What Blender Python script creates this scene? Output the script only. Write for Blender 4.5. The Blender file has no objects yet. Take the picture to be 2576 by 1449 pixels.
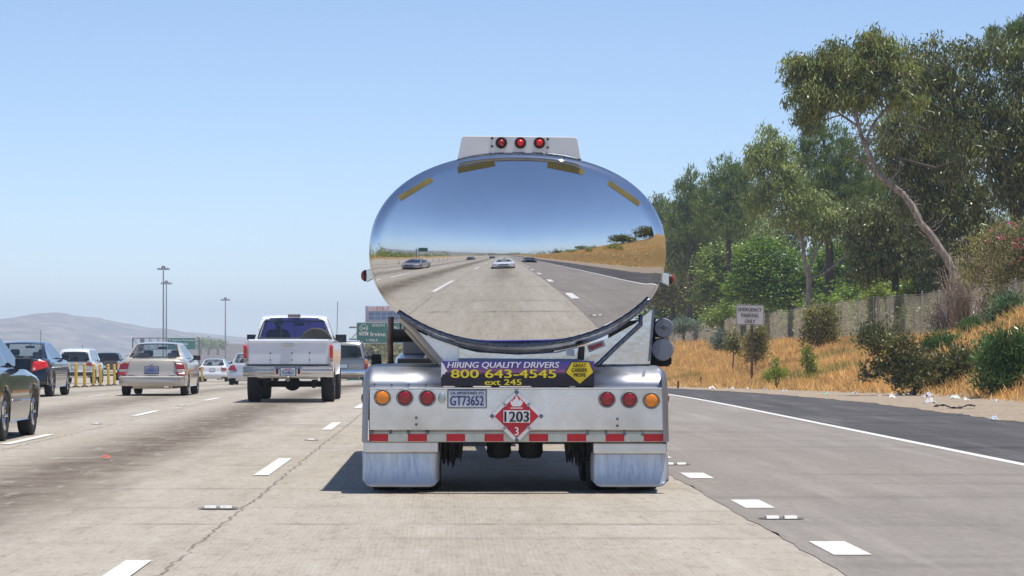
import bpy, math, random
import numpy as np
from mathutils import Vector, Matrix
R = math.radians
scene = bpy.context.scene
COL = scene.collection
random.seed(7)
rng = np.random.default_rng(11)

# ------------------------------------------------------------------ camera, sky, sun
# The road runs along +Y, the lens is level and shifted, as in a cropped telephoto frame.
PW, PH = 2576.0, 1449.0
VX, VY, FPX, EYE = 1118.0, 874.0, 6600.0, 1.24
cam = bpy.data.cameras.new("camera")
cam.sensor_width = 36.0
cam.lens = FPX / PW * 36.0
cam.shift_x = (PW / 2 - VX) / PW
cam.shift_y = (VY - PH / 2) / PW
cam.clip_start = 0.05
cam.clip_end = 40000
camo = bpy.data.objects.new("camera", cam)
COL.objects.link(camo)
camo.location = (0, 0, EYE)
camo.rotation_euler = (R(90), 0, 0)
scene.camera = camo

SUN_V = Vector((0.20, -0.07, 1.0)).normalized()
SUN_EL = math.asin(SUN_V.z)
SUN_AZ = math.atan2(SUN_V.x, SUN_V.y)
world = bpy.data.worlds.new("World")
scene.world = world
world.use_nodes = True
wn = world.node_tree
wn.nodes.clear()
sky = wn.nodes.new("ShaderNodeTexSky")
sky.sky_type = 'NISHITA'
sky.sun_disc = False
sky.sun_elevation = SUN_EL
sky.sun_rotation = SUN_AZ
sky.air_density = 0.62
sky.dust_density = 0.15
sky.ozone_density = 2.7
bg = wn.nodes.new("ShaderNodeBackground")
bg.inputs[1].default_value = 0.142
wo = wn.nodes.new("ShaderNodeOutputWorld")
wn.links.new(sky.outputs[0], bg.inputs[0])
wn.links.new(bg.outputs[0], wo.inputs[0])

sl = bpy.data.lights.new("sun", 'SUN')
sl.energy = 4.2
sl.angle = R(0.53)
sl.color = (1.0, 0.955, 0.89)
so = bpy.data.objects.new("sun", sl)
COL.objects.link(so)
so.rotation_euler = SUN_V.to_track_quat('Z', 'Y').to_euler()

scene.view_settings.view_transform = 'Standard'
scene.view_settings.look = 'None'
scene.view_settings.gamma = 1.0
scene.view_settings.use_curve_mapping = False
scene.view_settings.exposure = 0.25
scene.cycles.max_bounces = 8
scene.cycles.transparent_max_bounces = 16
scene.cycles.volume_bounces = 1
scene.cycles.caustics_reflective = False
scene.cycles.caustics_refractive = False
scene.cycles.sample_clamp_indirect = 6.0

# ------------------------------------------------------------------ helpers
def at(x, y, Y):
    """photo pixel (2576 wide) at depth Y -> world point"""
    return Vector(((x - VX) * Y / FPX, Y, EYE - (y - VY) * Y / FPX))

def lerp(a, b, t):
    return a + (b - a) * t

def interp(x, pts):
    return float(np.interp(x, [p[0] for p in pts], [p[1] for p in pts]))

def smooth(t):
    t = min(1.0, max(0.0, t))
    return t * t * (3 - 2 * t)

_props = ('label', 'category', 'group', 'kind')
def tag(o, label=None, cat=None, group=None, kind=None):
    for k, v in zip(_props, (label, cat, group, kind)):
        if v:
            o[k] = v
    return o

def thing(name, label, cat, loc=(0, 0, 0), rz=0.0, group=None):
    o = bpy.data.objects.new(name, None)
    o.empty_display_size = 0.3
    COL.objects.link(o)
    o.location = loc
    o.rotation_euler = (0, 0, rz)
    return tag(o, label, cat, group)

def link_mesh(name, me, mats, parent=None, loc=None):
    o = bpy.data.objects.new(name, me)
    if mats is not None:
        for m in (mats if isinstance(mats, (list, tuple)) else [mats]):
            me.materials.append(m)
    COL.objects.link(o)
    if parent is not None:
        o.parent = parent
    if loc is not None:
        o.location = loc
    return o

class MB:
    """collects shapes and links them as ONE mesh object"""
    def __init__(s):
        s.v, s.f, s.mi, s.cur = [], [], [], 0
    def add(s, vs, fs):
        o = len(s.v)
        s.v += [tuple(p) for p in vs]
        for f in fs:
            s.f.append(tuple(i + o for i in f))
            s.mi.append(s.cur)
        return s
    def box(s, c, size, M=None):
        hx, hy, hz = size[0] / 2, size[1] / 2, size[2] / 2
        vs = [Vector((x * hx, y * hy, z * hz)) for x in (-1, 1) for y in (-1, 1) for z in (-1, 1)]
        if M is not None:
            vs = [M @ p for p in vs]
        vs = [p + Vector(c) for p in vs]
        return s.add(vs, [(0, 1, 3, 2), (4, 6, 7, 5), (0, 4, 5, 1), (2, 3, 7, 6), (0, 2, 6, 4), (1, 5, 7, 3)])
    def path(s, pts, rad, n=8, caps=True, squash=1.0):
        pts = [Vector(p) for p in pts]
        if not isinstance(rad, (list, tuple)):
            rad = [rad] * len(pts)
        rings = []
        up = None
        for i, p in enumerate(pts):
            a = pts[max(0, i - 1)]; b = pts[min(len(pts) - 1, i + 1)]
            d = (b - a)
            d = d.normalized() if d.length > 1e-9 else Vector((0, 0, 1))
            if up is None:
                up = Vector((0, 0, 1)) if abs(d.z) < 0.9 else Vector((0, 1, 0))
            u = d.cross(up)
            if u.length < 1e-6:
                u = d.cross(Vector((1, 0, 0)))
            u.normalize()
            w = u.cross(d).normalized()
            up = w
            rings.append([p + (u * math.cos(t) + w * math.sin(t) * squash) * rad[i] for t in [2 * math.pi * k / n for k in range(n)]])
        vs = [q for r in rings for q in r]
        fs = []
        for i in range(len(pts) - 1):
            for k in range(n):
                k2 = (k + 1) % n
                fs.append((i * n + k, i * n + k2, (i + 1) * n + k2, (i + 1) * n + k))
        if caps:
            fs.append(tuple(range(n - 1, -1, -1)))
            fs.append(tuple((len(pts) - 1) * n + k for k in range(n)))
        return s.add(vs, fs)
    def lathe(s, prof, c, axis='Y', n=24, sx=1.0, sz=1.0):
        """prof: (radius, along). Revolved round AXIS through c; open ends with radius 0 close."""
        vs, fs = [], []
        for r, h in prof:
            for k in range(n):
                t = 2 * math.pi * k / n
                a, b = r * math.cos(t), r * math.sin(t)
                p = {'Y': (a * sx, h, b * sz), 'X': (h, a * sx, b * sz), 'Z': (a * sx, b * sz, h)}[axis]
                vs.append((p[0] + c[0], p[1] + c[1], p[2] + c[2]))
        for i in range(len(prof) - 1):
            for k in range(n):
                k2 = (k + 1) % n
                fs.append((i * n + k, i * n + k2, (i + 1) * n + k2, (i + 1) * n + k))
        if prof[0][0] > 1e-6:
            fs.append(tuple(range(n - 1, -1, -1)))
        if prof[-1][0] > 1e-6:
            fs.append(tuple((len(prof) - 1) * n + k for k in range(n)))
        return s.add(vs, fs)
    def prism(s, poly, y0, y1):
        """polygon of (x, z), extruded along y"""
        n = len(poly)
        vs = [(p[0], y0, p[1]) for p in poly] + [(p[0], y1, p[1]) for p in poly]
        fs = [tuple(range(n)), tuple(range(2 * n - 1, n - 1, -1))]
        for i in range(n):
            j = (i + 1) % n
            fs.append((i, i + n, j + n, j))
        return s.add(vs, fs)
    def prismx(s, poly, x0, x1):
        """polygon of (y, z), extruded along x"""
        n = len(poly)
        vs = [(x0, p[0], p[1]) for p in poly] + [(x1, p[0], p[1]) for p in poly]
        fs = [tuple(range(n)), tuple(range(2 * n - 1, n - 1, -1))]
        for i in range(n):
            j = (i + 1) % n
            fs.append((i, i + n, j + n, j))
        return s.add(vs, fs)
    def grid(s, P, closed=False):
        """P[i][j] points"""
        ni, nj = len(P), len(P[0])
        vs = [q for r in P for q in r]
        fs = []
        for i in range(ni - 1):
            for j in range(nj if closed else nj - 1):
                j2 = (j + 1) % nj
                fs.append((i * nj + j, i * nj + j2, (i + 1) * nj + j2, (i + 1) * nj + j))
        return s.add(vs, fs)
    def ellipsoid(s, c, r, nu=12, nv=8):
        P = []
        for i in range(nv + 1):
            a = math.pi * i / nv
            P.append([(c[0] + r[0] * math.sin(a) * math.cos(2 * math.pi * j / nu), c[1] + r[1] * math.sin(a) * math.sin(2 * math.pi * j / nu), c[2] + r[2] * math.cos(a)) for j in range(nu)])
        return s.grid(P, True)
    def build(s, name, mats, parent=None, smooth_deg=None, bevel=0.0, loc=None, fix=True, seg=2):
        me = bpy.data.meshes.new(name)
        me.from_pydata(s.v, [], s.f)
        if fix:
            import bmesh
            bm = bmesh.new(); bm.from_mesh(me)
            bmesh.ops.remove_doubles(bm, verts=bm.verts, dist=1e-5) if max(s.mi, default=0) == 0 else None
            bmesh.ops.recalc_face_normals(bm, faces=bm.faces)
            bm.to_mesh(me); bm.free()
        o = link_mesh(name, me, mats, parent, loc)
        if max(s.mi, default=0) > 0 and len(me.polygons) == len(s.mi):
            me.polygons.foreach_set('material_index', s.mi)
        if smooth_deg is not None:
            me.polygons.foreach_set('use_smooth', [True] * len(me.polygons))
            if smooth_deg < 180:
                me.set_sharp_from_angle(angle=R(smooth_deg))
        if bevel > 0:
            b = o.modifiers.new("bevel", 'BEVEL')
            b.width = bevel; b.segments = seg; b.limit_method = 'ANGLE'; b.angle_limit = R(40)
            b.harden_normals = False
        me.update()
        return o

def copy_tree(o, parent=None):
    c = o.copy()
    for k in _props:
        if k in o.keys():
            c[k] = o[k]
    COL.objects.link(c)
    if parent is not None:
        c.parent = parent
    for ch in [q for q in o.children]:
        copy_tree(ch, c)
    return c

def text_mesh(name, string, box, y, mat, parent, depth=0.003, bold=0.0, shear=0.0, ang=0.0):
    """lettering that faces -Y, fitted to box = (x0, x1, z0, z1) in the parent's coordinates"""
    cu = bpy.data.curves.new(name, 'FONT')
    cu.body = string
    cu.size = 1.0
    cu.extrude = 0.0
    cu.resolution_u = 3
    to = bpy.data.objects.new(name, cu)
    COL.objects.link(to)
    dg = bpy.context.evaluated_depsgraph_get()
    me0 = bpy.data.meshes.new_from_object(to.evaluated_get(dg))
    bpy.data.objects.remove(to)
    n = len(me0.vertices)
    co = np.empty(n * 3); me0.vertices.foreach_get('co', co); co = co.reshape(-1, 3)
    lo, hi = co.min(0), co.max(0)
    x0, x1, z0, z1 = box
    cx, cz = (x0 + x1) / 2, (z0 + z1) / 2
    u = ((co[:, 0] - lo[0]) / max(1e-9, hi[0] - lo[0]) - 0.5) * (x1 - x0)
    w = ((co[:, 1] - lo[1]) / max(1e-9, hi[1] - lo[1]) - 0.5) * (z1 - z0)
    ca, sa = math.cos(ang), math.sin(ang)
    faces = [tuple(p.vertices) for p in me0.polygons]
    bpy.data.meshes.remove(me0)
    m = MB()
    u = u + shear * w
    k = bold * 0.55 * (z1 - z0)
    u = u * (1 - 2 * k / max(1e-6, x1 - x0))
    for j, dx in enumerate((0.0,) if bold <= 0 else (-k, 0.0, k)):
        m.add([(cx + (a + dx) * ca - b * sa, y - depth - j * depth * 0.12, cz + (a + dx) * sa + b * ca) for a, b in zip(u, w)], faces)
    o = m.build(name, mat, parent, fix=False)
    sol = o.modifiers.new("thick", 'SOLIDIFY'); sol.thickness = depth * 0.8; sol.offset = -1
    return o

# ------------------------------------------------------------------ materials
MATS = {}
def nodes_of(name):
    m = bpy.data.materials.new(name)
    m.use_nodes = True
    nt = m.node_tree
    nt.nodes.clear()
    out = nt.nodes.new("ShaderNodeOutputMaterial")
    return m, nt, out

def N(nt, kind, **kw):
    n = nt.nodes.new(kind)
    for k, v in kw.items():
        if k.startswith('i_'):
            key = k[2:]
            key = int(key) if key.isdigit() else key.replace('_', ' ')
            n.inputs[key].default_value = v
        else:
            setattr(n, k, v)
    return n

def ramp(nt, fac, stops):
    r = nt.nodes.new("ShaderNodeValToRGB")
    el = r.color_ramp.elements
    while len(el) < len(stops):
        el.new(0.5)
    for e, (p, c) in zip(el, stops):
        e.position = p
        e.color = c if len(c) == 4 else (*c, 1)
    nt.links.new(fac, r.inputs[0])
    return r.outputs[0]

def c3(r, g, b):
    return (r, g, b, 1)

def mat(name, col, rough=0.5, metal=0.0, var=0.12, scale=3.0, coat=0.0, bump=0.0, bscale=40.0, spec=0.5, stretch=(1, 1, 1), emit=None, detail=4.0):
    """paint, metal, rubber, plastic: a Principled surface with uneven colour and roughness"""
    if name in MATS:
        return MATS[name]
    m, nt, out = nodes_of(name)
    p = N(nt, "ShaderNodeBsdfPrincipled")
    p.inputs['Metallic'].default_value = metal
    p.inputs['Specular IOR Level'].default_value = spec
    p.inputs['Coat Weight'].default_value = coat
    p.inputs['Coat Roughness'].default_value = 0.04
    tc = N(nt, "ShaderNodeTexCoord")
    mp = N(nt, "ShaderNodeMapping")
    mp.inputs['Scale'].default_value = stretch
    nt.links.new(tc.outputs['Object'], mp.inputs[0])
    nz = N(nt, "ShaderNodeTexNoise", i_Scale=scale, i_Detail=detail, i_Roughness=0.6)
    nt.links.new(mp.outputs[0], nz.inputs['Vector'])
    d = tuple(max(0, c * (1 - var)) for c in col)
    l = tuple(min(1, c * (1 + var)) for c in col)
    nt.links.new(ramp(nt, nz.outputs[0], [(0.3, d), (0.7, l)]), p.inputs['Base Color'])
    mr = N(nt, "ShaderNodeMapRange")
    mr.inputs[1].default_value = 0.3; mr.inputs[2].default_value = 0.7
    mr.inputs[3].default_value = max(0.0, rough * 0.8); mr.inputs[4].default_value = min(1, rough * 1.25)
    nt.links.new(nz.outputs[0], mr.inputs[0])
    nt.links.new(mr.outputs[0], p.inputs['Roughness'])
    if bump > 0:
        n2 = N(nt, "ShaderNodeTexNoise", i_Scale=bscale, i_Detail=3.0)
        nt.links.new(mp.outputs[0], n2.inputs['Vector'])
        b = N(nt, "ShaderNodeBump", i_Strength=bump, i_Distance=0.02)
        nt.links.new(n2.outputs[0], b.inputs['Height'])
        nt.links.new(b.outputs[0], p.inputs['Normal'])
    nt.links.new(p.outputs[0], out.inputs[0])
    MATS[name] = m
    return m

def glass_mat(name, tint, gloss=0.12, rough=0.01, edge=0.9):
    if name in MATS:
        return MATS[name]
    m, nt, out = nodes_of(name)
    t = N(nt, "ShaderNodeBsdfTransparent"); t.inputs[0].default_value = (*tint, 1)
    g = N(nt, "ShaderNodeBsdfGlossy"); g.inputs['Roughness'].default_value = rough
    lw = N(nt, "ShaderNodeLayerWeight", i_Blend=0.35)
    mr = N(nt, "ShaderNodeMapRange"); mr.inputs[3].default_value = gloss; mr.inputs[4].default_value = edge
    nz = N(nt, "ShaderNodeTexNoise", i_Scale=4.0)
    b = N(nt, "ShaderNodeBump", i_Strength=0.03)
    nt.links.new(nz.outputs[0], b.inputs['Height'])
    nt.links.new(b.outputs[0], g.inputs['Normal'])
    nt.links.new(lw.outputs['Facing'], mr.inputs[0])
    mx = N(nt, "ShaderNodeMixShader")
    nt.links.new(mr.outputs[0], mx.inputs[0])
    nt.links.new(t.outputs[0], mx.inputs[1]); nt.links.new(g.outputs[0], mx.inputs[2])
    nt.links.new(mx.outputs[0], out.inputs[0])
    MATS[name] = m
    return m

def leaf_mat(name, dark, light, gloss=0.35, trans=0.3, third=None):
    """foliage: each leaf has its own tone"""
    if name in MATS:
        return MATS[name]
    m, nt, out = nodes_of(name)
    g = N(nt, "ShaderNodeNewGeometry")
    st = [(0.0, dark), (0.75, light)]
    if third:
        st += [(0.93, light), (0.95, third)]
    col = ramp(nt, g.outputs['Random Per Island'], st)
    # whole sprays differ too: bright clumps and shaded gaps put into the leaf colour
    tc = N(nt, "ShaderNodeTexCoord")
    nz = N(nt, "ShaderNodeTexNoise", i_Scale=1.1, i_Detail=3.0, i_Roughness=0.6)
    nt.links.new(tc.outputs['Object'], nz.inputs['Vector'])
    mul = nt.nodes.new("ShaderNodeMix"); mul.data_type = 'RGBA'; mul.blend_type = 'MULTIPLY'; mul.inputs[0].default_value = 1.0
    nt.links.new(col, mul.inputs[6]); nt.links.new(ramp(nt, nz.outputs[0], [(0.30, (.50, .52, .50)), (0.5, (.95, .95, .95)), (0.70, (1.45, 1.40, 1.15))]), mul.inputs[7])
    col = mul.outputs[2]
    d = N(nt, "ShaderNodeBsdfPrincipled")
    d.inputs['Roughness'].default_value = gloss
    d.inputs['Specular IOR Level'].default_value = 0.5
    t = N(nt, "ShaderNodeBsdfTranslucent")
    mx = N(nt, "ShaderNodeMixShader"); mx.inputs[0].default_value = trans
    nt.links.new(col, d.inputs['Base Color']); nt.links.new(col, t.inputs[0])
    nt.links.new(d.outputs[0], mx.inputs[1]); nt.links.new(t.outputs[0], mx.inputs[2])
    nt.links.new(mx.outputs[0], out.inputs[0])
    MATS[name] = m
    return m
# ------------------------------------------------------------------ the lie of the land
def zr(Y):
    """height of the carriageway: level, then a long gentle fall ahead"""
    if Y < 55: return 0.0
    if Y < 85: return -0.0095 * (Y - 55) ** 2 / 60
    return -0.0095 * (min(Y, 1600) - 70)

def ox(Y):
    """the carriageway bends to the left far ahead"""
    if Y < 80: return 0.0
    if Y < 300: return -0.00032 * (Y - 80) ** 2
    return -15.5 - 0.141 * (min(Y, 1600) - 300)

def x_shoulder(Y):
    return interp(Y, [(-600, 9.6), (58, 9.6), (75, 8.9), (92, 8.2), (120, 7.6), (3000, 7.6)]) + ox(Y)

def x_grass(Y):
    return interp(Y, [(-600, 12.2), (0, 13.0), (50, 13.3), (61, 13.0), (74, 11.6), (97, 9.2), (130, 8.8), (3000, 8.8)]) + ox(Y)

FENCE_X = 20.8
def hill_noise(x, y):
    return (math.sin(x * 0.21 + y * 0.13) + math.sin(x * 0.09 - y * 0.17 + 1.3) + math.sin(x * 0.37 + y * 0.31 + 2.1) * 0.5) / 2.5

def zg(X, Y):
    """ground height"""
    z0 = zr(Y)
    xg = x_grass(Y)
    if X <= xg:
        xl = -33 + ox(Y)
        if X < xl:
            return z0 - 0.25 * smooth((xl - X) / 8) + 0.15 * hill_noise(X, Y) * smooth((xl - X) / 20)
        return z0 - (0.03 if X < x_shoulder(Y) + 0.5 else 0.03 * (1 - smooth((X - x_shoulder(Y) - .5) / 1.5)))
    H = interp(Y, [(-600, 1.0), (-60, 2.8), (20, 3.2), (60, 3.2), (70, 3.1), (78, 2.1), (92, 1.65), (108, 1.50), (130, 1.6), (157, 1.45), (207, 1.28), (240, 1.3), (600, 0.0), (3000, -8)])
    W = max(4.0, min(FENCE_X - 0.5, xg + interp(Y, [(40, 5), (68, 5), (80, 8), (100, 11), (130, 14)])) - xg)
    W = min(W, 14)
    t = smooth((X - xg) / W)
    z = z0 * (1 - t) + H * t
    z += 0.06 * hill_noise(X * 6, Y * 6) * smooth((X - xg) / 1.5)
    if X > FENCE_X + 0.7:
        k = interp(Y, [(-600, 0.05), (-200, 0.13), (-60, 0.27), (-20, 0.25), (20, 0.22), (60, 0.36), (110, 0.42), (250, 0.35), (500, 0.1), (3000, 0.01)])
        m = interp(Y, [(-600, 120), (20, 90), (60, 45), (250, 45), (3000, 60)])
        d = min(X - FENCE_X - 0.7, m)
        z += k * d * smooth(0.4 + d / 10) + 0.35 * hill_noise(X, Y) * smooth(d / 8)
    return z

def frange(a, b, n):
    return [a + (b - a) * i / n for i in range(n + 1)]

# ------------------------------------------------------------------ ground materials
def ground_material():
    m, nt, out = nodes_of("dry_ground")
    tc = N(nt, "ShaderNodeTexCoord")
    p = N(nt, "ShaderNodeBsdfPrincipled"); p.inputs['Roughness'].default_value = 0.95; p.inputs['Specular IOR Level'].default_value = 0.1
    n1 = N(nt, "ShaderNodeTexNoise", i_Scale=0.35, i_Detail=8.0, i_Roughness=0.65)
    n2 = N(nt, "ShaderNodeTexNoise", i_Scale=6.0, i_Detail=6.0, i_Roughness=0.7)
    nt.links.new(tc.outputs['Object'], n1.inputs['Vector']); nt.links.new(tc.outputs['Object'], n2.inputs['Vector'])
    straw = ramp(nt, n2.outputs[0], [(0.3, (.27, .165, .065)), (0.5, (.42, .275, .115)), (0.72, (.55, .39, .19))])
    dirt = ramp(nt, n2.outputs[0], [(0.3, (.12, .07, .045)), (0.6, (.24, .155, .10)), (0.8, (.33, .23, .15))])
    sx = N(nt, "ShaderNodeSeparateXYZ"); nt.links.new(tc.outputs['Object'], sx.inputs[0])
    # bare, shaded-out soil only among the trees above the fence (Y 70-260)
    a = N(nt, "ShaderNodeMapRange"); a.inputs[1].default_value = 19; a.inputs[2].default_value = 24; nt.links.new(sx.outputs[0], a.inputs[0])
    b = N(nt, "ShaderNodeMapRange"); b.inputs[1].default_value = 60; b.inputs[2].default_value = 85; nt.links.new(sx.outputs[1], b.inputs[0])
    mm = N(nt, "ShaderNodeMath", operation='MULTIPLY'); nt.links.new(a.outputs[0], mm.inputs[0]); nt.links.new(b.outputs[0], mm.inputs[1])
    add = N(nt, "ShaderNodeMath", operation='MULTIPLY_ADD'); nt.links.new(n1.outputs[0], add.inputs[0]); add.inputs[1].default_value = 0.5; nt.links.new(mm.outputs[0], add.inputs[2])
    th = N(nt, "ShaderNodeMapRange"); th.inputs[1].default_value = 0.45; th.inputs[2].default_value = 0.85; nt.links.new(add.outputs[0], th.inputs[0])
    mx = N(nt, "ShaderNodeMix", data_type='RGBA'); nt.links.new(th.outputs[0], mx.inputs[0]); nt.links.new(straw, mx.inputs[6]); nt.links.new(dirt, mx.inputs[7])
    nt.links.new(mx.outputs[2], p.inputs['Base Color'])
    bp = N(nt, "ShaderNodeBump", i_Strength=0.8, i_Distance=0.15); nt.links.new(n2.outputs[0], bp.inputs['Height']); nt.links.new(bp.outputs[0], p.inputs['Normal'])
    nt.links.new(p.outputs[0], out.inputs[0])
    return m

def math_node(nt, op, a, b=None, clamp=False):
    n = nt.nodes.new("ShaderNodeMath"); n.operation = op; n.use_clamp = clamp
    for i, q in enumerate((a, b)):
        if q is None: continue
        if isinstance(q, (int, float)): n.inputs[i].default_value = q
        else: nt.links.new(q, n.inputs[i])
    return n.outputs[0]

def mixc(nt, fac, a, b, mode='MIX'):
    n = nt.nodes.new("ShaderNodeMix"); n.data_type = 'RGBA'; n.blend_type = mode
    for i, q in ((0, fac), (6, a), (7, b)):
        if isinstance(q, (int, float)): n.inputs[i].default_value = q
        elif isinstance(q, tuple): n.inputs[i].default_value = q if len(q) == 4 else (*q, 1)
        else: nt.links.new(q, n.inputs[i])
    return n.outputs[2]

def bell(nt, x, c, w):
    """1 at x=c falling to 0 over w"""
    d = math_node(nt, 'ABSOLUTE', math_node(nt, 'SUBTRACT', x, c))
    mr = nt.nodes.new("ShaderNodeMapRange"); mr.interpolation_type = 'SMOOTHSTEP'
    mr.inputs[1].default_value = w; mr.inputs[2].default_value = 0.0
    nt.links.new(d, mr.inputs[0])
    return mr.outputs[0]

def concrete_material():
    m, nt, out = nodes_of("grooved_concrete")
    tc = N(nt, "ShaderNodeTexCoord")
    p = N(nt, "ShaderNodeBsdfPrincipled"); p.inputs['Specular IOR Level'].default_value = 0.25
    s = N(nt, "ShaderNodeSeparateXYZ"); nt.links.new(tc.outputs['Object'], s.inputs[0])
    x, y = s.outputs[0], s.outputs[1]
    mp = N(nt, "ShaderNodeMapping"); mp.inputs['Scale'].default_value = (1.0, 0.12, 1); nt.links.new(tc.outputs['Object'], mp.inputs[0])
    streak = N(nt, "ShaderNodeTexNoise", i_Scale=2.2, i_Detail=6.0, i_Roughness=0.65); nt.links.new(mp.outputs[0], streak.inputs['Vector'])
    fine = N(nt, "ShaderNodeTexNoise", i_Scale=14.0, i_Detail=8.0, i_Roughness=0.75); nt.links.new(tc.outputs['Object'], fine.inputs['Vector'])
    blot = N(nt, "ShaderNodeTexNoise", i_Scale=1.3, i_Detail=5.0, i_Roughness=0.6); nt.links.new(tc.outputs['Object'], blot.inputs['Vector'])
    pit = N(nt, "ShaderNodeTexNoise", i_Scale=38.0, i_Detail=3.0, i_Roughness=0.7); nt.links.new(tc.outputs['Object'], pit.inputs['Vector'])
    base = ramp(nt, fine.outputs[0], [(0.25, (.32, .270, .198)), (0.5, (.445, .385, .295)), (0.75, (.52, .455, .36))])
    base = mixc(nt, 0.55, base, ramp(nt, streak.outputs[0], [(0.3, (.32, .28, .23)), (0.55, (.42, .385, .33)), (0.75, (.47, .435, .385))]))
    base = mixc(nt, math_node(nt, 'MULTIPLY', ramp(nt, pit.outputs[0], [(0.60, (0, 0, 0)), (0.70, (1, 1, 1))]), 0.45), base, (.22, .19, .155))
    # rubber and oil down the middle of each lane, worn pale in the wheel tracks
    wob = math_node(nt, 'MULTIPLY', math_node(nt, 'SUBTRACT', streak.outputs[0], 0.5), 0.9)
    xw = math_node(nt, 'ADD', x, wob)
    oil = None
    for c, w, k in ((-3.75, 1.35, 1.0), (-7.4, 1.35, 0.75), (-10.6, 1.2, 0.5), (0.45, 1.15, 0.62), (-14.3, 1.2, 0.4)):
        b = math_node(nt, 'MULTIPLY', bell(nt, xw, c, w), k)
        oil = b if oil is None else math_node(nt, 'MAXIMUM', oil, b)
    mr = nt.nodes.new("ShaderNodeMapRange"); mr.inputs[1].default_value = 0.25; mr.inputs[2].default_value = 0.7; mr.inputs[3].default_value = 0.55; mr.inputs[4].default_value = 1.15
    nt.links.new(blot.outputs[0], mr.inputs[0])
    oil = math_node(nt, 'MULTIPLY', oil, mr.outputs[0], True)
    # older and dirtier slabs behind and beyond; the newest texture lies in front of the camera in the truck's lane
    fresh = nt.nodes.new("ShaderNodeMapRange"); fresh.inputs[1].default_value = 30; fresh.inputs[2].default_value = 22; nt.links.new(y, fresh.inputs[0])
    fr2 = nt.nodes.new("ShaderNodeMapRange"); fr2.inputs[1].default_value = -2.6; fr2.inputs[2].default_value = -1.7; nt.links.new(x, fr2.inputs[0])
    fr3 = nt.nodes.new("ShaderNodeMapRange"); fr3.inputs[1].default_value = 9; fr3.inputs[2].default_value = 13; nt.links.new(y, fr3.inputs[0])
    fr = math_node(nt, 'MULTIPLY', math_node(nt, 'MULTIPLY', fresh.outputs[0], fr2.outputs[0]), fr3.outputs[0])
    oil = math_node(nt, 'MULTIPLY', oil, math_node(nt, 'SUBTRACT', 1.0, math_node(nt, 'MULTIPLY', fr, 0.8)))
    col = mixc(nt, oil, base, (.135, .103, .072))
    # sawn longitudinal grooves
    gw = N(nt, 'ShaderNodeTexNoise', i_Scale=9.0, i_Detail=2.0); nt.links.new(mp.outputs[0], gw.inputs['Vector'])
    gr = math_node(nt, 'SINE', math_node(nt, 'ADD', math_node(nt, 'MULTIPLY', x, 2 * math.pi / 0.033), math_node(nt, 'MULTIPLY', gw.outputs[0], 9.0)))
    gmask = N(nt, "ShaderNodeTexNoise", i_Scale=0.7, i_Detail=3.0); nt.links.new(mp.outputs[0], gmask.inputs['Vector'])
    gm = ramp(nt, gmask.outputs[0], [(0.40, (0, 0, 0)), (0.58, (1, 1, 1))])
    gf = math_node(nt, 'MULTIPLY', math_node(nt, 'MULTIPLY', math_node(nt, 'MAXIMUM', gr, 0.0), gm), 0.12)
    col = mixc(nt, gf, col, (.24, .21, .175))
    # joints: transverse every 4.6 m, longitudinal beside the lane lines, broken by noise
    jn = N(nt, "ShaderNodeTexNoise", i_Scale=3.0, i_Detail=4.0); nt.links.new(tc.outputs['Object'], jn.inputs['Vector'])
    jw = math_node(nt, 'MULTIPLY', math_node(nt, 'SUBTRACT', jn.outputs[0], 0.5), 0.10)
    yj = math_node(nt, 'ADD', y, jw)
    fy = math_node(nt, 'ABSOLUTE', math_node(nt, 'SUBTRACT', math_node(nt, 'PINGPONG', yj, 2.3), 0.0))
    tj = nt.nodes.new("ShaderNodeMapRange"); tj.inputs[1].default_value = 0.10; tj.inputs[2].default_value = 0.02; nt.links.new(fy, tj.inputs[0])
    tjf = math_node(nt, 'MULTIPLY', tj.outputs[0], ramp(nt, blot.outputs[0], [(0.42, (.05, .05, .05)), (0.62, (.62, .62, .62))]))
    xj = math_node(nt, 'ADD', x, math_node(nt, 'MULTIPLY', jw, 1.5))
    lj = None
    for c in (-1.55, -5.35, -9.35, -12.3):
        b = bell(nt, xj, c, 0.022)
        lj = b if lj is None else math_node(nt, 'MAXIMUM', lj, b)
    jf = math_node(nt, 'MAXIMUM', tjf, math_node(nt, 'MULTIPLY', lj, ramp(nt, fine.outputs[0], [(0.40, (.25, .25, .25)), (0.55, (.95, .95, .95))])), True)
    col = mixc(nt, jf, col, (.085, .07, .055))
    # cross-wise tyre and tar smears
    mp2 = N(nt, "ShaderNodeMapping"); mp2.inputs['Scale'].default_value = (0.06, 1.0, 1); mp2.inputs['Rotation'].default_value = (0, 0, 0.05); nt.links.new(tc.outputs['Object'], mp2.inputs[0])
    sm = N(nt, "ShaderNodeTexNoise", i_Scale=1.6, i_Detail=4.0); nt.links.new(mp2.outputs[0], sm.inputs['Vector'])
    col = mixc(nt, math_node(nt, 'MULTIPLY', ramp(nt, sm.outputs[0], [(0.58, (0, 0, 0)), (0.70, (1, 1, 1))]), 0.35), col, (.20, .17, .14))
    # rough, broken crust: short dark flecks and pale worn spots, longer along the lane than across it
    mp3 = N(nt, "ShaderNodeMapping"); mp3.inputs['Scale'].default_value = (1.0, 0.22, 1); nt.links.new(tc.outputs['Object'], mp3.inputs[0])
    fl = N(nt, "ShaderNodeTexNoise", i_Scale=17.0, i_Detail=5.0, i_Roughness=0.8); nt.links.new(mp3.outputs[0], fl.inputs['Vector'])
    fl2 = N(nt, "ShaderNodeTexNoise", i_Scale=5.0, i_Detail=6.0, i_Roughness=0.7); nt.links.new(mp3.outputs[0], fl2.inputs['Vector'])
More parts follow.
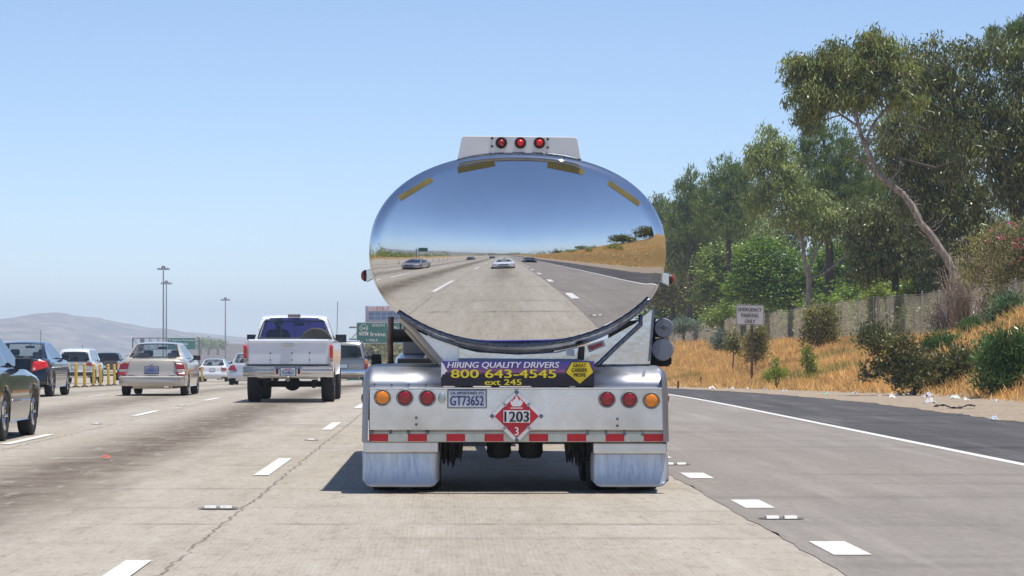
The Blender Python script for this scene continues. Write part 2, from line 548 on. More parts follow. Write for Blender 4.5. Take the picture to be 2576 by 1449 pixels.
    col = mixc(nt, math_node(nt, 'MULTIPLY', ramp(nt, fl.outputs[0], [(0.53, (0, 0, 0)), (0.66, (1, 1, 1))]), 0.60), col, (.20, .17, .135))
    col = mixc(nt, math_node(nt, 'MULTIPLY', ramp(nt, fl2.outputs[0], [(0.54, (0, 0, 0)), (0.68, (1, 1, 1))]), 0.45), col, (.25, .215, .175))
    col = mixc(nt, math_node(nt, 'MULTIPLY', ramp(nt, fl2.outputs[0], [(0.32, (1, 1, 1)), (0.46, (0, 0, 0))]), 0.40), col, (.52, .485, .42))
    nt.links.new(col, p.inputs['Base Color'])
    p.inputs['Roughness'].default_value = 0.78
    h = math_node(nt, 'ADD', fine.outputs[0], math_node(nt, 'MULTIPLY', gr, 0.12))
    bp = N(nt, "ShaderNodeBump", i_Strength=0.5, i_Distance=0.02); nt.links.new(h, bp.inputs['Height']); nt.links.new(bp.outputs[0], p.inputs['Normal'])
    nt.links.new(p.outputs[0], out.inputs[0])
    return m

def asphalt_material(name, dark, mid, pale, smear=0.35):
    m, nt, out = nodes_of(name)
    tc = N(nt, "ShaderNodeTexCoord")
    p = N(nt, "ShaderNodeBsdfPrincipled"); p.inputs['Roughness'].default_value = 0.8; p.inputs['Specular IOR Level'].default_value = 0.25
    grain = N(nt, "ShaderNodeTexNoise", i_Scale=60.0, i_Detail=4.0, i_Roughness=0.8); nt.links.new(tc.outputs['Object'], grain.inputs['Vector'])
    mp = N(nt, "ShaderNodeMapping"); mp.inputs['Scale'].default_value = (1.0, 0.1, 1); nt.links.new(tc.outputs['Object'], mp.inputs[0])
    st = N(nt, "ShaderNodeTexNoise", i_Scale=1.2, i_Detail=6.0, i_Roughness=0.6); nt.links.new(mp.outputs[0], st.inputs['Vector'])
    mp4 = N(nt, "ShaderNodeMapping"); mp4.inputs['Scale'].default_value = (1.0, 0.25, 1); nt.links.new(tc.outputs['Object'], mp4.inputs[0])
    g2 = N(nt, "ShaderNodeTexNoise", i_Scale=16.0, i_Detail=7.0, i_Roughness=0.85); nt.links.new(mp4.outputs[0], g2.inputs['Vector'])
    a = mixc(nt, 0.65, ramp(nt, grain.outputs[0], [(0.25, dark), (0.5, mid), (0.78, pale)]), ramp(nt, g2.outputs[0], [(0.34, tuple(c * .75 for c in dark)), (0.5, mid), (0.68, tuple(c * 1.15 for c in pale))]))
    b = ramp(nt, st.outputs[0], [(0.3, dark), (0.55, mid), (0.75, pale)])
    col = mixc(nt, 0.5, a, b)
    mp2 = N(nt, "ShaderNodeMapping"); mp2.inputs['Scale'].default_value = (0.10, 0.8, 1); mp2.inputs['Rotation'].default_value = (0, 0, -0.25); nt.links.new(tc.outputs['Object'], mp2.inputs[0])
    sm = N(nt, "ShaderNodeTexNoise", i_Scale=1.1, i_Detail=5.0); nt.links.new(mp2.outputs[0], sm.inputs['Vector'])
    col = mixc(nt, math_node(nt, 'MULTIPLY', ramp(nt, sm.outputs[0], [(0.55, (0, 0, 0)), (0.66, (1, 1, 1))]), smear), col, tuple(c * 0.6 for c in dark))
    # pale dust dragged along the lane and thin dark skid lines
    mp5 = N(nt, "ShaderNodeMapping"); mp5.inputs['Scale'].default_value = (1.0, 0.05, 1); mp5.inputs['Rotation'].default_value = (0, 0, 0.03); nt.links.new(tc.outputs['Object'], mp5.inputs[0])
    du = N(nt, "ShaderNodeTexNoise", i_Scale=2.6, i_Detail=7.0, i_Roughness=0.7); nt.links.new(mp5.outputs[0], du.inputs['Vector'])
    col = mixc(nt, math_node(nt, 'MULTIPLY', ramp(nt, du.outputs[0], [(0.52, (0, 0, 0)), (0.68, (1, 1, 1))]), smear * 1.1), col, tuple(c * 1.25 for c in pale))
    col = mixc(nt, math_node(nt, 'MULTIPLY', ramp(nt, du.outputs[0], [(0.30, (1, 1, 1)), (0.40, (0, 0, 0))]), smear), col, tuple(c * 0.55 for c in dark))
    nt.links.new(col, p.inputs['Base Color'])
    bp = N(nt, "ShaderNodeBump", i_Strength=0.5, i_Distance=0.01); nt.links.new(grain.outputs[0], bp.inputs['Height']); nt.links.new(bp.outputs[0], p.inputs['Normal'])
    nt.links.new(p.outputs[0], out.inputs[0])
    return m

def gravel_material():
    m, nt, out = nodes_of("sandy_gravel")
    tc = N(nt, "ShaderNodeTexCoord")
    p = N(nt, "ShaderNodeBsdfPrincipled"); p.inputs['Roughness'].default_value = 0.95; p.inputs['Specular IOR Level'].default_value = 0.1
    n1 = N(nt, "ShaderNodeTexNoise", i_Scale=9.0, i_Detail=8.0, i_Roughness=0.75); nt.links.new(tc.outputs['Object'], n1.inputs['Vector'])
    n2 = N(nt, "ShaderNodeTexNoise", i_Scale=0.9, i_Detail=5.0); nt.links.new(tc.outputs['Object'], n2.inputs['Vector'])
    v = N(nt, "ShaderNodeTexVoronoi", i_Scale=16.0); nt.links.new(tc.outputs['Object'], v.inputs['Vector'])
    col = ramp(nt, n1.outputs[0], [(0.28, (.22, .165, .11)), (0.5, (.42, .34, .255)), (0.75, (.56, .48, .385))])
    col = mixc(nt, math_node(nt, 'MULTIPLY', ramp(nt, n2.outputs[0], [(0.5, (0, 0, 0)), (0.68, (1, 1, 1))]), 0.4), col, (.30, .22, .14))
    nt.links.new(col, p.inputs['Base Color'])
    bp = N(nt, "ShaderNodeBump", i_Strength=0.9, i_Distance=0.05); nt.links.new(math_node(nt, 'ADD', n1.outputs[0], v.outputs[0]), bp.inputs['Height']); nt.links.new(bp.outputs[0], p.inputs['Normal'])
    nt.links.new(p.outputs[0], out.inputs[0])
    return m

def paint_material(name, col, worn):
    m, nt, out = nodes_of(name)
    tc = N(nt, "ShaderNodeTexCoord")
    p = N(nt, "ShaderNodeBsdfPrincipled"); p.inputs['Roughness'].default_value = 0.6
    n1 = N(nt, "ShaderNodeTexNoise", i_Scale=16.0, i_Detail=8.0, i_Roughness=0.8); nt.links.new(tc.outputs['Object'], n1.inputs['Vector'])
    nt.links.new(ramp(nt, n1.outputs[0], [(0.36, worn), (0.50, col), (1.0, col)]), p.inputs['Base Color'])
    nt.links.new(p.outputs[0], out.inputs[0])
    return m

# ------------------------------------------------------------------ ground, road, markings
xs = [-5200, -3000, -1500, -700, -350, -180, -100, -70, -50, -42, -37, -33]
xs += frange(-20, 8, 14) + frange(8.4, 24, 52) + frange(24.6, 70, 40) + [76, 84, 95, 110, 130, 160, 200, 300, 500, 900, 1600, 3000, 5200]
ys = [-3600, -2000, -1200, -800, -600] + frange(-500, -60, 44) + frange(-55, 45, 40) + frange(47, 180, 120) + frange(183, 300, 40) + frange(310, 700, 30) + [800, 950, 1200, 1600, 2200, 3000, 4200, 6000]
m = MB()
m.grid([[(x + (ox(y) if x < FENCE_X - 12 else 0), y, zg(x + (ox(y) if x < FENCE_X - 12 else 0), y)) for x in xs] for y in ys])
g = m.build("ground", ground_material(), smooth_deg=180, fix=False)
tag(g, kind='structure')

def strip(name, xa, xb, dz, mats, Ys, nx=2, lumps=0.0):
    m = MB()
    P = []
    for Y in Ys:
        a, b = xa(Y), xb(Y)
        P.append([(lerp(a, b, i / nx), Y, zr(Y) + dz) for i in range(nx + 1)])
    m.grid(P)
    return tag(m.build(name, mats, fix=False, smooth_deg=180), kind='structure')

RY = frange(-600, 40, 30) + frange(45, 130, 45) + frange(134, 300, 42) + frange(310, 1600, 40)
concrete = concrete_material()
lane_asphalt = asphalt_material("lane_asphalt", (.205, .180, .156), (.268, .238, .208), (.34, .306, .27), 0.28)
shoulder_asphalt = asphalt_material("shoulder_asphalt", (.052, .049, .05), (.085, .079, .078), (.165, .152, .142), 0.5)
strip("freeway", lambda Y: -33 + ox(Y), lambda Y: 2.2 + ox(Y), 0.0, concrete, RY, 8)
strip("exit_lane", lambda Y: 2.19 + 0.018 * math.sin(Y * 1.7) * math.sin(Y * 0.61) + .012 * math.sin(Y * 7.3) + ox(Y), lambda Y: 6.2 + ox(Y), 0.004, lane_asphalt, frange(-600, -60, 30) + frange(-59, 60, 260) + [y for y in RY if y > 60], 2)
strip("hard_shoulder", lambda Y: 6.2 + ox(Y), x_shoulder, 0.002, shoulder_asphalt, RY, 3)
VY_ = frange(-600, -40, 40) + frange(-38, 140, 380) + frange(145, 320, 60)
def rag(Y, s):
    return 0.22 * math.sin(Y * 1.9 + s) * math.sin(Y * 0.7 + 2 * s) + 0.12 * math.sin(Y * 5.3 + s)
gm_ = MB()
gm_.grid([[(lerp(x_shoulder(Y) - 0.12 + rag(Y, 1) * .5, x_grass(Y) + 0.5 + rag(Y, 3), i / 10), Y, max(zr(Y) + 0.008, zg(lerp(x_shoulder(Y) - 0.12 + rag(Y, 1) * .5, x_grass(Y) + 0.5 + rag(Y, 3), i / 10), Y) + 0.012) + 0.012 * abs(math.sin(i * 2.3 + Y * 3.1)) * (0 < i < 10)) for i in range(11)] for Y in VY_])
tag(gm_.build("gravel_verge", gravel_material(), fix=False, smooth_deg=180), kind='structure')

white_paint = paint_material("road_paint_white", (.78, .76, .72), (.46, .42, .36))
yellow_paint = paint_material("road_paint_yellow", (.62, .36, .05), (.45, .33, .16))
mk = MB()
def dash(xc, w, y0, y1, dz=0.008):
    n = max(1, int((y1 - y0) / 4))
    for i in range(n):
        a, b = lerp(y0, y1, i / n), lerp(y0, y1, (i + 1) / n)
        mk.add([(xc - w / 2 + ox(a), a, zr(a) + dz), (xc + w / 2 + ox(a), a, zr(a) + dz), (xc + w / 2 + ox(b), b, zr(b) + dz), (xc - w / 2 + ox(b), b, zr(b) + dz)], [(0, 1, 2, 3)])
for k in range(-14, 16):
    dash(-1.77, .15, 25.3 + 14.0 * k, 29.2 + 14.0 * k)
    dash(-5.6, .15, 33.4 + 13.9 * k, 37.3 + 13.9 * k)
    dash(-9.1, .15, 67.0 - 13.9 * 2 + 13.9 * k, 70.6 - 13.9 * 2 + 13.9 * k)
for k in range(-30, 40):
    dash(2.43, .23, 15.6 + 4.57 * k, 16.68 + 4.57 * k)
dash(6.1, .13, -500, 900)
mk.cur = 1
dash(-13.6, .13, -300, 400)
mo = mk.build("road_markings", [white_paint, yellow_paint], fix=False)
tag(mo, kind='structure')

# ------------------------------------------------------------------ hills far ahead and behind
def hill_material():
    m, nt, out = nodes_of("dry_hillside")
    tc = N(nt, "ShaderNodeTexCoord")
    p = N(nt, "ShaderNodeBsdfPrincipled"); p.inputs['Roughness'].default_value = 1.0; p.inputs['Specular IOR Level'].default_value = 0.0
    n1 = N(nt, "ShaderNodeTexNoise", i_Scale=0.02, i_Detail=9.0, i_Roughness=0.7); nt.links.new(tc.outputs['Object'], n1.inputs['Vector'])
    n2 = N(nt, "ShaderNodeTexNoise", i_Scale=0.12, i_Detail=5.0, i_Roughness=0.7); nt.links.new(tc.outputs['Object'], n2.inputs['Vector'])
    a = ramp(nt, n1.outputs[0], [(0.38, (.05, .05, .04)), (0.5, (.16, .13, .10)), (0.62, (.33, .26, .20))])
    c = mixc(nt, math_node(nt, 'MULTIPLY', ramp(nt, n2.outputs[0], [(0.5, (0, 0, 0)), (0.62, (1, 1, 1))]), 0.6), a, (.06, .065, .04))
    nt.links.new(c, p.inputs['Base Color'])
    nt.links.new(p.outputs[0], out.inputs[0])
    return m
hillm = hill_material()
def ridge(name, profile, Yr, depth, base, seed, foot=1.0):
    """profile: (X, height) of the crest at distance Yr"""
    m = MB()
    xa, xb = profile[0][0], profile[-1][0]
    n = 150
    P = []
    for j in range(15):
        t = j / 14
        row = []
        for i in range(n + 1):
            x = lerp(xa, xb, i / n)
            h = interp(x, profile)
            yy = Yr + (t - 0.75) * depth
            s = smooth(t / 0.75) if t < 0.75 else 1 - 0.4 * smooth((t - .75) / .25)
            nz = 0.55 * math.sin(x * .011 + seed) * math.sin(x * .023 + yy * .004) + 0.45 * math.sin(x * .047 + yy * .013 + seed) + 0.3 * math.sin(x * .11 + seed * 2 - yy * .02)
            gully = abs(math.sin(x * .009 + .9 * math.sin(x * .017 + seed) + yy * .0025))
            z = base + (h - base) * s * (1 - 0.22 * (1 - t) * gully) + nz * 0.05 * (h - base) * smooth(t * 2) * (0.4 if t >= .7 else 1)
            row.append((x, yy, z))
        P.append(row)
    m.grid(P)
    return tag(m.build(name, hillm, fix=False, smooth_deg=180), kind='structure')
def prof(pts, Y, base):
    return [((x - VX) * Y / FPX, EYE - (y - VY) * Y / FPX) for x, y in pts]
ridge("hills", prof([(-700, 830), (-400, 812), (-150, 800), (0, 797), (50, 794), (95, 784), (150, 780), (185, 787), (235, 789), (300, 806), (370, 820), (440, 828), (520, 842), (620, 853), (720, 862), (850, 872), (1000, 880)], 4300, -20), 4300, 1900, -22, 1.0)
ridge("mountain_range", prof([(-700, 838), (300, 838), (480, 834), (560, 840), (620, 846), (700, 850), (850, 858), (1100, 866), (1500, 872), (2600, 874)], 5600, -20), 5600, 900, -22, 4.0)
ridge("hills_behind", [(-2600, 88), (-1800, 80), (-1200, 84), (-800, 66), (-450, 52), (-200, 34), (100, 22), (500, 20), (900, 28), (1600, 60)], -2300, -800, -10, 2.0)
# ------------------------------------------------------------------ materials of the tanker
mirror_steel = mat("polished_steel_head", (.72, .735, .76), rough=0.014, metal=1.0, var=0.05, scale=1.6, bump=0.012, bscale=2.2, detail=6.0)
shell_steel = mat("polished_steel_shell", (.72, .73, .75), rough=0.10, metal=1.0, var=0.05, scale=2.0)
plate_steel = mat("dented_steel_plate", (.80, .77, .73), rough=0.17, metal=1.0, var=0.06, scale=2.0, bump=0.35, bscale=3.2)
brushed_alu = mat("brushed_aluminium", (.86, .815, .76), rough=0.25, metal=0.95, var=0.34, scale=1.3, bump=0.25, bscale=1.5, detail=6.0)
fender_chrome = mat("fender_chrome", (.36, .375, .41), rough=0.44, metal=1.0, var=0.10, scale=3.0)
dark_steel = mat("dark_weld_steel", (.16, .18, .22), rough=0.30, metal=0.9, var=0.4, scale=30)
black_iron = mat("greasy_black_iron", (.012, .012, .013), rough=0.7, var=0.5, scale=9)
rubber = mat("tyre_rubber", (.022, .022, .024), rough=0.85, var=0.3, scale=14)
black_plastic = mat("black_plastic", (.018, .018, .02), rough=0.5, var=0.2)
lamp_red = mat("red_lamp_lens", (.30, .008, .012), rough=0.22, var=0.35, scale=60, coat=0.6)
lamp_red_bright = mat("bright_red_lamp_lens", (.75, .012, .012), rough=0.2, var=0.25, scale=40, coat=0.6)
lamp_amber = mat("amber_lamp_lens", (.95, .26, .01), rough=0.25, var=0.2, scale=60, coat=0.6)
grey_rubber = mat("grey_grommet", (.20, .24, .25), rough=0.6, var=0.2)
white_panel = mat("white_panel", (.74, .76, .77), rough=0.45, var=0.05, scale=4)
tape_yellow = mat("old_yellow_tape", (.235, .195, .06), rough=0.75, var=0.2, scale=14)
tape_red = mat("red_tape", (.62, .02, .03), rough=0.5, var=0.12, scale=20)
tape_white = mat("white_tape", (.62, .66, .58), rough=0.5, var=0.12, scale=12)
sign_red = mat("placard_red", (.58, .02, .04), rough=0.45, var=0.06)
sign_white = mat("placard_white", (.80, .80, .80), rough=0.5, var=0.05)
ink_black = mat("ink_black", (.012, .012, .014), rough=0.6, var=0.1)
ink_white = mat("ink_white", (.85, .85, .85), rough=0.5, var=0.03)
ink_yellow = mat("ink_yellow", (.85, .72, .02), rough=0.5, var=0.03)
ink_blue = mat("plate_ink_blue", (.02, .035, .15), rough=0.5, var=0.05)
plate_white = mat("plate_white", (.66, .72, .80), rough=0.4, var=0.05)
sign_yellow = mat("sign_yellow", (.85, .64, .02), rough=0.45, var=0.08, scale=8)
cream_paint = mat("cream_paint", (.60, .53, .42), rough=0.5, var=0.12, scale=4)
mud_white = None

def streaked_flap():
    m, nt, out = nodes_of("streaked_mud_flap")
    p = N(nt, "ShaderNodeBsdfPrincipled"); p.inputs['Roughness'].default_value = 0.42; p.inputs['Metallic'].default_value = 0.55
    tc = N(nt, "ShaderNodeTexCoord")
    mp = N(nt, "ShaderNodeMapping"); mp.inputs['Scale'].default_value = (16, 16, 0.7); nt.links.new(tc.outputs['Object'], mp.inputs[0])
    n1 = N(nt, "ShaderNodeTexNoise", i_Scale=2.6, i_Detail=6.0, i_Roughness=0.65); nt.links.new(mp.outputs[0], n1.inputs['Vector'])
    n2 = N(nt, "ShaderNodeTexNoise", i_Scale=5.0, i_Detail=4.0); nt.links.new(tc.outputs['Object'], n2.inputs['Vector'])
    a = ramp(nt, n1.outputs[0], [(0.3, (.42, .47, .54)), (0.5, (.58, .635, .70)), (0.75, (.76, .80, .84))])  # blue-grey of the reflected sky put into the streaked base colour
    s = N(nt, "ShaderNodeSeparateXYZ"); nt.links.new(tc.outputs['Object'], s.inputs[0])
    low = N(nt, "ShaderNodeMapRange"); low.inputs[1].default_value = 0.20; low.inputs[2].default_value = 0.03; nt.links.new(s.outputs[2], low.inputs[0])
    dirt = math_node(nt, 'MULTIPLY', low.outputs[0], math_node(nt, 'MULTIPLY', n1.outputs[0], 1.1), True)
    c = mixc(nt, dirt, a, (.17, .16, .15))
    nt.links.new(c, p.inputs['Base Color'])
    nt.links.new(p.outputs[0], out.inputs[0])
    return m
flap_mat = streaked_flap()

def banner_material():
    """dusk-sky print: violet above, a pink glow over dark hills below"""
    m, nt, out = nodes_of("banner_print")
    p = N(nt, "ShaderNodeBsdfPrincipled"); p.inputs['Roughness'].default_value = 0.4
    tc = N(nt, "ShaderNodeTexCoord")
    s = N(nt, "ShaderNodeSeparateXYZ"); nt.links.new(tc.outputs['Generated'], s.inputs[0])
    n1 = N(nt, "ShaderNodeTexNoise", i_Scale=5.0, i_Detail=3.0); nt.links.new(tc.outputs['Generated'], n1.inputs['Vector'])
    h = math_node(nt, 'ADD', s.outputs[2], math_node(nt, 'MULTIPLY', math_node(nt, 'SUBTRACT', n1.outputs[0], 0.5), 0.22))
    c = ramp(nt, h, [(0.0, (.012, .010, .022)), (0.44, (.018, .014, .035)), (0.52, (.05, .03, .10)), (0.60, (.32, .12, .26)), (0.74, (.13, .07, .30)), (1.0, (.06, .06, .36))])
    nt.links.new(c, p.inputs['Base Color'])
    nt.links.new(p.outputs[0], out.inputs[0])
    return m

# ------------------------------------------------------------------ the tank trailer
TX, TY = 0.609, 22.20
trailer = thing("tank_trailer", "polished steel fuel tank trailer with mirror-like oval rear end and red 1203 placard", "tank trailer", (TX, TY, 0))
def q(x, y, Y=TY):
    p = at(x, y, Y)
    return Vector((p.x - TX, Y - TY, p.z))
def qz(x, y, Y=TY):
    p = q(x, y, Y)
    return (p.x, p.z)

YR_ = 22.50                      # plane of the head's rim
hc = q(1302.5, 636.8, YR_)
SR = FPX / YR_
HA, HB = 369.5 / SR, 248.5 / SR
SAG = 0.130
def head_pt(rho, th):
    c, s_ = math.cos(th), math.sin(th)
    e = 2.08 + 0.17 * smooth(s_ * 3 + .5)
    k = (abs(c) ** e + abs(s_) ** e) ** (-1 / e)
    x, z = HA * c * k * rho, HB * s_ * k * rho
    d = SAG * (1 - rho * rho) - 0.03 * max(0, (rho - 0.93) / 0.07) ** 2
    # slight ripple near the knuckle where the sheet was formed
    d += 0.0022 * math.sin(th * 3 + 0.8) * max(0, (rho - 0.72) / 0.28) ** 2
    return Vector((hc.x + x, hc.y - d + 0.0065 * x - 0.011 * z, hc.z + z))
def dome_y(x, z):
    u, v = (x - hc.x) / HA, (z - hc.z) / HB
    th = math.atan2(v, u)
    e = 2.08 + 0.17 * smooth(math.sin(th) * 3 + .5)
    rho = min(1.0, (abs(u) ** e + abs(v) ** e) ** (1 / e))
    return head_pt(rho, th).y

b = MB()
rh = [0.0001] + [i / 40 for i in range(1, 37)] + [0.92, 0.94, 0.955, 0.97, 0.98, 0.99, 1.0]
NT = 144
b.grid([[head_pt(r, 2 * math.pi * j / NT) for j in range(NT)] for r in rh], True)
b.build("tank_head", mirror_steel, trailer, smooth_deg=180)
b = MB()
rings = [(1.0, 0.03), (1.012, 0.035), (1.014, 0.06), (1.014, 0.20), (1.006, 0.21), (1.006, 8.6), (0.97, 8.75), (0.6, 8.9), (0.01, 8.95)]
P = []
for sc_, dy in rings:
    row = []
    for j in range(96):
        p = head_pt(1.0, 2 * math.pi * j / 96)
        row.append((hc.x + (p.x - hc.x) * sc_, hc.y + dy + 0.0065 * (p.x - hc.x) - 0.011 * (p.z - hc.z), hc.z + (p.z - hc.z) * sc_))
    P.append(row)
b.grid(P, True)
b.build("tank_shell", shell_steel, trailer, smooth_deg=35)
# bolted band round the lower rim and its bead of weld
b = MB(); w_ = MB()
pts, bead = [], []
rowA, rowB = [], []
for i in range(61):
    t = i / 60
    th = lerp(R(216), R(333), t)
    k = math.sin(math.pi * t) ** 0.8
    e1 = head_pt(1.0, th); e0 = head_pt(1 - 0.066 * k, th)
    rowA.append([(e1.x, e1.y - 0.005, e1.z), (e1.x * 1.0, e1.y - 0.034, e1.z - 0.008 * k), (lerp(e1.x, e0.x, .5), lerp(e1.y, e0.y, .5) - 0.034, lerp(e1.z, e0.z, .5)), (e0.x, e0.y - 0.024, e0.z), (e0.x, e0.y + 0.012, e0.z)])
    bead.append((e0.x, e0.y - 0.022, e0.z))
    pts.append((e1.x, e1.y - 0.026, e1.z - 0.003))
b.grid(rowA)
b.build("rim_band", mat("rim_band_steel", (.42, .45, .50), rough=0.14, metal=1.0, var=0.25, scale=4), trailer, smooth_deg=60)
w_.path(bead, [0.010 + 0.004 * (i % 2) for i in range(61)], 8)
w_.path(pts, 0.012, 8)
w_.build("weld_bead", dark_steel, trailer, smooth_deg=180)
# old tape strips
def strip_quad(cs):
    m_ = MB()
    P = []
    for u in [i / 10 for i in range(11)]:
        a = (lerp(cs[0][0], cs[1][0], u), lerp(cs[0][1], cs[1][1], u))
        c = (lerp(cs[3][0], cs[2][0], u), lerp(cs[3][1], cs[2][1], u))
        row = []
        for v in (0, .5, 1):
            p = q(lerp(a[0], c[0], v), lerp(a[1], c[1], v), YR_ - 0.03)
            row.append((p.x, dome_y(p.x, p.z) - 0.006, p.z))
        P.append(row)
    m_.grid(P)
    o = m_.build("reflective_strip", tape_yellow, trailer, fix=False)
    sd = o.modifiers.new("thick", 'SOLIDIFY'); sd.thickness = 0.003
for cs in ([(1000.8, 494), (1082, 445), (1090, 456), (1008, 505.6)], [(1150, 421.6), (1243.7, 403.5), (1246.4, 417.3), (1152.4, 435.4)],
           [(1378, 406), (1470.6, 425.5), (1468, 440), (1376, 421)], [(1533, 452), (1612, 506.7), (1606, 519), (1527.6, 464.5)]):
    strip_quad(cs)

# lamp panel on the crown of the tank
YP = 22.44
b = MB()
poly = [qz(1150, 405, YP), qz(1162, 346, YP), qz(1167, 342, YP), qz(1447, 345, YP), qz(1452, 349, YP), qz(1463, 408, YP)]
arc = [qz(x, 386.5 + abs((x - 1306) / 157) ** 2.7 * 18, YP) for x in range(1450, 1160, -14)]
b.prism(poly + arc, YP - TY - 0.02, YP - TY + 0.04)
panel = b.build("lamp_panel", white_panel, trailer, bevel=0.006)
b = MB()
b.path([(*qz(x, 386 + abs((x - 1306) / 157) ** 2.7 * 18, YP), 0) for x in range(1150, 1466, 12)], 0.009, 6)
b.v = [(x, YP - TY - 0.02 + z, y) for x, y, z in b.v]
b.build("seal_strip", dark_steel, trailer, smooth_deg=180)
def round_lamp(x, y, rpx, lens, ring_mat, Y, name="tail_lamp", parent=None, rin=0.74, dome=0.5):
    c = q(x, y, Y); r = rpx / (FPX / Y)
    a = MB(); a.lathe([(r * rin, 0.004), (r * rin, -0.018), (r * 0.9, -0.022), (r, -0.012), (r, 0.004)], c, 'Y', 28)
    o = a.build(name, ring_mat, parent or trailer, smooth_deg=50)
    a = MB(); a.lathe([(r * rin, -0.004), (r * rin, -0.014), (r * rin * .8, -0.020 - dome * .012), (r * rin * .45, -0.024 - dome * .02), (0, -0.026 - dome * .022)], c, 'Y', 28)
    l_ = a.build("lens", lens, o, smooth_deg=50)
    return o
for x, m_ in ((1261, lamp_red), (1309, lamp_red_bright), (1357, lamp_red_bright)):
    round_lamp(x, 359.5, 14.5, m_, black_plastic, YP - 0.022, rin=0.66, dome=1.0, name="marker_lamp")
b = MB()
for x, y in ((1238, 348), (1238, 368), (1378, 350), (1378, 371)):
    b = MB(); b.lathe([(0.011, 0), (0.011, -0.012), (0.0, -0.015)], q(x, y, YP - 0.02), 'Y', 8)
    b.build("panel_bolt", mat("rusty_bolt", (.10, .05, .03), rough=0.7, var=0.3), panel)
# side marker lamps on brackets
for side, (x0, x1, yy) in ((-1, (939, 922, 691)), (1, (1666, 1683, 700))):
    b = MB()
    Yb = 22.62
    b.prism([qz(x0 + side * -4, yy - 16, Yb), qz(x1, yy - 12, Yb), qz(x1, yy + 18, Yb), qz(x0 + side * -2, yy + 8, Yb)], Yb - TY - 0.02, Yb - TY + 0.14)
    o = b.build("lamp_bracket", plate_steel, trailer, bevel=0.004)
    c = q(x1 + side * 1, yy + 2, Yb)
    b = MB(); b.lathe([(0.050, 0), (0.050, side * 0.022)], (c.x, c.y + 0.05, c.z), 'X', 18)
    b.build("lamp_base", black_plastic, o, smooth_deg=40)
    b = MB(); b.lathe([(0.042, side * 0.02), (0.040, side * 0.035), (0.02, side * 0.045), (0, side * 0.047)], (c.x, c.y + 0.05, c.z), 'X', 18)
    b.build("lens", lamp_red, o, smooth_deg=60)

# ---- plates that carry the tank
Yk = 22.62
b = MB()
b.prism([qz(1153, 872, Yk), qz(1200, 884, Yk), qz(1300, 890, Yk), qz(1400, 886, Yk), qz(1456, 872, Yk), qz(1456, 925, Yk), qz(1153, 925, Yk)], Yk - TY - 0.10, Yk - TY + 0.5)
b.build("cradle_box", plate_steel, trailer, bevel=0.008)
b = MB()
b.prism([qz(1153, 901, Yk - .12), qz(1456, 903, Yk - .12), qz(1456, 925, Yk - .12), qz(1153, 925, Yk - .12)], Yk - TY - 0.15, Yk - TY - 0.08)
b.build("frame_rail", mat("bluish_rail", (.16, .20, .28), rough=0.3, metal=0.7, var=0.2), trailer, bevel=0.005)
b = MB()
b.prism([qz(1040, 828, Yk), qz(1080, 848, Yk), qz(1152, 872, Yk), qz(1152, 928, Yk), qz(1116, 922, Yk)], Yk - TY - 0.04, Yk - TY - 0.015)
b.build("side_plate", mat("pale_plate", (.88, .87, .87), rough=0.28, metal=0.8, var=0.05, scale=2, bump=0.2, bscale=3), trailer)
b = MB()
b.prism([qz(1456, 872, Yk), qz(1530, 851, Yk), qz(1600, 812, Yk), qz(1641, 777, Yk), qz(1646, 782, Yk), qz(1636, 905, Yk), qz(1634, 916, Yk), qz(1490, 916, Yk), qz(1456, 925, Yk)], Yk - TY - 0.04, Yk - TY - 0.015)
b.build("side_plate", plate_steel, trailer)
# braces
b = MB()
Yq = Yk - 0.07
b.path([q(1005, 800, Yq), q(1035, 826, Yq), q(1112, 915, Yq)], 0.030, 6)
b.path([q(1022, 828, Yq + .1), q(1098, 913, Yq + .1)], 0.026, 6)
b.build("brace", cream_paint, trailer, smooth_deg=50)
b = MB()
b.path([q(1611, 792, Yq), q(1612, 816, Yq), q(1551, 872, Yq), q(1508, 914, Yq), q(1478, 936, Yq)], 0.020, 8)
b.build("brace", dark_steel, trailer, smooth_deg=180)
b = MB(); b.prism([qz(1642, 775, Yq), qz(1647, 780, Yq), qz(1637, 908, Yq), qz(1631, 908, Yq)], Yq - TY, Yq - TY + 0.2)
b.build("plate_edge", dark_steel, trailer)
b = MB(); b.prism([qz(1456, 872, Yq - .06), qz(1471, 870, Yq - .06), qz(1469, 906, Yq - .06), qz(1453, 904, Yq - .06)], Yq - TY - 0.1, Yq - TY - 0.03)
b.build("rubber_block", rubber, trailer, bevel=0.01)
# arrow sticker
b = MB(); Ys = Yk - 0.045
b.prism([qz(1476.5, 869, Ys), qz(1518.5, 855, Ys), qz(1523, 870, Ys), qz(1482, 887, Ys)], Ys - TY - 0.004, Ys - TY)
st_ = b.build("sticker", mat("sticker_grey", (.50, .48, .53), rough=0.5, var=0.08), trailer)
b = MB(); b.prism([qz(1480, 876, Ys), qz(1487, 867, Ys), qz(1488.5, 870.5, Ys), qz(1513, 861, Ys), qz(1516, 868.5, Ys), qz(1491, 878, Ys), qz(1493, 882, Ys)], Ys - TY - 0.007, Ys - TY - 0.0045)
b.build("arrow", mat("sticker_red", (.45, .07, .08), rough=0.5), st_)
b = MB(); b.prism([qz(1424, 879, Yk - .102), qz(1446, 880, Yk - .102), qz(1444, 896, Yk - .102), qz(1425, 894, Yk - .102)], Yk - TY - 0.108, Yk - TY - 0.102)
b.build("sticker", sign_white, trailer)

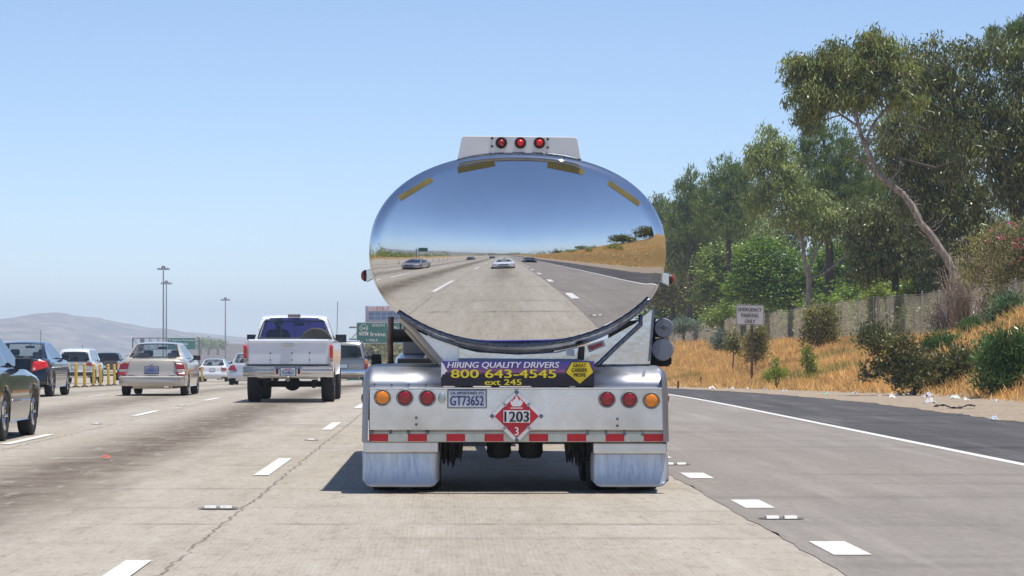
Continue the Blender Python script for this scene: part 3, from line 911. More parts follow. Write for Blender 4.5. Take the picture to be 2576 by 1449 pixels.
# hose tubes with end caps
for x, y, r in ((1670, 825, 25.0), (1666, 879, 29.0)):
    Yh = 22.75
    c = q(x, y, Yh); rr = r / (FPX / Yh)
    b = MB(); b.lathe([(rr * 0.97, 0.03), (rr * 0.97, 6.0)], c, 'Y', 28)
    o = b.build("hose_tube", shell_steel, trailer, smooth_deg=40)
    b = MB(); b.lathe([(0, -0.02), (rr * .9, -0.02), (rr * 1.0, -0.005), (rr * 1.0, 0.06)], c, 'Y', 32)
    cp = b.build("cap", mat("grey_cap", (.25, .27, .31), rough=0.5, metal=0.3, var=0.12, scale=12), o, smooth_deg=40)
    if y < 850:
        b = MB()
        b.prism([(c.x - rr * .75, c.z), (c.x - rr * .25, c.z + rr * .05), (c.x, c.z + rr * .26), (c.x + rr * .25, c.z + rr * .05), (c.x + rr * .75, c.z), (c.x + rr * .25, c.z - rr * .05), (c.x, c.z - rr * .26), (c.x - rr * .25, c.z - rr * .05)], c.y - 0.026, c.y - 0.019)
        b.build("embossed_mark", mat("cap_mark", (.10, .11, .13), rough=0.5), o)
b = MB()
b.prism([qz(1636, 800, 22.8), qz(1650, 800, 22.8), qz(1646, 915, 22.8), qz(1632, 915, 22.8)], 0.6, 6.4)
b.prism([qz(1640, 906, 22.8), qz(1690, 898, 22.8), qz(1690, 915, 22.8), qz(1680, 922, 22.8), qz(1640, 922, 22.8)], 0.62, 6.0)
b.build("tube_rack", black_iron, trailer)

# ---- left: post, cross pipe and gear under the tank's flank
b = MB(); b.path([q(984, 797, 24.5), q(981, 850, 24.5), q(983, 925, 24.5)], [0.026, 0.03, 0.028], 8)
b.build("ladder_post", mat("weathered_post", (.34, .21, .15), rough=0.6, var=0.4, scale=8), trailer, smooth_deg=180)
b = MB(); b.path([q(1007, 812, 25.4), q(1007, 845, 25.4)], 0.010, 6); b.build("thin_post", dark_steel, trailer)
b = MB(); b.path([q(985, 844, 24.9), q(1075, 844, 24.9)], 0.062, 16)
b.build("cross_pipe", mat("black_pipe", (.05, .045, .04), rough=0.35, metal=0.5, var=0.3), trailer, smooth_deg=50)
b = MB()
for x in (941, 953):
    b.path([q(x - 6, 909, 23.6), q(x + 6, 909, 23.6)], 0.065, 14)
b.build("rubber_stop", rubber, trailer, smooth_deg=50)

# ---- fenders over the tandem wheels
def fender(xo, xi, side):
    """rolled sheet: rises from the bumper, runs level, falls away in front; rolled outer edge"""
    prof_ = []
    z0 = q(0, 975).z; z1 = q(0, 919, 22.6).z
    for i in range(13):
        a = (i / 12) * math.pi / 2
        prof_.append((22.24 + 0.42 * (1 - math.cos(a)) * 1.0, z0 + (z1 - z0) * math.sin(a)))
    prof_ += [(23.6, z1), (24.6, z1), (25.0, z1 - .05), (25.35, z1 - .22), (25.5, z1 - .5)]
    xo_ = q(xo, 0).x; xi_ = q(xi, 0).x
    P = []
    R_ = 0.09
    for (Y, z) in prof_:
        row = [(xi_, Y - TY, z), (lerp(xi_, xo_, .5), Y - TY, z)]
        for k in range(7):
            a = k / 6 * math.pi / 2
            row.append((xo_ - side * R_ * (1 - math.sin(a)), Y - TY + 0.0, z - R_ * (1 - math.cos(a))))
        row.append((xo_, Y - TY, min(z - R_ - .02, 0.58)))
        P.append(row)
    m_ = MB(); m_.grid(P)
    o = m_.build("fender", fender_chrome, trailer, smooth_deg=50, fix=False)
    s_ = o.modifiers.new("thick", 'SOLIDIFY'); s_.thickness = 0.006
    return o
fender(914, 1112, -1); fender(1682, 1494, 1)
for xo, side in ((911.5, -1), (1682.5, 1)):
    # rolled rear corner of the fender skirt
    b = MB()
    xo_ = q(xo, 0).x
    P = []
    zz = [q(0, y).z for y in (928, 940, 960, 1000, 1060, 1112)]
    for i, z in enumerate(zz):
        inset = (0.045, 0.018, 0.005, 0, -0.004, -0.008)[i]
        row = []
        for k in range(6):
            a = k / 5 * math.pi / 2
            row.append((xo_ - side * (inset + 0.055 * (1 - math.cos(a))), -0.02 + 0.10 * (1 - math.sin(a)) + (0.02 if i == 0 else 0), z))
        P.append([(xo_ - side * inset, 1.2, z)] + row)
    b.grid(P)
    b.build("fender_corner", fender_chrome, trailer, smooth_deg=60)
    c = q(xo - side * 2, 1002)
    b = MB(); b.lathe([(0.036, 0), (0.034, side * 0.015), (0.0, side * 0.024)], (c.x, 0.12, c.z), 'X', 14, sx=.9)
    b.build("marker_lamp", lamp_red, trailer, smooth_deg=60)
b = MB(); Yb = 22.55
b.prism([qz(1613, 926, Yb), qz(1620, 926, Yb), qz(1619, 958, Yb - .2), qz(1610, 958, Yb - .2)], 0.09, 0.10)
b.build("tape_scrap", sign_white, trailer)

# ---- bumper
b = MB()
zt, zc, zb_ = q(0, 975.5).z, q(0, 1081).z, q(0, 1085).z
x0, x1 = q(929, 0).x, q(1671, 0).x
b.prismx([(0.0, zt - 0.012), (0.0, zc), (0.028, zb_), (0.06, zb_), (0.06, zt - 0.012)], x0, x1)
b.build("bumper", brushed_alu, trailer, bevel=0.004)
b = MB(); b.box(((x0 + x1) / 2, 0.05, zt - 0.004), (x1 - x0, 0.115, 0.014))
b.build("bumper_lip", mat("bright_lip", (.92, .92, .93), rough=0.2, metal=0.9, var=0.03), trailer, bevel=0.003)
b = MB(); zd0, zd1 = q(0, 1085).z, q(0, 1113).z
b.box(((x0 + x1) / 2, 0.045, (zd0 + zd1) / 2), (x1 - x0, 0.03, zd0 - zd1 - 0.004))
low = b.build("bumper_skirt", mat("dirty_skirt", (.50, .50, .45), rough=0.45, metal=0.4, var=0.2, scale=6), trailer, bevel=0.003)
b = MB()
zt0, zt1 = q(0, 1092).z, q(0, 1110.5).z
for i in range(16):
    xa = lerp(929.5, 1292, i / 7.5) if i < 8 else lerp(1299 + 24, 1670, (i - 8) / 7.65)
    red = [(929.5, 976), (1026, 1074), (1123, 1170), (1219, 1267), (1331, 1379), (1427, 1475), (1524, 1571), (1620, 1669)]
for (a, c_) in red:
    b.box(((q(a, 0).x + q(c_, 0).x) / 2, 0.0275, (zt0 + zt1) / 2), (q(c_, 0).x - q(a, 0).x, 0.004, zt0 - zt1))
b.cur = 1
for (a, c_), (d_, e_) in zip(red[:-1], red[1:]):
    b.box(((q(c_, 0).x + q(d_, 0).x) / 2, 0.0278, (zt0 + zt1) / 2), (q(d_, 0).x - q(c_, 0).x - .002, 0.0034, zt0 - zt1))
b.build("conspicuity_tape", [tape_red, tape_white], trailer)
for x, y in ((936, 1088), (982, 1088), (1028, 1088.5), (1075, 1089), (1478, 1091), (1525, 1091), (1571, 1092), (1617, 1093)):
    b = MB(); b.lathe([(0.014, 0.03), (0.014, 0.016), (0.0, 0.013)], (q(x, y).x, 0, q(x, y).z), 'Y', 10)
    b.build("bolt", dark_steel, trailer, smooth_deg=50)
for x, y in ((1047, 1051), (1047, 1068), (1553, 1054), (1553, 1071)):
    b = MB(); b.lathe([(0.012, 0.0), (0.012, -0.012), (0.0, -0.016)], q(x, y), 'Y', 10)
    b.build("bolt", dark_steel, trailer, smooth_deg=50)
for x, y in ((942, 967), (985, 968), (1028, 968), (1072, 968)):
    b = MB(); b.lathe([(0.010, 0.045), (0.010, 0.030), (0.0, 0.026)], (q(x, y).x, 0, q(x, y).z), 'Y', 8)
    b.build("bolt", dark_steel, trailer, smooth_deg=50)
for x, y, m_ in ((962, 999.5, lamp_amber), (1018.5, 1000, lamp_red), (1075, 1000.5, lamp_red), (1527, 1004, lamp_red), (1583, 1005, lamp_red), (1638.5, 1007, lamp_amber)):
    round_lamp(x, y, 22, m_, grey_rubber, TY - 0.004, name="turn_lamp" if m_ is lamp_amber else "tail_lamp", rin=0.80, dome=0.35)
# registration plate and its lamp
b = MB(); b.lathe([(0.034, 0), (0.034, -0.03), (0.02, -0.042), (0, -0.044)], q(1111.5, 1001), 'Y', 14, sx=0.95, sz=1.4)
b.build("plate_lamp", mat("plate_lamp_metal", (.45, .50, .50), rough=0.35, metal=0.7, var=0.2), trailer, smooth_deg=50)
xa, xb, za, zb2 = q(1125, 0).x, q(1225, 0).x, q(0, 1027.5).z, q(0, 979.5).z
b = MB(); b.box(((xa + xb) / 2, -0.008, (za + zb2) / 2), (xb - xa, 0.012, zb2 - za))
plate_frame = b.build("licence_plate", mat("plate_frame_grey", (.25, .26, .28), rough=0.4, metal=0.5), trailer, bevel=0.008)
b = MB(); b.box(((xa + xb) / 2, -0.0165, (za + zb2) / 2), (xb - xa - 0.024, 0.005, zb2 - za - 0.024))
b.build("plate_face", plate_white, plate_frame)
text_mesh("lettering", "GT73652", (q(1132, 0).x, q(1217, 0).x, q(0, 1020).z, q(0, 996).z), -0.0192, ink_blue, plate_frame, bold=0.045)
text_mesh("lettering", "CAL APPORTIONED", (q(1133, 0).x, q(1200, 0).x, q(0, 992.5).z, q(0, 985.5).z), -0.0192, ink_blue, plate_frame, bold=0.045)
text_mesh("lettering", "PTI", (q(1204, 0).x, q(1216, 0).x, q(0, 994).z, q(0, 986).z), -0.0192, ink_blue, plate_frame, bold=0.004)

# banner
xa, xb, za, zb2 = q(1109.5, 0).x, q(1494.5, 0).x, q(0, 971).z, q(0, 908.5).z
b = MB(); b.box(((xa + xb) / 2, -0.016, (za + zb2) / 2), (xb - xa, 0.02, zb2 - za))
banner = b.build("banner", banner_material(), trailer)
text_mesh("lettering", "HIRING QUALITY DRIVERS", (q(1126, 0).x, q(1406, 0).x, q(0, 928).z, q(0, 910.5).z), -0.027, ink_white, banner, bold=0.055, shear=0.22)
text_mesh("lettering", "800 643-4545", (q(1134, 0).x, q(1399, 0).x, q(0, 950.5).z, q(0, 929.5).z), -0.027, ink_yellow, banner, bold=0.075)
text_mesh("lettering", "ext 245", (q(1219, 0).x, q(1312, 0).x, q(0, 968.5).z, q(0, 954).z), -0.027, ink_yellow, banner, bold=0.075)
b = MB()
b.prism([(q(x, y).x, q(x, y).z) for x, y in ((1109.8, 909), (1117, 917), (1121, 927), (1126, 934), (1121, 936), (1118, 942), (1114, 940), (1110, 950))], -0.0295, -0.0265)
b.build("eagle_head", sign_white, banner)
b = MB()
dc = (1458.5, 939)
b.prism([qz(1421, 937), qz(1437, 910.5), qz(1482, 910.5), qz(1494, 936), qz(1458, 967.5)], -0.0315, -0.0265)
dia = b.build("yellow_diamond", ink_black, banner)
b = MB()
b.prism([qz(1423.5, 937), qz(1438, 911.8), qz(1481, 911.8), qz(1491.5, 936.2), qz(1458.2, 965)], -0.0345, -0.032)
b.build("diamond_face", sign_yellow, banner)
for s_, a, c_, y0, y1 in (("GREAT", 1441, 1474, 914.5, 923.5), ("CAREER", 1437, 1477, 926.5, 935.5), ("MOVE", 1443, 1473, 939, 948)):
    text_mesh("lettering", s_, (q(a, 0).x, q(c_, 0).x, q(0, y1).z, q(0, y0).z), -0.0355, ink_black, banner, bold=0.04)

# hazard placard on its aluminium holder
c = q(1299.5, 1047)
hx, hz = 69.5 / (FPX / TY), 68 / (FPX / TY)
def dia_poly(k, cut=0.0):
    out_ = []
    for ux, uz in ((1, 0), (0, 1), (-1, 0), (0, -1)):
        if cut <= 0:
            out_.append((c.x + hx * k * ux, c.z + hz * k * uz))
        else:
            px, pz = -uz, ux
            out_.append((c.x + hx * (k * ux * (1 - cut) - px * cut * k), c.z + hz * (k * uz * (1 - cut) - pz * cut * k)))
            out_.append((c.x + hx * (k * ux * (1 - cut) + px * cut * k), c.z + hz * (k * uz * (1 - cut) + pz * cut * k)))
    return out_
b = MB(); b.prism(dia_poly(1.0, 0.07), -0.022, -0.002)
pl = b.build("hazard_placard", mat("placard_holder", (.80, .80, .79), rough=0.3, metal=0.75, var=0.08, scale=8), trailer, bevel=0.004)
b = MB(); b.prism(dia_poly(0.83), -0.0265, -0.0225); b.build("placard_edge", sign_white, pl)
b = MB(); b.prism(dia_poly(0.80), -0.029, -0.027); b.build("placard_face", sign_red, pl)
b = MB(); b.prism([qz(1266, 1032), qz(1333, 1032), qz(1333, 1063), qz(1266, 1063)], -0.0325, -0.0295)
b.build("number_panel", sign_white, pl)
text_mesh("lettering", "1203", (q(1268.5, 0).x, q(1331, 0).x, q(0, 1061).z, q(0, 1035).z), -0.033, ink_black, pl, bold=0.06)
text_mesh("lettering", "3", (q(1294.5, 0).x, q(1304.5, 0).x, q(0, 1095).z, q(0, 1074).z), -0.030, ink_white, pl, bold=0.04)
b = MB()
fl = [(1288, 1022), (1283, 1015), (1284, 1007), (1288, 1011), (1290, 1003), (1294, 1006), (1297, 994), (1303, 1003), (1304, 1009), (1308, 1003), (1311, 1010), (1314, 1007), (1313, 1016), (1308, 1022)]
b.prism([qz(x + 1, y) for x, y in fl], -0.0325, -0.0295)
b.prism([qz(1284, 1025), qz(1314, 1025), qz(1314, 1027.5), qz(1284, 1027.5)], -0.0325, -0.0295)
b.build("flame_symbol", ink_white, pl)
for ux, uz in ((1, 0), (-1, 0), (0, 1), (0, -1)):
    b = MB(); b.lathe([(0.018, -0.02), (0.018, -0.03), (0.0, -0.034)], (c.x + hx * .885 * ux, 0, c.z + hz * .885 * uz), 'Y', 12)
    b.build("placard_bolt", dark_steel, pl, smooth_deg=50)
for ux, uz in ((1, 1), (-1, 1), (1, -1), (-1, -1)):
    M = Matrix.Rotation(math.atan2(uz, ux) + 0, 3, 'Y')
    b = MB(); b.box((c.x + hx * .43 * ux, -0.03, c.z + hz * .43 * uz), (0.034, 0.010, 0.022), Matrix.Rotation(-math.atan2(uz, ux), 3, 'Y'))
    b.build("placard_clip", mat("clip_metal", (.35, .36, .36), rough=0.35, metal=0.8, var=0.2), pl)

# ---- mud flaps, wheels and running gear
def flap(x0, x1, y0, y1, side):
    a, c_ = q(x0, 0).x, q(x1, 0).x
    zt_, zb_ = q(0, y0).z, q(0, y1).z
    P = []
    nx, nz = 18, 12
    rnd = 0.05
    for j in range(nz + 1):
        v = j / nz
        row = []
        for i in range(nx + 1):
            u = i / nx
            x = lerp(a, c_, u)
            z = lerp(zt_, zb_, v)
            edge = min(u, 1 - u) * (c_ - a)
            if v > 0.85:
                z += 0.05 * max(0, 1 - edge / 0.07) ** 2 * (v - .85) / .15
            yy = 0.10 - 0.05 * v ** 2 + 0.012 * math.sin(u * 9 + side) * v + (0.05 * max(0, 1 - edge / 0.05) ** 2)
            x += 0.012 * math.sin(v * 3.0) * (u - .5) * side
            row.append((x, yy, z))
        P.append(row)
    m_ = MB(); m_.grid(P)
    o = m_.build("mud_flap", flap_mat, trailer, smooth_deg=180, fix=False)
    s_ = o.modifiers.new("thick", 'SOLIDIFY'); s_.thickness = 0.012
    m_ = MB()
    m_.prismx([(0.06, q(0, y0 - 27).z), (0.05, q(0, y0 - 22).z), (0.05, q(0, y0 + 1).z), (0.10, q(0, y0 + 3).z), (0.16, q(0, y0 - 27).z)], a + 0.004, c_ - 0.004)
    m_.build("flap_hanger", mat("hanger_alu", (.72, .71, .70), rough=0.35, metal=0.8, var=0.12, scale=5), trailer, bevel=0.012)
flap(912, 1104, 1137, 1226, -1); flap(1492, 1681, 1140, 1226, 1)

def tyre_mb(m_, c, r, w, n=40):
    h = w / 2
    m_.lathe([(r * .60, -h * .85), (r * .80, -h), (r * .93, -h * .97), (r * .985, -h * .8), (r, -h * .55), (r * .985, -h * .5), (r, -h * .45), (r, h * .45), (r * .985, h * .5), (r, h * .55), (r * .985, h * .8), (r * .93, h * .97), (r * .80, h), (r * .60, h * .85), (r * .55, h * .3), (r * .55, -h * .3), (r * .60, -h * .85)], c, 'X', n)
RT = 0.50
wheel_proto = None
for side in (-1, 1):
    for Y in (22.88, 24.18):
        for off in (1.115, 0.775):
            if wheel_proto is None:
                wo_ = bpy.data.objects.new("wheel", None); COL.objects.link(wo_); wo_.parent = trailer
                m_ = MB(); tyre_mb(m_, (0, 0, 0), RT, 0.28); m_.build("tyre", rubber, wo_, smooth_deg=40)
                m_ = MB(); m_.lathe([(0, -0.10), (0.10, -0.10), (0.12, -0.04), (0.26, 0.02), (0.285, 0.10), (0.30, 0.12), (0.30, -0.12), (0.285, -0.10)], (0, 0, 0), 'X', 28)
                m_.build("rim", mat("truck_rim", (.62, .63, .65), rough=0.25, metal=1.0, var=0.1), wo_, smooth_deg=40)
                wheel_proto = wo_
                w2 = wo_
            else:
                w2 = copy_tree(wheel_proto, trailer)
            w2.location = (side * off + 0.0, Y - TY, RT)
            w2.rotation_euler = (0, 0, 0 if side < 0 else math.pi)
b = MB()
for Y in (22.98, 24.28):
    b.path([(-1.0, Y - TY, RT), (1.0, Y - TY, RT)], 0.075, 12)
b.path([(-0.42, 0.3, 0.86), (-0.42, 8.6, 0.86)], 0.09, 4)
b.path([(0.42, 0.3, 0.86), (0.42, 8.6, 0.86)], 0.09, 4)
b.box((0, 0.45, 0.66), (1.34, 0.3, 0.26))
b.box((0, 1.6, 0.74), (1.30, 0.3, 0.16))
b.build("running_gear", black_iron, trailer, smooth_deg=40)
for x in (1255, 1335):
    c = q(x, 1122, 22.95)
    b = MB(); b.lathe([(0.02, -0.10), (0.085, -0.09), (0.108, -0.04), (0.105, 0.0), (0.108, 0.04), (0.085, 0.09), (0.06, .12)], (c.x, c.y, c.z - .01), 'Z', 22)
    b.build("air_spring", black_iron, trailer, smooth_deg=40)
rnd = random.Random(3)
for xa_, xb_, yb in ((1106, 1160, 1166), (1424, 1486, 1166)):
    b = MB()
    for i in range(30):
        x = lerp(xa_, xb_, i / 29) + rnd.uniform(-1, 1)
        edge = 1 - abs(i / 29 - .5) * 0.7
        y1_ = lerp(1140, yb + 14, rnd.random() * edge)
        p0 = q(x, 1108, 22.55 + rnd.random() * .2); p1 = q(x + rnd.uniform(-2, 2), y1_, 22.55 + rnd.random() * .2)
        b.path([p0, (p0 + p1) / 2, p1], [0.022, 0.018, 0.004], 5)
    b.build("spray_fringe", black_iron, trailer)

# ------------------------------------------------------------------ the tank truck that pulls it (little shows past the trailer)
truck = thing("tank_truck", "white tank truck pulling the polished tank trailer, mostly hidden in front of it", "tank truck", (TX, 33.6, 0))
b = MB()
P = []
for sc_, y in ((0.02, -0.12), (0.6, -0.09), (0.9, -0.03), (1.0, 0.0), (1.0, 6.4), (0.9, 6.44), (0.02, 6.5)):
    P.append([(1.16 * sc_ * math.cos(2 * math.pi * j / 48), y, 2.05 + 0.80 * sc_ * math.sin(2 * math.pi * j / 48)) for j in range(48)])
b.grid(P, True); b.build("tank", shell_steel, truck, smooth_deg=40)
b = MB()
b.box((0, 4, 0.90), (0.9, 9.6, 0.22)); b.box((0, .4, 1.15), (1.6, .5, .3)); b.box((0, 5.6, 1.15), (1.6, .5, .3))
b.build("frame", black_iron, truck)
b = MB(); b.box((0, 8.3, 1.75), (2.3, 1.9, 1.7)); b.box((0, 9.6, 1.35), (1.9, 1.3, .95))
b.build("cab", mat("white_cab_paint", (.78, .79, .8), rough=0.3, coat=0.6, var=0.04), truck, bevel=0.09, seg=3)
b = MB(); b.box((0, 9.262, 2.2), (1.9, 0.02, .62)); b.build("windshield", glass_mat("cab_glass", (.10, .12, .13), .15), truck)
for side in (-1, 1):
    b = MB()
    P = []
    for i in range(13):
        a = math.pi * i / 12
        y = 1.25 - 1.25 * math.cos(a) * 1.0
        z = 0.62 + 0.55 * math.sin(a) ** 0.5
        P.append([(side * 0.62, y, z), (side * 1.16, y, z), (side * 1.24, y, z - .07), (side * 1.25, y, z - .16)])
    b.grid(P)
    o = b.build("fender", mat("white_fender", (.75, .77, .79), rough=0.3, metal=0.3, coat=0.4, var=0.06), truck, smooth_deg=50, fix=False)
    s_ = o.modifiers.new("thick", 'SOLIDIFY'); s_.thickness = 0.01
    b = MB(); b.box((side * 0.93, 5.2, 1.1), (0.55, 1.6, 0.62)); b.build("side_box", plate_steel, truck, bevel=0.02)
    b = MB(); b.box((side * 0.9, -0.02, 1.02), (0.62, 0.05, 0.16)); b.build("fender_liner", black_plastic, truck, bevel=0.01)
    for Y in (0.62, 1.92, 9.2):
        for off in ((1.10, 0.77) if Y < 5 else (1.0,)):
            w2 = copy_tree(wheel_proto, truck); w2.location = (side * off, Y, RT); w2.rotation_euler = (0, 0, 0 if side < 0 else math.pi)
b = MB()
P0 = at(1023, 868, 34.5); b.box((P0.x - TX + .1, 0.9, 1.36), (0.30, 0.5, 0.42)); b.build("valve_box", mat("grey_box", (.28, .26, .27), rough=0.45, metal=0.3, var=0.15), truck, bevel=0.02)
b = MB(); b.path([(-0.95, 1.1, 1.2), (-0.95, 1.1, 1.55), (-.7, 1.1, 1.62)], 0.02, 6); b.build("hose", black_plastic, truck, smooth_deg=180)
b = MB(); b.path([(0, -9.0 + 6.6 + .2, 0.8), (0, 0.2, 0.85)], 0.06, 8); b.build("drawbar", black_iron, truck, smooth_deg=180)
# ------------------------------------------------------------------ cars
def car_paint(name, col, metal=0.0, rough=0.28, flake=0.04):
    return mat(name, col, rough=rough, metal=metal, var=flake, scale=1.5, coat=1.0)

trim_black = mat("trim_black", (.02, .02, .022), rough=0.55, var=0.15)
cabin_dark = mat("cabin_dark", (.045, .045, .05), rough=0.8, var=0.2)
cabin_tan = mat("cabin_tan", (.30, .25, .19), rough=0.8, var=0.1)
rim_alloy = mat("rim_alloy", (.60, .61, .63), rough=0.22, metal=1.0, var=0.08)
rim_steel = mat("rim_steel", (.30, .31, .32), rough=0.4, metal=0.8, var=0.1)
chrome = mat("chrome", (.82, .82, .82), rough=0.07, metal=1.0, var=0.05)
mirror_dark = mat('dark_mirror', (.05, .055, .065), rough=.08, metal=.8, var=.1)
under_black = mat("underbody", (.014, .014, .014), rough=0.9, var=0.3)
tail_red = mat("tail_lens_red", (.34, .010, .014), rough=0.15, var=0.15, scale=30, coat=0.8)
tail_bright = mat("tail_lens_bright_red", (.62, .02, .016), rough=0.15, var=0.25, scale=22, coat=0.8)  # stronger red lens colour
tail_clear = mat("tail_lens_clear", (.50, .48, .47), rough=0.12, var=0.1, scale=30, coat=0.8)
tail_amber = mat("tail_lens_amber", (.75, .22, .02), rough=0.15, var=0.1, scale=30, coat=0.8)
head_clear = mat("head_lens", (.62, .64, .66), rough=0.08, metal=0.4, var=0.15, scale=14, coat=1.0)
glass_clear = glass_mat("clear_car_glass", (.86, .91, .90), 0.06, edge=0.40)
glass_tint = glass_mat("tinted_car_glass", (.16, .19, .19), 0.10)
glass_dark = glass_mat("dark_car_glass", (.05, .06, .065), 0.05, edge=0.5)
glass_violet = glass_mat("violet_tinted_glass", (.20, .18, .42), 0.10)

def wheel_obj(parent, x, y, r, w, side, rimm, proto={}):
    key = (round(r, 3), round(w, 3), rimm.name)
    if key in proto:
        o = copy_tree(proto[key], parent)
    else:
        o = bpy.data.objects.new("wheel", None); COL.objects.link(o); o.parent = parent
        m_ = MB(); tyre_mb(m_, (0, 0, 0), r, w, 30)
        m_.build("tyre", rubber, o, smooth_deg=40)
        m_ = MB(); h = w / 2
        m_.lathe([(0, h * .5), (r * .12, h * .55), (r * .16, h * .35), (r * .56, h * .55), (r * .62, h * .88), (r * .62, -h * .8), (r * .5, -h * .8)], (0, 0, 0), 'X', 28)
        m_.build("rim", rimm, o, smooth_deg=40)
        m_ = MB()
        for k in range(5):
            a = 2 * math.pi * k / 5
            m_.path([(h * .60, r * .14 * math.cos(a), r * .14 * math.sin(a)), (h * .72, r * .58 * math.cos(a), r * .58 * math.sin(a))], [r * .075, r * .09], 6)
        m_.build("spoke", rimm, o, smooth_deg=60)
        proto[key] = o
    o.location = (x, y, r)
    o.rotation_euler = (0, 0, 0 if side > 0 else math.pi)
    return o

class Car:
    """p: dimensions; local frame has y=0 at the rear bumper, +y forward, x across, z up"""
    def __init__(s, name, label, cat, X, Y, p, group=None, rz=0.0):
        s.p = p
        s.root = thing(name, label, cat, (X, Y, zr(Y + p['L'] / 2)), rz, group)
        s.W = p['W'] / 2
        s.L = p['L']
        s.arches = [p['ra'], p['fa']]
        s.r = p.get('r', .31)
        s.lower(); s.cabin(); s.wheels()

    def yr(s, z):
        return interp(z, s.p['tail'])
    def yf(s, z):
        return s.L - interp(z, s.p['nose'])
    def hw(s, y):
        p = s.p
        a = min(1, max(0, y / p.get('plan_r', .7))); b_ = min(1, max(0, (s.L - y) / p.get('plan_f', 1.0)))
        return s.W * (p.get('kr', .90) + (1 - p.get('kr', .90)) * math.sin(a * math.pi / 2)) * (p.get('kf', .82) + (1 - p.get('kf', .82)) * math.sin(b_ * math.pi / 2))
    def top(s, y):
        return interp(y, s.p['deck'])
    def curve(s, x, end=0):
        """how far the bumper bows forward away from the middle (plan view)"""
        return s.p.get('bow', .10) * min(1, abs(x) / s.W) ** 2.5
    def rear_at(s, x, z):
        return s.yr(z) + s.curve(x)

    def lower(s):
        p = s.p
        ra, fa = s.arches
        R_ = s.r + p.get('arch_gap', .055)
        ys = set([0, .04, .1, .2, .35, s.L - .04, s.L - .12, s.L - .25, s.L - .45, s.L])
        for c in (ra, fa):
            for k in range(15):
                ys.add(c - R_ * math.cos(math.pi * k / 14))
            ys.add(c - R_ - .01); ys.add(c + R_ + .01)
        for k in range(40):
            ys.add(s.L * k / 39)
        for y, z in p['deck']:
            ys.add(y)
        ys = sorted(y for y in ys if 0 <= y <= s.L)
        ys = [y for i, y in enumerate(ys) if i == 0 or y - ys[i - 1] > 1e-4]
        sill = p.get('sill', .24)
        zu = p.get('under', .20)
        NS = 9
        rows = []
        for y in ys:
            w = s.hw(y); T = s.top(y)
            za = interp(y, [(0, p.get('tail_z', .34)), (.5, p.get('tail_z', .30) - .02), (.9, sill), (s.L - .9, sill), (s.L, p.get('nose_z', .22))])
            for c in (ra, fa):
                if abs(y - c) < R_:
                    za = max(za, s.r + math.sqrt(max(0, R_ * R_ - (y - c) ** 2)))
            inner = max(.2, w - .30)
            half = [(0, zu), (inner, zu), (inner, max(zu, za)), (w - .02, za)]
            sh = T - p.get('shoulder', .07)
            for k in range(NS):
                t = k / (NS - 1)
                z = lerp(min(za + .015, sh - .01), sh, t)
                mid = p.get('bulge_z', .62)
                xx = w * (1 - p.get('tumble', .055) * max(0, (z - mid) / .4) ** 2 - .03 * max(0, (mid - z) / .35) ** 2)
                if p.get('crease') and abs(z - p['crease']) < .05: xx += .008
                half.append((xx, z))
            half += [(half[-1][0] - .035, T - .025), (half[-1][0] - .10, T - .004), (half[-1][0] * .55, T + p.get('crown', .015) * .8), (0, T + p.get('crown', .015))]
            rows.append((y, half))
        nh = len(rows[0][1])
        P = []
        def place(y, x, z, yy0=None):
            # slide the ends of the shell onto the tail and nose outlines
            yr_, yf_ = s.yr(z) + s.curve(x), s.yf(z) - p.get('bow_f', .22) * min(1, abs(x) / s.W) ** 2.2
            a = max(0, 1 - y / .75) ** 1.0; b_ = max(0, 1 - (s.L - y) / .9)
            return y + yr_ * a - (s.L - yf_) * b_
        for y, half in rows:
            row = [(-x, place(y, x, z), z) for x, z in half[::-1]] + [(x, place(y, x, z), z) for x, z in half[1:]]
            P.append(row)
        m_ = MB()
        m_.grid(P)
        # ends
        for k, idx in ((0, 0), (1, len(rows) - 1)):
            y, half = rows[idx]
            nl = 13
            G = []
            for x, z in half[1:]:
                row = []
                for i in range(nl):
                    xx = lerp(-x, x, i / (nl - 1))
                    row.append((xx, place(y, abs(xx), z), z))
                G.append(row)
            m_.grid(G)
        cut = p.get('bed')
        if cut:
            keep_v, fs, mi = m_.v, [], []
            for f in m_.f:
                c = [sum(keep_v[i][k] for i in f) / len(f) for k in range(3)]
                if cut[0] < c[1] < cut[1] and c[2] > s.top(c[1]) - .03 and abs(c[0]) < s.W - .13:
                    continue
                fs.append(f)
            m_.f = fs; m_.mi = [0] * len(fs)
        s.body = m_.build("body", p['paint'], s.root, smooth_deg=38)
        uz = p.get('under', .20); m_ = MB(); m_.box((0, s.L / 2, uz + .09), (s.W * 1.25, s.L * .9, .16)); 
        m_.path([(-s.W * .75, ra, s.r), (s.W * .75, ra, s.r)], .06, 8)
        m_.build("underbody", under_black, s.root)

    def cabin(s):
        p = s.p
        prof_ = p['roof']          # (y, z) from the foot of the rear glass over the roof to the foot of the windshield
        n = len(prof_)
        # resample
        def samp(t):
            f = t * (n - 1); i = min(n - 2, int(f)); u = f - i
            q0, q1, q2, q3 = prof_[max(0, i - 1)], prof_[i], prof_[i + 1], prof_[min(n - 1, i + 2)]
            def cr(a, b_, c, d): return 0.5 * ((2 * b_) + (-a + c) * u + (2 * a - 5 * b_ + 4 * c - d) * u * u + (-a + 3 * b_ - 3 * c + d) * u ** 3)
            return (cr(q0[0], q1[0], q2[0], q3[0]), cr(q0[1], q1[1], q2[1], q3[1]))
        M = (n - 1) * 6
        pr = [samp(i / M) for i in range(M + 1)]
        zb = p['belt']; zt = max(z for y, z in pr)
        wb, wt = p['wb'] / 2, p['wt'] / 2
        NU = 16
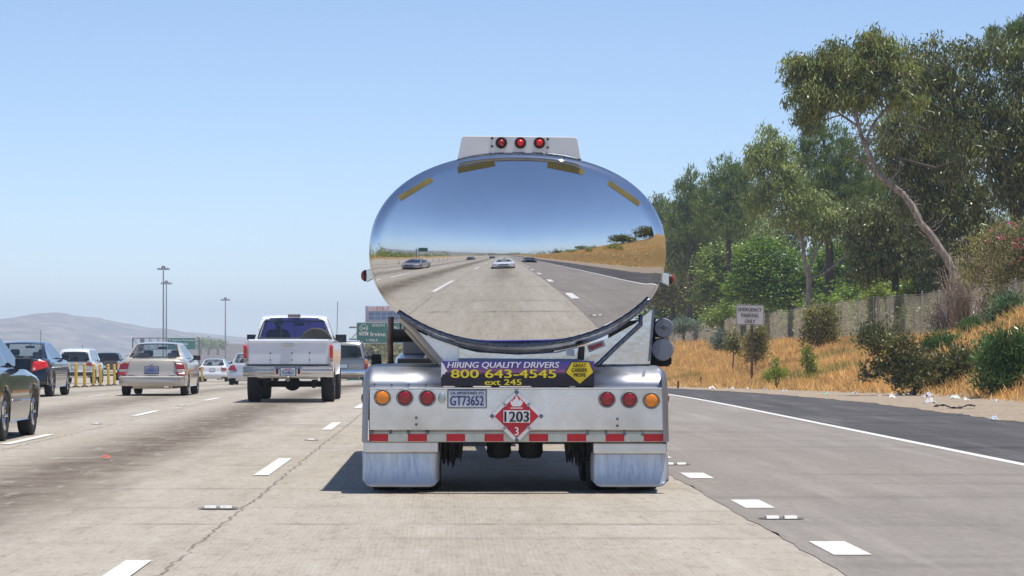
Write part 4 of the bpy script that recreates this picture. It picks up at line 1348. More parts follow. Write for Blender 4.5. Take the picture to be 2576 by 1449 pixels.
        def ww(z): return lerp(wb, wt, max(0, min(1, (z - zb) / (zt - zb))) ** p.get('tumb_exp', 1.0))
        P = []
        for y, z in pr:
            w = ww(z)
            row = []
            for j in range(NU + 1):
                u = -1 + 2 * j / NU
                uu = math.copysign(abs(u) ** 0.92, u)
                cr_ = (1 - u * u)
                # the panes bow out across their width, the roof is crowned
                steep = (y - (pr[0][0] + pr[-1][0]) / 2) / ((pr[-1][0] - pr[0][0]) / 2)
                row.append((uu * w, y + cr_ * p.get('pane_bow', .07) * max(-1, min(1, steep * 1.6)) * (z < zt - .02), z + cr_ * p.get('roof_crown', .03) * max(0, (z - zb) / (zt - zb))))
            P.append(row)
        r0, r1, f0, f1 = p['panes']        # fraction ranges along the profile for rear glass and windshield
        shell, rear, front = MB(), MB(), MB()
        e = p.get('pane_in', 1)
        def cell(mb, i, j): mb.add([P[i][j], P[i][j + 1], P[i + 1][j + 1], P[i + 1][j]], [(0, 1, 2, 3)])
        for i in range(M):
            t = (i + .5) / M
            for j in range(NU):
                inw = e <= j < NU - e
                corner = j in (e, NU - 1 - e)
                if r0 < t < r1 and inw and not (corner and (t - r0 < .6 / M * 1 or r1 - t < .6 / M)): cell(rear, i, j)
                elif f0 < t < f1 and inw: cell(front, i, j)
                else: cell(shell, i, j)
        # flanks
        side = [MB(), MB()]
        NV = 10
        yl = [y for y, z in pr]
        wins = p['side']        # list of (y0, y1)
        v0, v1 = p.get('sv', (.10, .86))
        cols = sorted(set([round(y, 4) for y in yl] + [round(c, 4) for w2 in wins for c in w2]))
        for sgn in (-1, 1):
            G = []
            for y in cols:
                z = interp(y, pr) if pr[0][0] <= y <= pr[-1][0] else zb
                row = []
                for v in range(NV + 1):
                    zz = lerp(zb - .02, z, v / NV)
                    row.append((sgn * ww(zz) * (1 + .0 * v), y, zz))
                G.append(row)
            for i in range(len(cols) - 1):
                ym = (cols[i] + cols[i + 1]) / 2
                zm = interp(ym, pr)
                for v in range(NV):
                    vm = (v + .5) / NV
                    inwin = any(a < ym < c for a, c in wins) and v0 < vm < v1 and zm - zb > .12
                    tgt = side[(sgn + 1) // 2] if inwin else shell
                    tgt.add([G[i][v], G[i + 1][v], G[i + 1][v + 1], G[i][v + 1]], [(0, 1, 2, 3)])
        s.shell = shell.build("roof", p['paint'], s.root, smooth_deg=42)
        # seals round the glass: the same panes set 4 mm in, with a dark edge
        def seal(mb, name, glass):
            if not mb.f: return
            o = mb.build(name, glass, s.root, smooth_deg=60)
            return o
        s.rear_glass = seal(rear, "rear_window", p.get('rear_glass', glass_clear))
        seal(front, "windshield", p.get('front_glass', glass_clear))
        for mb in side: seal(mb, "side_window", p.get('side_glass', glass_tint))
        # rubber surround of the rear glass
        idx = [i for i in range(M + 1) if r0 <= i / M <= r1]
        if idx and p.get('seal', True):
            ring = [P[i][e] for i in idx] + [P[idx[-1]][j] for j in range(e + 1, NU - e)] + [P[i][NU - e] for i in idx[::-1]] + [P[idx[0]][j] for j in range(NU - e - 1, e, -1)]
            m_ = MB(); m_.path(ring + [ring[0]], .011, 5, caps=False); m_.build("window_seal", trim_black, s.root, smooth_deg=180)
        # seats
        if p.get('seats', True):
            y0 = p.get('seat_y', 1.7)
            for yy, zz, nn in ((y0, zb + .10, 2), (y0 + .95, zb + .17, 2)):
                for x in (-.37, .37):
                    m_ = MB(); m_.box((x, yy, zb - .25), (.48, .16, .62))
                    m_.box((x, yy - .02, zz), (.25, .10, .17))
                    m_.build("seat", p.get('trim', cabin_dark), s.root, bevel=.04)
            m_ = MB(); m_.box((0, pr[-1][0] - .55, zb - .02), (s.W * 1.5, .5, .12)); m_.build("dashboard", cabin_dark, s.root, bevel=.03)
            m_ = MB(); m_.box((0, pr[-1][0] - .78, zt - .13), (.24, .03, .065)); m_.path([(0, pr[-1][0] - .76, zt - .11), (0, pr[-1][0] - .70, zt - .02)], .012, 6)
            m_.build("rear_view_mirror", cabin_dark, s.root, bevel=.012)
        # door mirrors
        my = p.get('mirror_y', pr[-1][0] - .55)
        for sgn in (-1, 1):
            x = sgn * (wb + .12); zz = zb + p.get('mirror_dz', .05)
            m_ = MB(); mw, mh = p.get('mirror', (.19, .13))
            m_.box((x, my, zz), (mw, .10, mh)); m_.path([(sgn * wb * .97, my + .02, zb - .01), (x - sgn * mw * .3, my, zz - mh * .3)], .025, 6)
            o = m_.build("door_mirror", p.get('mirror_mat', p['paint']), s.root, bevel=.03, seg=3)
            m_ = MB(); m_.box((x, my - .052, zz), (mw * .84, .004, mh * .78)); m_.build("mirror_glass", mirror_dark, o, bevel=.02)

    def wheels(s):
        for y in s.arches:
            for sgn in (-1, 1):
                wheel_obj(s.root, sgn * (s.W - s.p.get('tyre_w', .2) / 2 - .015), y, s.r, s.p.get('tyre_w', .2), sgn, s.p.get('rim', rim_alloy))

    # ---- fittings on the tail
    def patch(s, name, poly, mats, off=.008, parent=None, n=6, mb=None, thick=.03, front=False):
        """a lens or panel that follows the tail: poly of four (x, z) corners, clockwise from top left"""
        m_ = mb or MB()
        P = []
        for i in range(n + 1):
            a = i / n
            row = []
            for j in range(n + 1):
                b_ = j / n
                tx = lerp(poly[0][0], poly[1][0], b_); tz = lerp(poly[0][1], poly[1][1], b_)
                bx = lerp(poly[3][0], poly[2][0], b_); bz = lerp(poly[3][1], poly[2][1], b_)
                x, z = lerp(tx, bx, a), lerp(tz, bz, a)
                y = (s.yf(z) - s.p.get('bow_f', .22) * min(1, abs(x) / s.W) ** 2.2 + off) if front else s.rear_at(x, z) - off
                row.append((x, y, z))
            P.append(row)
        m_.grid(P)
        if mb: return
        o = m_.build(name, mats, parent or s.root, smooth_deg=60, fix=False)
        sd = o.modifiers.new("thick", 'SOLIDIFY'); sd.thickness = thick; sd.offset = -1 if front else -1
        return o
    def lens_pair(s, poly, m_, name="tail_light", **k):
        for sgn in (-1, 1):
            pl_ = [(sgn * x, z) for x, z in poly]
            if sgn < 0: pl_ = [pl_[1], pl_[0], pl_[3], pl_[2]]
            s.patch(name, pl_, m_, **k)
    def bar(s, name, z0, z1, w, proud, m_, wrap=.5, parent=None, x_in=0):
        """bumper strip across the tail, wrapping onto the flanks"""
        b = MB(); P = []
        for i in range(25):
            u = -1 + 2 * i / 24
            x = u * w
            y = s.rear_at(x, (z0 + z1) / 2) - proud
            if abs(u) > .9: y += (abs(u) - .9) / .1 * .04
            P.append([(x, y + .10, z0), (x, y + .01, z0), (x, y, z0 + .02), (x, y, z1 - .02), (x, y + .015, z1), (x, y + .12, z1)])
        b.grid(P)
        for sgn in (0, 24):
            b.add(P[sgn], [tuple(range(6))])
        xs_, ye = w, s.rear_at(w, (z0 + z1) / 2) - proud + .04
        for sgn in (-1, 1):
            b.box((sgn * (xs_ - .005), ye + wrap / 2 + .05, (z0 + z1) / 2), (.03, wrap, z1 - z0))
        return b.build(name, m_, parent or s.root, smooth_deg=40)
    def plate(s, x, z, text=None, w=.31, h=.155, tone=None, recess=None):
        y = s.rear_at(x, z) - .02
        b = MB(); b.box((x, y, z), (w + .04, .018, h + .03)); fr = b.build("licence_plate", trim_black, s.root, bevel=.008)
        b = MB(); b.box((x, y - .011, z), (w, .006, h)); b.build("plate_face", tone or plate_white, fr)
        if text:
            text_mesh("lettering", text, (x - w * .44, x + w * .44, z - h * .34, z + h * .22), y - .016, ink_blue, fr, bold=.015)
            b = MB(); b.box((x, y - .0155, z + h * .36), (w * .45, .002, h * .10)); b.build("plate_title", mat("plate_title_red", (.55, .10, .12), rough=.5), fr)

CHEST = [(0.2, 0.10), (0.30, .03), (0.42, 0.0), (0.56, .01), (0.60, .05), (0.72, .055), (0.88, .075), (0.955, .11), (1.0, .18)]
def sedan_p(paint, **k):
    p = dict(paint=paint, L=4.7, W=1.78, ra=1.0, fa=3.70, r=.315, belt=.95, wb=1.58, wt=1.12, tail=CHEST,
             nose=[(0.2, .12), (.35, .0), (.55, .02), (.7, .10), (.8, .3)],
             deck=[(0, .955), (.15, .965), (.75, .985), (1.2, .975), (3.3, .96), (3.6, .94), (4.2, .82), (4.7, .66)],
             roof=[(.72, .975), (1.02, 1.17), (1.42, 1.345), (1.85, 1.39), (2.3, 1.395), (2.62, 1.355), (3.05, 1.16), (3.52, .95)],
             panes=(.03, .30, .71, .97), side=[(1.30, 1.93), (2.0, 2.95)], plan_r=.6)
    p.update(k)
    return p

# --- tan saloon two lanes over
tan = car_paint("champagne_paint", (.56, .50, .41), metal=0.3, rough=.36)
X, Y = -7.66, 68.6
c = Car("tan_sedan", "champagne tan four-door sedan with a blue licence plate, beside the yellow posts", "car", X, Y, sedan_p(tan, trim=cabin_tan, rear_glass=glass_clear, mirror_mat=trim_black))
c.lens_pair([(.60, .865), (.82, .845), (.86, .70), (.64, .70)], tail_red, off=.012)
c.lens_pair([(.635, .70), (.865, .70), (.875, .635), (.65, .635)], tail_clear, off=.012, name="indicator_lens")
c.lens_pair([(.65, .635), (.875, .635), (.88, .55), (.665, .55)], tail_red, off=.012)
c.lens_pair([(.585, .92), (.74, .915), (.80, .872), (.60, .872)], tan, off=.006, name="quarter_trim")
c.bar("bumper", .27, .53, .86, .05, tan)
c.bar("bumper_sunlit_top", .485, .53, .865, .062, mat("sunlit_bumper_paint", (.72, .68, .60), rough=.25, coat=.5), wrap=.3)  # sunlight on the bumper's top edge, put into a paler strip
c.plate(0, .69, "5YRM717", w=.33, h=.16, tone=mat("blue_plate", (.30, .40, .66), rough=.4))
b = MB()
for x in (.36, .42): b.path([(x, -.02, .255), (x, .25, .255)], .03, 10)
b.build("exhaust_pipe", chrome, c.root, smooth_deg=60)
b = MB(); b.path([(-.56, c.rear_at(.56, .93) - .004, .93), (-.60, c.rear_at(.6, .6) - .004, .55)], .005, 4); b.path([(.56, c.rear_at(.56, .93) - .004, .93), (.60, c.rear_at(.6, .6) - .004, .55)], .005, 4)
b.path([(-.62, c.rear_at(.6, .545) - .004, .547), (0, c.rear_at(0, .545) - .004, .547), (.62, c.rear_at(.6, .545) - .004, .547)], .006, 4)
b.build("lid_gap", under_black, c.root)
text_mesh("lettering", "EX", (.40, .47, .575, .60), c.rear_at(.44, .59) - .008, trim_black, c.root)
b = MB(); b.ellipsoid((0, c.rear_at(0, .875) - .008, .875), (.045, .012, .035), 14, 8); b.build("trunk_emblem", chrome, c.root, smooth_deg=180)
b = MB(); b.box((0, 1.0, .985), (.34, .10, .09)); b.build("brake_lamp", cabin_tan, c.root, bevel=.02)

# --- dark coupe at far left
navy = car_paint("black_blue_paint", (.010, .016, .024), metal=0.2, rough=.2)
c = Car("dark_coupe", "black-blue two-door coupe with bright red tail light and a tall whip aerial", "car", -10.96, 66.6,
        sedan_p(navy, W=1.80, r=.325, roof=[(.70, .99), (1.05, 1.18), (1.5, 1.345), (1.9, 1.40), (2.3, 1.41), (2.65, 1.355), (3.1, 1.16), (3.6, .96)], wt=1.10, side=[(1.35, 1.88), (1.95, 3.05)], rear_glass=glass_clear, trim=mat("cabin_grey", (.16, .17, .17), rough=.8), belt=.97,
                tail=[(0.2, 0.14), (0.32, .05), (0.45, .0), (0.6, .03), (0.8, .09), (0.95, .15), (1.0, .22)], bow=.16))
c.lens_pair([(.50, .90), (.80, .93), (.885, .76), (.46, .64)], tail_bright, off=.012)
c.lens_pair([(.50, .74), (.56, .745), (.565, .69), (.505, .685)], tail_clear, off=.03, name="reversing_lens")
c.plate(0, .74, None)
c.bar("bumper", .33, .54, .84, .03, navy)
b = MB(); b.path([(.60, .80, .98), (.60, .72, 1.72)], .006, 5); b.build("aerial", trim_black, c.root)

# --- grey car whose front half edges in at the left
grey = car_paint("bronze_grey_paint", (.030, .027, .022), metal=0.15, rough=.16)
c = Car("grey_sedan", "glossy bronze-grey sedan cut off by the frame's edge, with large dark door mirror", "car", -6.72, 33.75,
        sedan_p(grey, W=1.84, L=4.75, ra=1.02, fa=3.42, r=.335, mirror=(.22, .15), mirror_y=2.35, mirror_mat=trim_black, side=[(1.25, 1.72), (1.8, 2.75)], crease=.62, tumble=.07,
                roof=[(.55, .98), (.95, 1.2), (1.35, 1.40), (1.7, 1.45), (2.0, 1.44), (2.3, 1.37), (2.62, 1.18), (2.95, .97)], deck=[(0, .96), (.15, .97), (.75, .99), (1.2, .985), (2.7, .97), (3.0, .95), (3.9, .84), (4.75, .62)], belt=.965, wb=1.62, wt=1.16))
c.lens_pair([(.55, .9), (.84, .89), (.88, .7), (.6, .7)], tail_red, off=.012)
c.bar("bumper", .28, .52, .88, .04, grey)
c.plate(0, .72, None)
b = MB()
for sgn in (-1, 1):
    b.path([(sgn * .915, 1.45, .52), (sgn * .928, 2.2, .515), (sgn * .918, 2.95, .51)], .022, 6)
b.build("door_moulding", mat("bright_moulding", (.45, .44, .42), rough=.2, metal=.8), c.root, smooth_deg=180)

# --- sport utility vehicles
def suv_p(paint, **k):
    p = dict(paint=paint, L=4.9, W=1.92, ra=1.05, fa=3.85, r=.37, tyre_w=.24, belt=1.13, wb=1.74, wt=1.36, sill=.36, under=.32, tail_z=.40, nose_z=.36,
             tail=[(0.3, .10), (.42, .0), (.62, .0), (.66, .07), (.9, .075), (1.1, .09), (1.2, .12)], nose=[(.3, .08), (.5, 0), (.9, .04), (1.0, .15)],
             deck=[(0, 1.13), (.2, 1.14), (3.6, 1.12), (3.8, 1.10), (4.5, 1.0), (4.9, .86)],
             roof=[(.10, 1.12), (.18, 1.40), (.32, 1.70), (.62, 1.775), (1.6, 1.80), (2.5, 1.79), (2.95, 1.70), (3.35, 1.40), (3.75, 1.12)],
             panes=(.02, .21, .77, .97), side=[(.45, 1.30), (1.38, 2.15), (2.22, 3.1)], bulge_z=.78, bow=.06, plan_r=.35, kr=.94, pane_bow=.04, seat_y=2.1, rear_glass=glass_dark, mirror=(.22, .18), mirror_mat=trim_black, bow_f=.12)
    p.update(k)
    return p
suv_white = car_paint("white_paint", (.72, .73, .74), rough=.3)
Ys = 134.0
c = Car("white_suv", "white sport utility vehicle seen behind the row of yellow posts", "suv", (187 - VX) * Ys / FPX, Ys, suv_p(suv_white))
c.lens_pair([(.62, 1.08), (.88, 1.08), (.90, .92), (.60, .94)], tail_red)
c.bar("bumper", .42, .62, .92, .05, trim_black)
c.plate(0, .86, None)
b = MB(); b.path([(.3, .9, 1.78), (.3, .85, 2.0)], .012, 5); b.build("aerial", trim_black, c.root)

silver = car_paint("silver_paint", (.33, .32, .31), metal=.3, rough=.25)
Ys = 107.0
c = Car("silver_suv", "tall silver sport utility vehicle with dark rear glass, half hidden ahead of the white pickup", "suv", (864 - VX) * Ys / FPX, Ys,
        suv_p(silver, W=2.0, roof=[(.10, 1.15), (.16, 1.45), (.28, 1.76), (.55, 1.85), (1.6, 1.88), (2.6, 1.87), (3.0, 1.76), (3.4, 1.46), (3.8, 1.15)], belt=1.14, deck=[(0, 1.14), (.2, 1.15), (3.6, 1.14), (3.8, 1.12), (4.5, 1.06), (4.9, .92)], r=.40, mirror=(.25, .20)))
c.lens_pair([(.86, 1.10), (.985, 1.10), (.985, .98), (.86, .98)], tail_amber, name="indicator_lens")
c.lens_pair([(.86, .98), (.985, .98), (.985, .72), (.86, .72)], tail_red)
c.bar("bumper", .50, .70, .97, .08, chrome)
c.plate(0, .85, None)
b = MB()
for x in (-.68, .68): b.path([(x, .6, 1.87), (x, .75, 1.925), (x, 2.3, 1.93), (x, 2.45, 1.87)], .02, 6)
b.build("roof_rail", trim_black, c.root, smooth_deg=180)

# --- small sedans further on
white_p = car_paint("bright_white_paint", (.76, .77, .78), rough=.25)
Ys = 160.0
c = Car("white_sedan", "small white sedan far ahead between the tan sedan and the pickup", "car", (534 - VX) * Ys / FPX, Ys, sedan_p(white_p, mirror_mat=trim_black))
c.lens_pair([(.52, .90), (.80, .88), (.86, .72), (.60, .70)], tail_red)
c.bar("bumper", .34, .56, .87, .05, white_p); c.plate(0, .74, None)
Ys = 119.0
silver_l = car_paint("pale_silver_paint", (.60, .61, .63), metal=.4, rough=.25)
c = Car("silver_sedan", "pale silver sedan with triangular red lights, its right side hidden by the white pickup", "car", (623 - VX) * Ys / FPX, Ys,
        sedan_p(silver_l, mirror_mat=trim_black, W=1.86, wt=1.2, roof=[(.72, .99), (1.02, 1.2), (1.4, 1.40), (1.85, 1.45), (2.3, 1.45), (2.62, 1.40), (3.05, 1.2), (3.52, .96)]))
c.lens_pair([(.62, .93), (.80, .88), (.90, .70), (.48, .66)], tail_red)
c.bar("bumper", .34, .58, .90, .05, silver_l); c.plate(0, .74, None)
Ys = 205.0
c = Car("distant_white_car", "tiny white car farthest ahead, between the small white sedan and the silver sedan", "car", (572 - VX) * Ys / FPX, Ys, sedan_p(white_p))
c.lens_pair([(.52, .90), (.80, .88), (.86, .72), (.60, .70)], tail_red)
c.bar("bumper", .34, .56, .87, .05, white_p)

# --- pickups
def pickup_p(paint, **k):
    p = dict(paint=paint, L=5.3, W=2.02, ra=1.25, fa=4.55, r=.40, tyre_w=.30, belt=1.40, wb=1.86, wt=1.46, sill=.62, under=.56, tail_z=.84, nose_z=.55, arch_gap=.10,
             tail=[(0.5, .03), (.82, .02), (.86, .0), (1.40, .0), (1.5, .02)], nose=[(.3, .06), (.6, 0), (1.0, .02), (1.3, .10)], shoulder=.05, crown=.0,
             deck=[(0, 1.435), (2.0, 1.435), (2.2, 1.43), (3.7, 1.42), (4.0, 1.38), (5.0, 1.30), (5.3, 1.2)],
             roof=[(2.18, 1.40), (2.26, 1.66), (2.36, 1.90), (2.55, 1.975), (3.0, 1.99), (3.3, 1.94), (3.6, 1.70), (3.95, 1.42)],
             panes=(.03, .30, .74, .98), side=[(2.5, 3.55)], bulge_z=1.15, tumble=.03, bow=.015, plan_r=.15, kr=.985, pane_bow=.03, roof_crown=.025, seats=False, bow_f=.12,
             rear_glass=glass_violet, side_glass=glass_violet, front_glass=glass_violet, mirror=(.26, .19), mirror_dz=.06, mirror_y=3.35, mirror_mat=trim_black, rim=rim_steel, bed=(.10, 2.05), seal=False)
    p.update(k)
    return p
pick_white = mat("pickup_white_paint", (.80, .83, .87), rough=.3, coat=.7, var=.05, scale=1.2)
PX, PY = -3.51, 59.0
c = Car("white_pickup", "white pickup truck with chrome rear bumper and violet-tinted cab window", "pickup truck", PX, PY, pickup_p(pick_white))
pk = c
b = MB()     # load bed
zf = .98
b.add([(-.87, .08, zf), (.87, .08, zf), (.87, 2.06, zf), (-.87, 2.06, zf)], [(0, 1, 2, 3)])
for x in (-.87, .87): b.add([(x, .08, zf), (x, 2.06, zf), (x, 2.06, 1.43), (x, .08, 1.43)], [(0, 1, 2, 3)])
for y in (.08, 2.06): b.add([(-.87, y, zf), (.87, y, zf), (.87, y, 1.43), (-.87, y, 1.43)], [(0, 1, 2, 3)])
b.build("load_bed", pick_white, c.root, fix=False)
b = MB(); b.box((0, -.012, 1.145), (1.80, .03, .56)); tg = b.build("tailgate", pick_white, c.root, bevel=.012)
b = MB(); b.box((0, -.034, 1.37), (1.78, .02, .075)); b.build("tailgate_ridge", pick_white, tg, bevel=.012)
b = MB(); b.box((0, -.045, 1.315), (.24, .035, .055)); b.build("handle", chrome, tg, bevel=.015)
b = MB()
for x in (-.40, .08, .48):
    for z in (1.12, .965): b.lathe([(.016, -.02), (.016, -.034), (0, -.035)], (x, 0, z), 'Y', 10)
b.build("bolt_hole", trim_black, tg)
b = MB(); b.box((0, -.012, .852), (1.84, .03, .03)); b.build("tailgate_gap", under_black, tg)
c.lens_pair([(.93, 1.30), (1.005, 1.30), (1.005, 1.0), (.93, 1.0)], tail_bright, off=.03, thick=.05)
c.lens_pair([(.93, .995), (1.005, .995), (1.005, .925), (.93, .925)], mat("tail_lens_smoky", (.30, .24, .22), rough=.15, coat=.8), off=.03, thick=.05, name="reversing_lens")
b = MB()
for z0, z1, pr_ in ((.58, .66, .13), (.66, .74, .16), (.74, .82, .13)):
    for xa, xb in ((-1.02, -.30), (.30, 1.02)):
        b.box(((xa + xb) / 2, -pr_ / 2, (z0 + z1) / 2), (xb - xa, pr_, z1 - z0))
b.box((0, -.05, .68), (.64, .10, .20))
bp = b.build("bumper", chrome, c.root, bevel=.016)
b = MB(); b.box((0, -.135, .70), (.37, .02, .185)); fr = b.build("licence_plate", trim_black, c.root, bevel=.006)
b = MB(); b.box((0, -.148, .70), (.33, .006, .165)); b.build("plate_face", plate_white, fr)
text_mesh("lettering", "7G54627", (-.145, .145, .645, .735), -.153, ink_blue, fr, bold=.015)
b = MB(); b.box((0, -.152, .76), (.16, .002, .02)); b.build("plate_title", mat("plate_title_red", (.55, .10, .12), rough=.5), fr)
for x in (-.245, .245):
    b = MB(); b.box((x, -.125, .71), (.055, .05, .12)); b.build("bumper_step", trim_black, c.root, bevel=.006)
    b = MB(); b.box((x, -.155, .665), (.04, .02, .04)); b.build("bumper_lamp", tail_red, c.root, bevel=.006)
b = MB(); b.ellipsoid((0.02, 1.25, .42), (.19, .22, .17), 16, 10); b.path([(-.85, 1.25, .42), (.85, 1.25, .42)], .06, 10)
b.box((0, .30, .60), (1.3, .10, .12)); b.box((0, 2.6, .66), (.9, 4.2, .12)); b.path([(-.30, .1, .53), (-.30, .5, .53)], .055, 10); b.path([(.85, .3, .58), (.85, 1.5, .55)], .035, 8)
for x in (-.55, .55): b.box((x, .9, .48), (.09, 1.1, .06)); b.box((x, .45, .40), (.08, .08, .14))
b.build("running_gear", under_black, c.root)
b = MB(); b.path([(0, -.16, .52), (0, .1, .52)], .04, 8); b.ellipsoid((0, -.17, .565), (.04, .04, .04), 12, 8); b.build("tow_ball", mat("tow_steel", (.35, .34, .32), rough=.35, metal=.8), c.root, smooth_deg=50)
b = MB(); b.box((0, 2.30, 1.985), (.30, .07, .075)); b.build("brake_lamp", mat("smoky_lamp", (.16, .12, .11), rough=.2, coat=.7), c.root, bevel=.02)
b = MB()
for x in (-.30, .02, .36):
    b.path([(x, 2.17, 1.45), (x, 2.245, 1.70), (x, 2.33, 1.88)], .016, 6)
b.build("window_bar", trim_black, c.root)
b = MB()
ring = [(-.83, 2.15, 1.455), (.83, 2.15, 1.455), (.80, 2.20, 1.60), (.70, 2.32, 1.86), (-.70, 2.32, 1.86), (-.80, 2.20, 1.60), (-.83, 2.15, 1.455)]
b.path(ring, .02, 5, caps=False); b.build("window_seal", trim_black, c.root)
b = MB()
for x in (-.42, .42): b.box((x, 2.72, 1.32), (.55, .16, .56))
b.build("seat", cabin_dark, c.root, bevel=.05)
b = MB(); b.box((.05, 3.42, 1.80), (.25, .03, .075)); b.path([(.05, 3.44, 1.82), (.05, 3.5, 1.92)], .012, 6); b.build("rear_view_mirror", cabin_dark, c.root, bevel=.015)
b = MB(); b.path([(.93, 3.9, 1.42), (.95, 3.95, 2.35)], .007, 5); b.build("aerial", trim_black, c.root)
# spare wheel standing in the bed
sp = thing("spare_tyre", "spare truck tyre standing upright in the white pickup's bed", "spare tyre", (PX + .53, PY + 1.90, zr(PY) + 1.29))
m_ = MB(); tyre_mb(m_, (0, 0, 0), .41, .27, 40)
o = m_.build("tyre", mat("dusty_tyre", (.055, .05, .045), rough=.85, var=.3, scale=12), sp, smooth_deg=40); o.rotation_euler = (0, 0, R(90))
m_ = MB(); m_.lathe([(0.10, .08), (.14, .02), (.235, -.01), (.25, .10), (.255, -.1), (.22, -.1)], (0, 0, 0), 'X', 28)
o = m_.build("rim", rim_steel, sp, smooth_deg=40); o.rotation_euler = (0, 0, R(-90))

# the driver, seen through the violet glass
def person(loc, skin, shirt, hairm, label):
    r_ = thing("person", label, "person", loc)
    def skinned(name, pts, edges, rad, m_):
        me = bpy.data.meshes.new(name); me.from_pydata(pts, edges, [])
        o = link_mesh(name, me, m_, r_)
        md = o.modifiers.new("skin", 'SKIN')
        for v, rr in zip(me.skin_vertices[0].data, rad): v.radius = (rr, rr * .85)
        me.skin_vertices[0].data[0].use_root = True
        sd = o.modifiers.new("sub", 'SUBSURF'); sd.levels = 2; sd.render_levels = 2
        for p_ in me.polygons: p_.use_smooth = True
        return o
    pts = [(0, 0, .05), (0, -.02, .25), (0, -.03, .45), (0, 0, .57), (0, .03, .66), (0, .04, .76),
           (-.19, -.01, .50), (-.24, .16, .28), (-.12, .40, .34), (.19, -.01, .50), (.24, .16, .28), (.12, .40, .34),
           (-.10, .10, .03), (-.12, .45, .06), (-.12, .6, -.3), (.10, .10, .03), (.12, .45, .06), (.12, .6, -.3)]
    ed = [(0, 1), (1, 2), (2, 3), (3, 4), (4, 5), (2, 6), (6, 7), (7, 8), (2, 9), (9, 10), (10, 11), (0, 12), (12, 13), (13, 14), (0, 15), (15, 16), (16, 17)]
    rad = [.15, .14, .17, .065, .09, .085, .075, .055, .035, .075, .055, .035, .09, .075, .05, .09, .075, .05]
    skinned("body", pts, ed, rad, shirt)
    b = MB(); b.ellipsoid((0, .035, .72), (.092, .115, .135), 20, 14)
    b.ellipsoid((0, .15, .71), (.02, .025, .03), 10, 8)
    for x in (-.095, .095): b.ellipsoid((x, .03, .715), (.012, .028, .035), 8, 6)
    b.build("face", skin, r_, smooth_deg=180)
    b = MB(); b.ellipsoid((0, .015, .765), (.103, .122, .115), 20, 14); b.build("hair", hairm, r_, smooth_deg=180)
    return r_
skin = mat("skin", (.42, .26, .19), rough=.5, var=.05)
person((PX - .40, PY + 2.92, zr(PY) + 1.10), skin, mat("dark_shirt", (.05, .05, .07), rough=.9), mat("dark_hair", (.02, .016, .013), rough=.6), "driver in dark shirt seen from behind through the pickup's violet window")

dark_pick = car_paint("charcoal_paint", (.05, .055, .065), metal=.4, rough=.25)
Ys = 186.0
c = Car("dark_pickup", "dark grey pickup truck far ahead beyond the yellow posts", "pickup truck", (261 - VX) * Ys / FPX, Ys, pickup_p(dark_pick, rear_glass=glass_dark, side_glass=glass_dark, front_glass=glass_dark, W=1.96))
b = MB(); b.box((0, -.012, 1.145), (1.74, .03, .56)); b.build("tailgate", dark_pick, c.root, bevel=.012)
c.lens_pair([(.88, 1.30), (.975, 1.30), (.975, .95), (.88, .95)], tail_red, off=.03, thick=.05)
b = MB(); b.box((0, -.07, .70), (1.95, .14, .22)); b.build("bumper", chrome, c.root, bevel=.03)
c.plate(0, 1.0, None)

# ------------------------------------------------------------------ traffic behind the camera, seen in the polished tank
def front_fit(c, lamp=[(.50, .74), (.80, .78), (.84, .64), (.50, .62)], grille=(.40, .56, .70)):
    c.lens_pair(lamp, head_clear, name="headlight", off=.015, front=True, thick=.05)
    w, z0, z1 = grille
    c.patch("grille", [(-w, z1), (w, z1), (w, z0), (-w, z0)], trim_black, off=.012, front=True)
    c.patch("air_intake", [(-.5, .40), (.5, .40), (.46, .30), (-.46, .30)], trim_black, off=.012, front=True)
    c.lens_pair([(.52, .90), (.80, .88), (.86, .72), (.60, .70)], tail_red)
front_fit(Car("white_car", "white sedan behind the tanker, mirrored small in the middle of the polished tank end", "car", .42, -3.62, sedan_p(white_p, W=1.82)))
front_fit(Car("silver_car", "silver sedan in the next lane but one, mirrored at the tank end's western flank", "car", -7.3, -4.2, sedan_p(silver, side_glass=glass_dark, front_glass=glass_tint)))
front_fit(Car("black_car", "black sedan in the exit lane, mirrored just beside the white car in the tank end", "car", 3.9, -22.0, sedan_p(navy, W=1.86)))
front_fit(Car("dark_distant_car", "dark sedan far behind, mirrored tiny above the silver car", "car", -7.4, -50.0, sedan_p(dark_pick)))
front_fit(Car("dark_following_car", "dark sedan far behind in the pickup's lane, mirrored tiny left of the white car", "car", -3.6, -78.0, sedan_p(navy)))
front_fit(Car("dark_trailing_car", "dark sedan close behind the silver car, mirrored partly hidden by it", "car", -9.6, -12.0, sedan_p(dark_pick)))
# ------------------------------------------------------------------ trees and bushes
bark_pale = mat("pale_eucalyptus_bark", (.30, .255, .21), rough=.9, var=.7, scale=2.2, bump=.5, bscale=8, stretch=(3, 3, .6))
bark_brown = mat("brown_bark", (.16, .115, .085), rough=.95, var=.4, scale=4, bump=.6, bscale=10, stretch=(3, 3, .5))
bark_dark = mat("dark_bark", (.075, .055, .042), rough=.95, var=.4, scale=4, bump=.6, bscale=10, stretch=(3, 3, .5))
twig_pale = mat("dry_twig", (.36, .28, .21), rough=.9, var=.3, scale=3)
L_euc = leaf_mat("eucalyptus_leaf", (0.118, 0.146, 0.036), (0.353, 0.417, 0.121), .38, .25, (0.269, 0.165, 0.048))
L_euc_dark = leaf_mat("dark_eucalyptus_leaf", (0.078, 0.098, 0.028), (0.264, 0.306, 0.089), .38, .22, (0.215, 0.130, 0.041))
L_grey = leaf_mat("grey_green_leaf", (0.141, 0.182, 0.048), (0.435, 0.517, 0.156), .40, .25)
L_pine = leaf_mat("pine_needle", (0.095, 0.144, 0.034), (0.260, 0.360, 0.080), .45, .2)
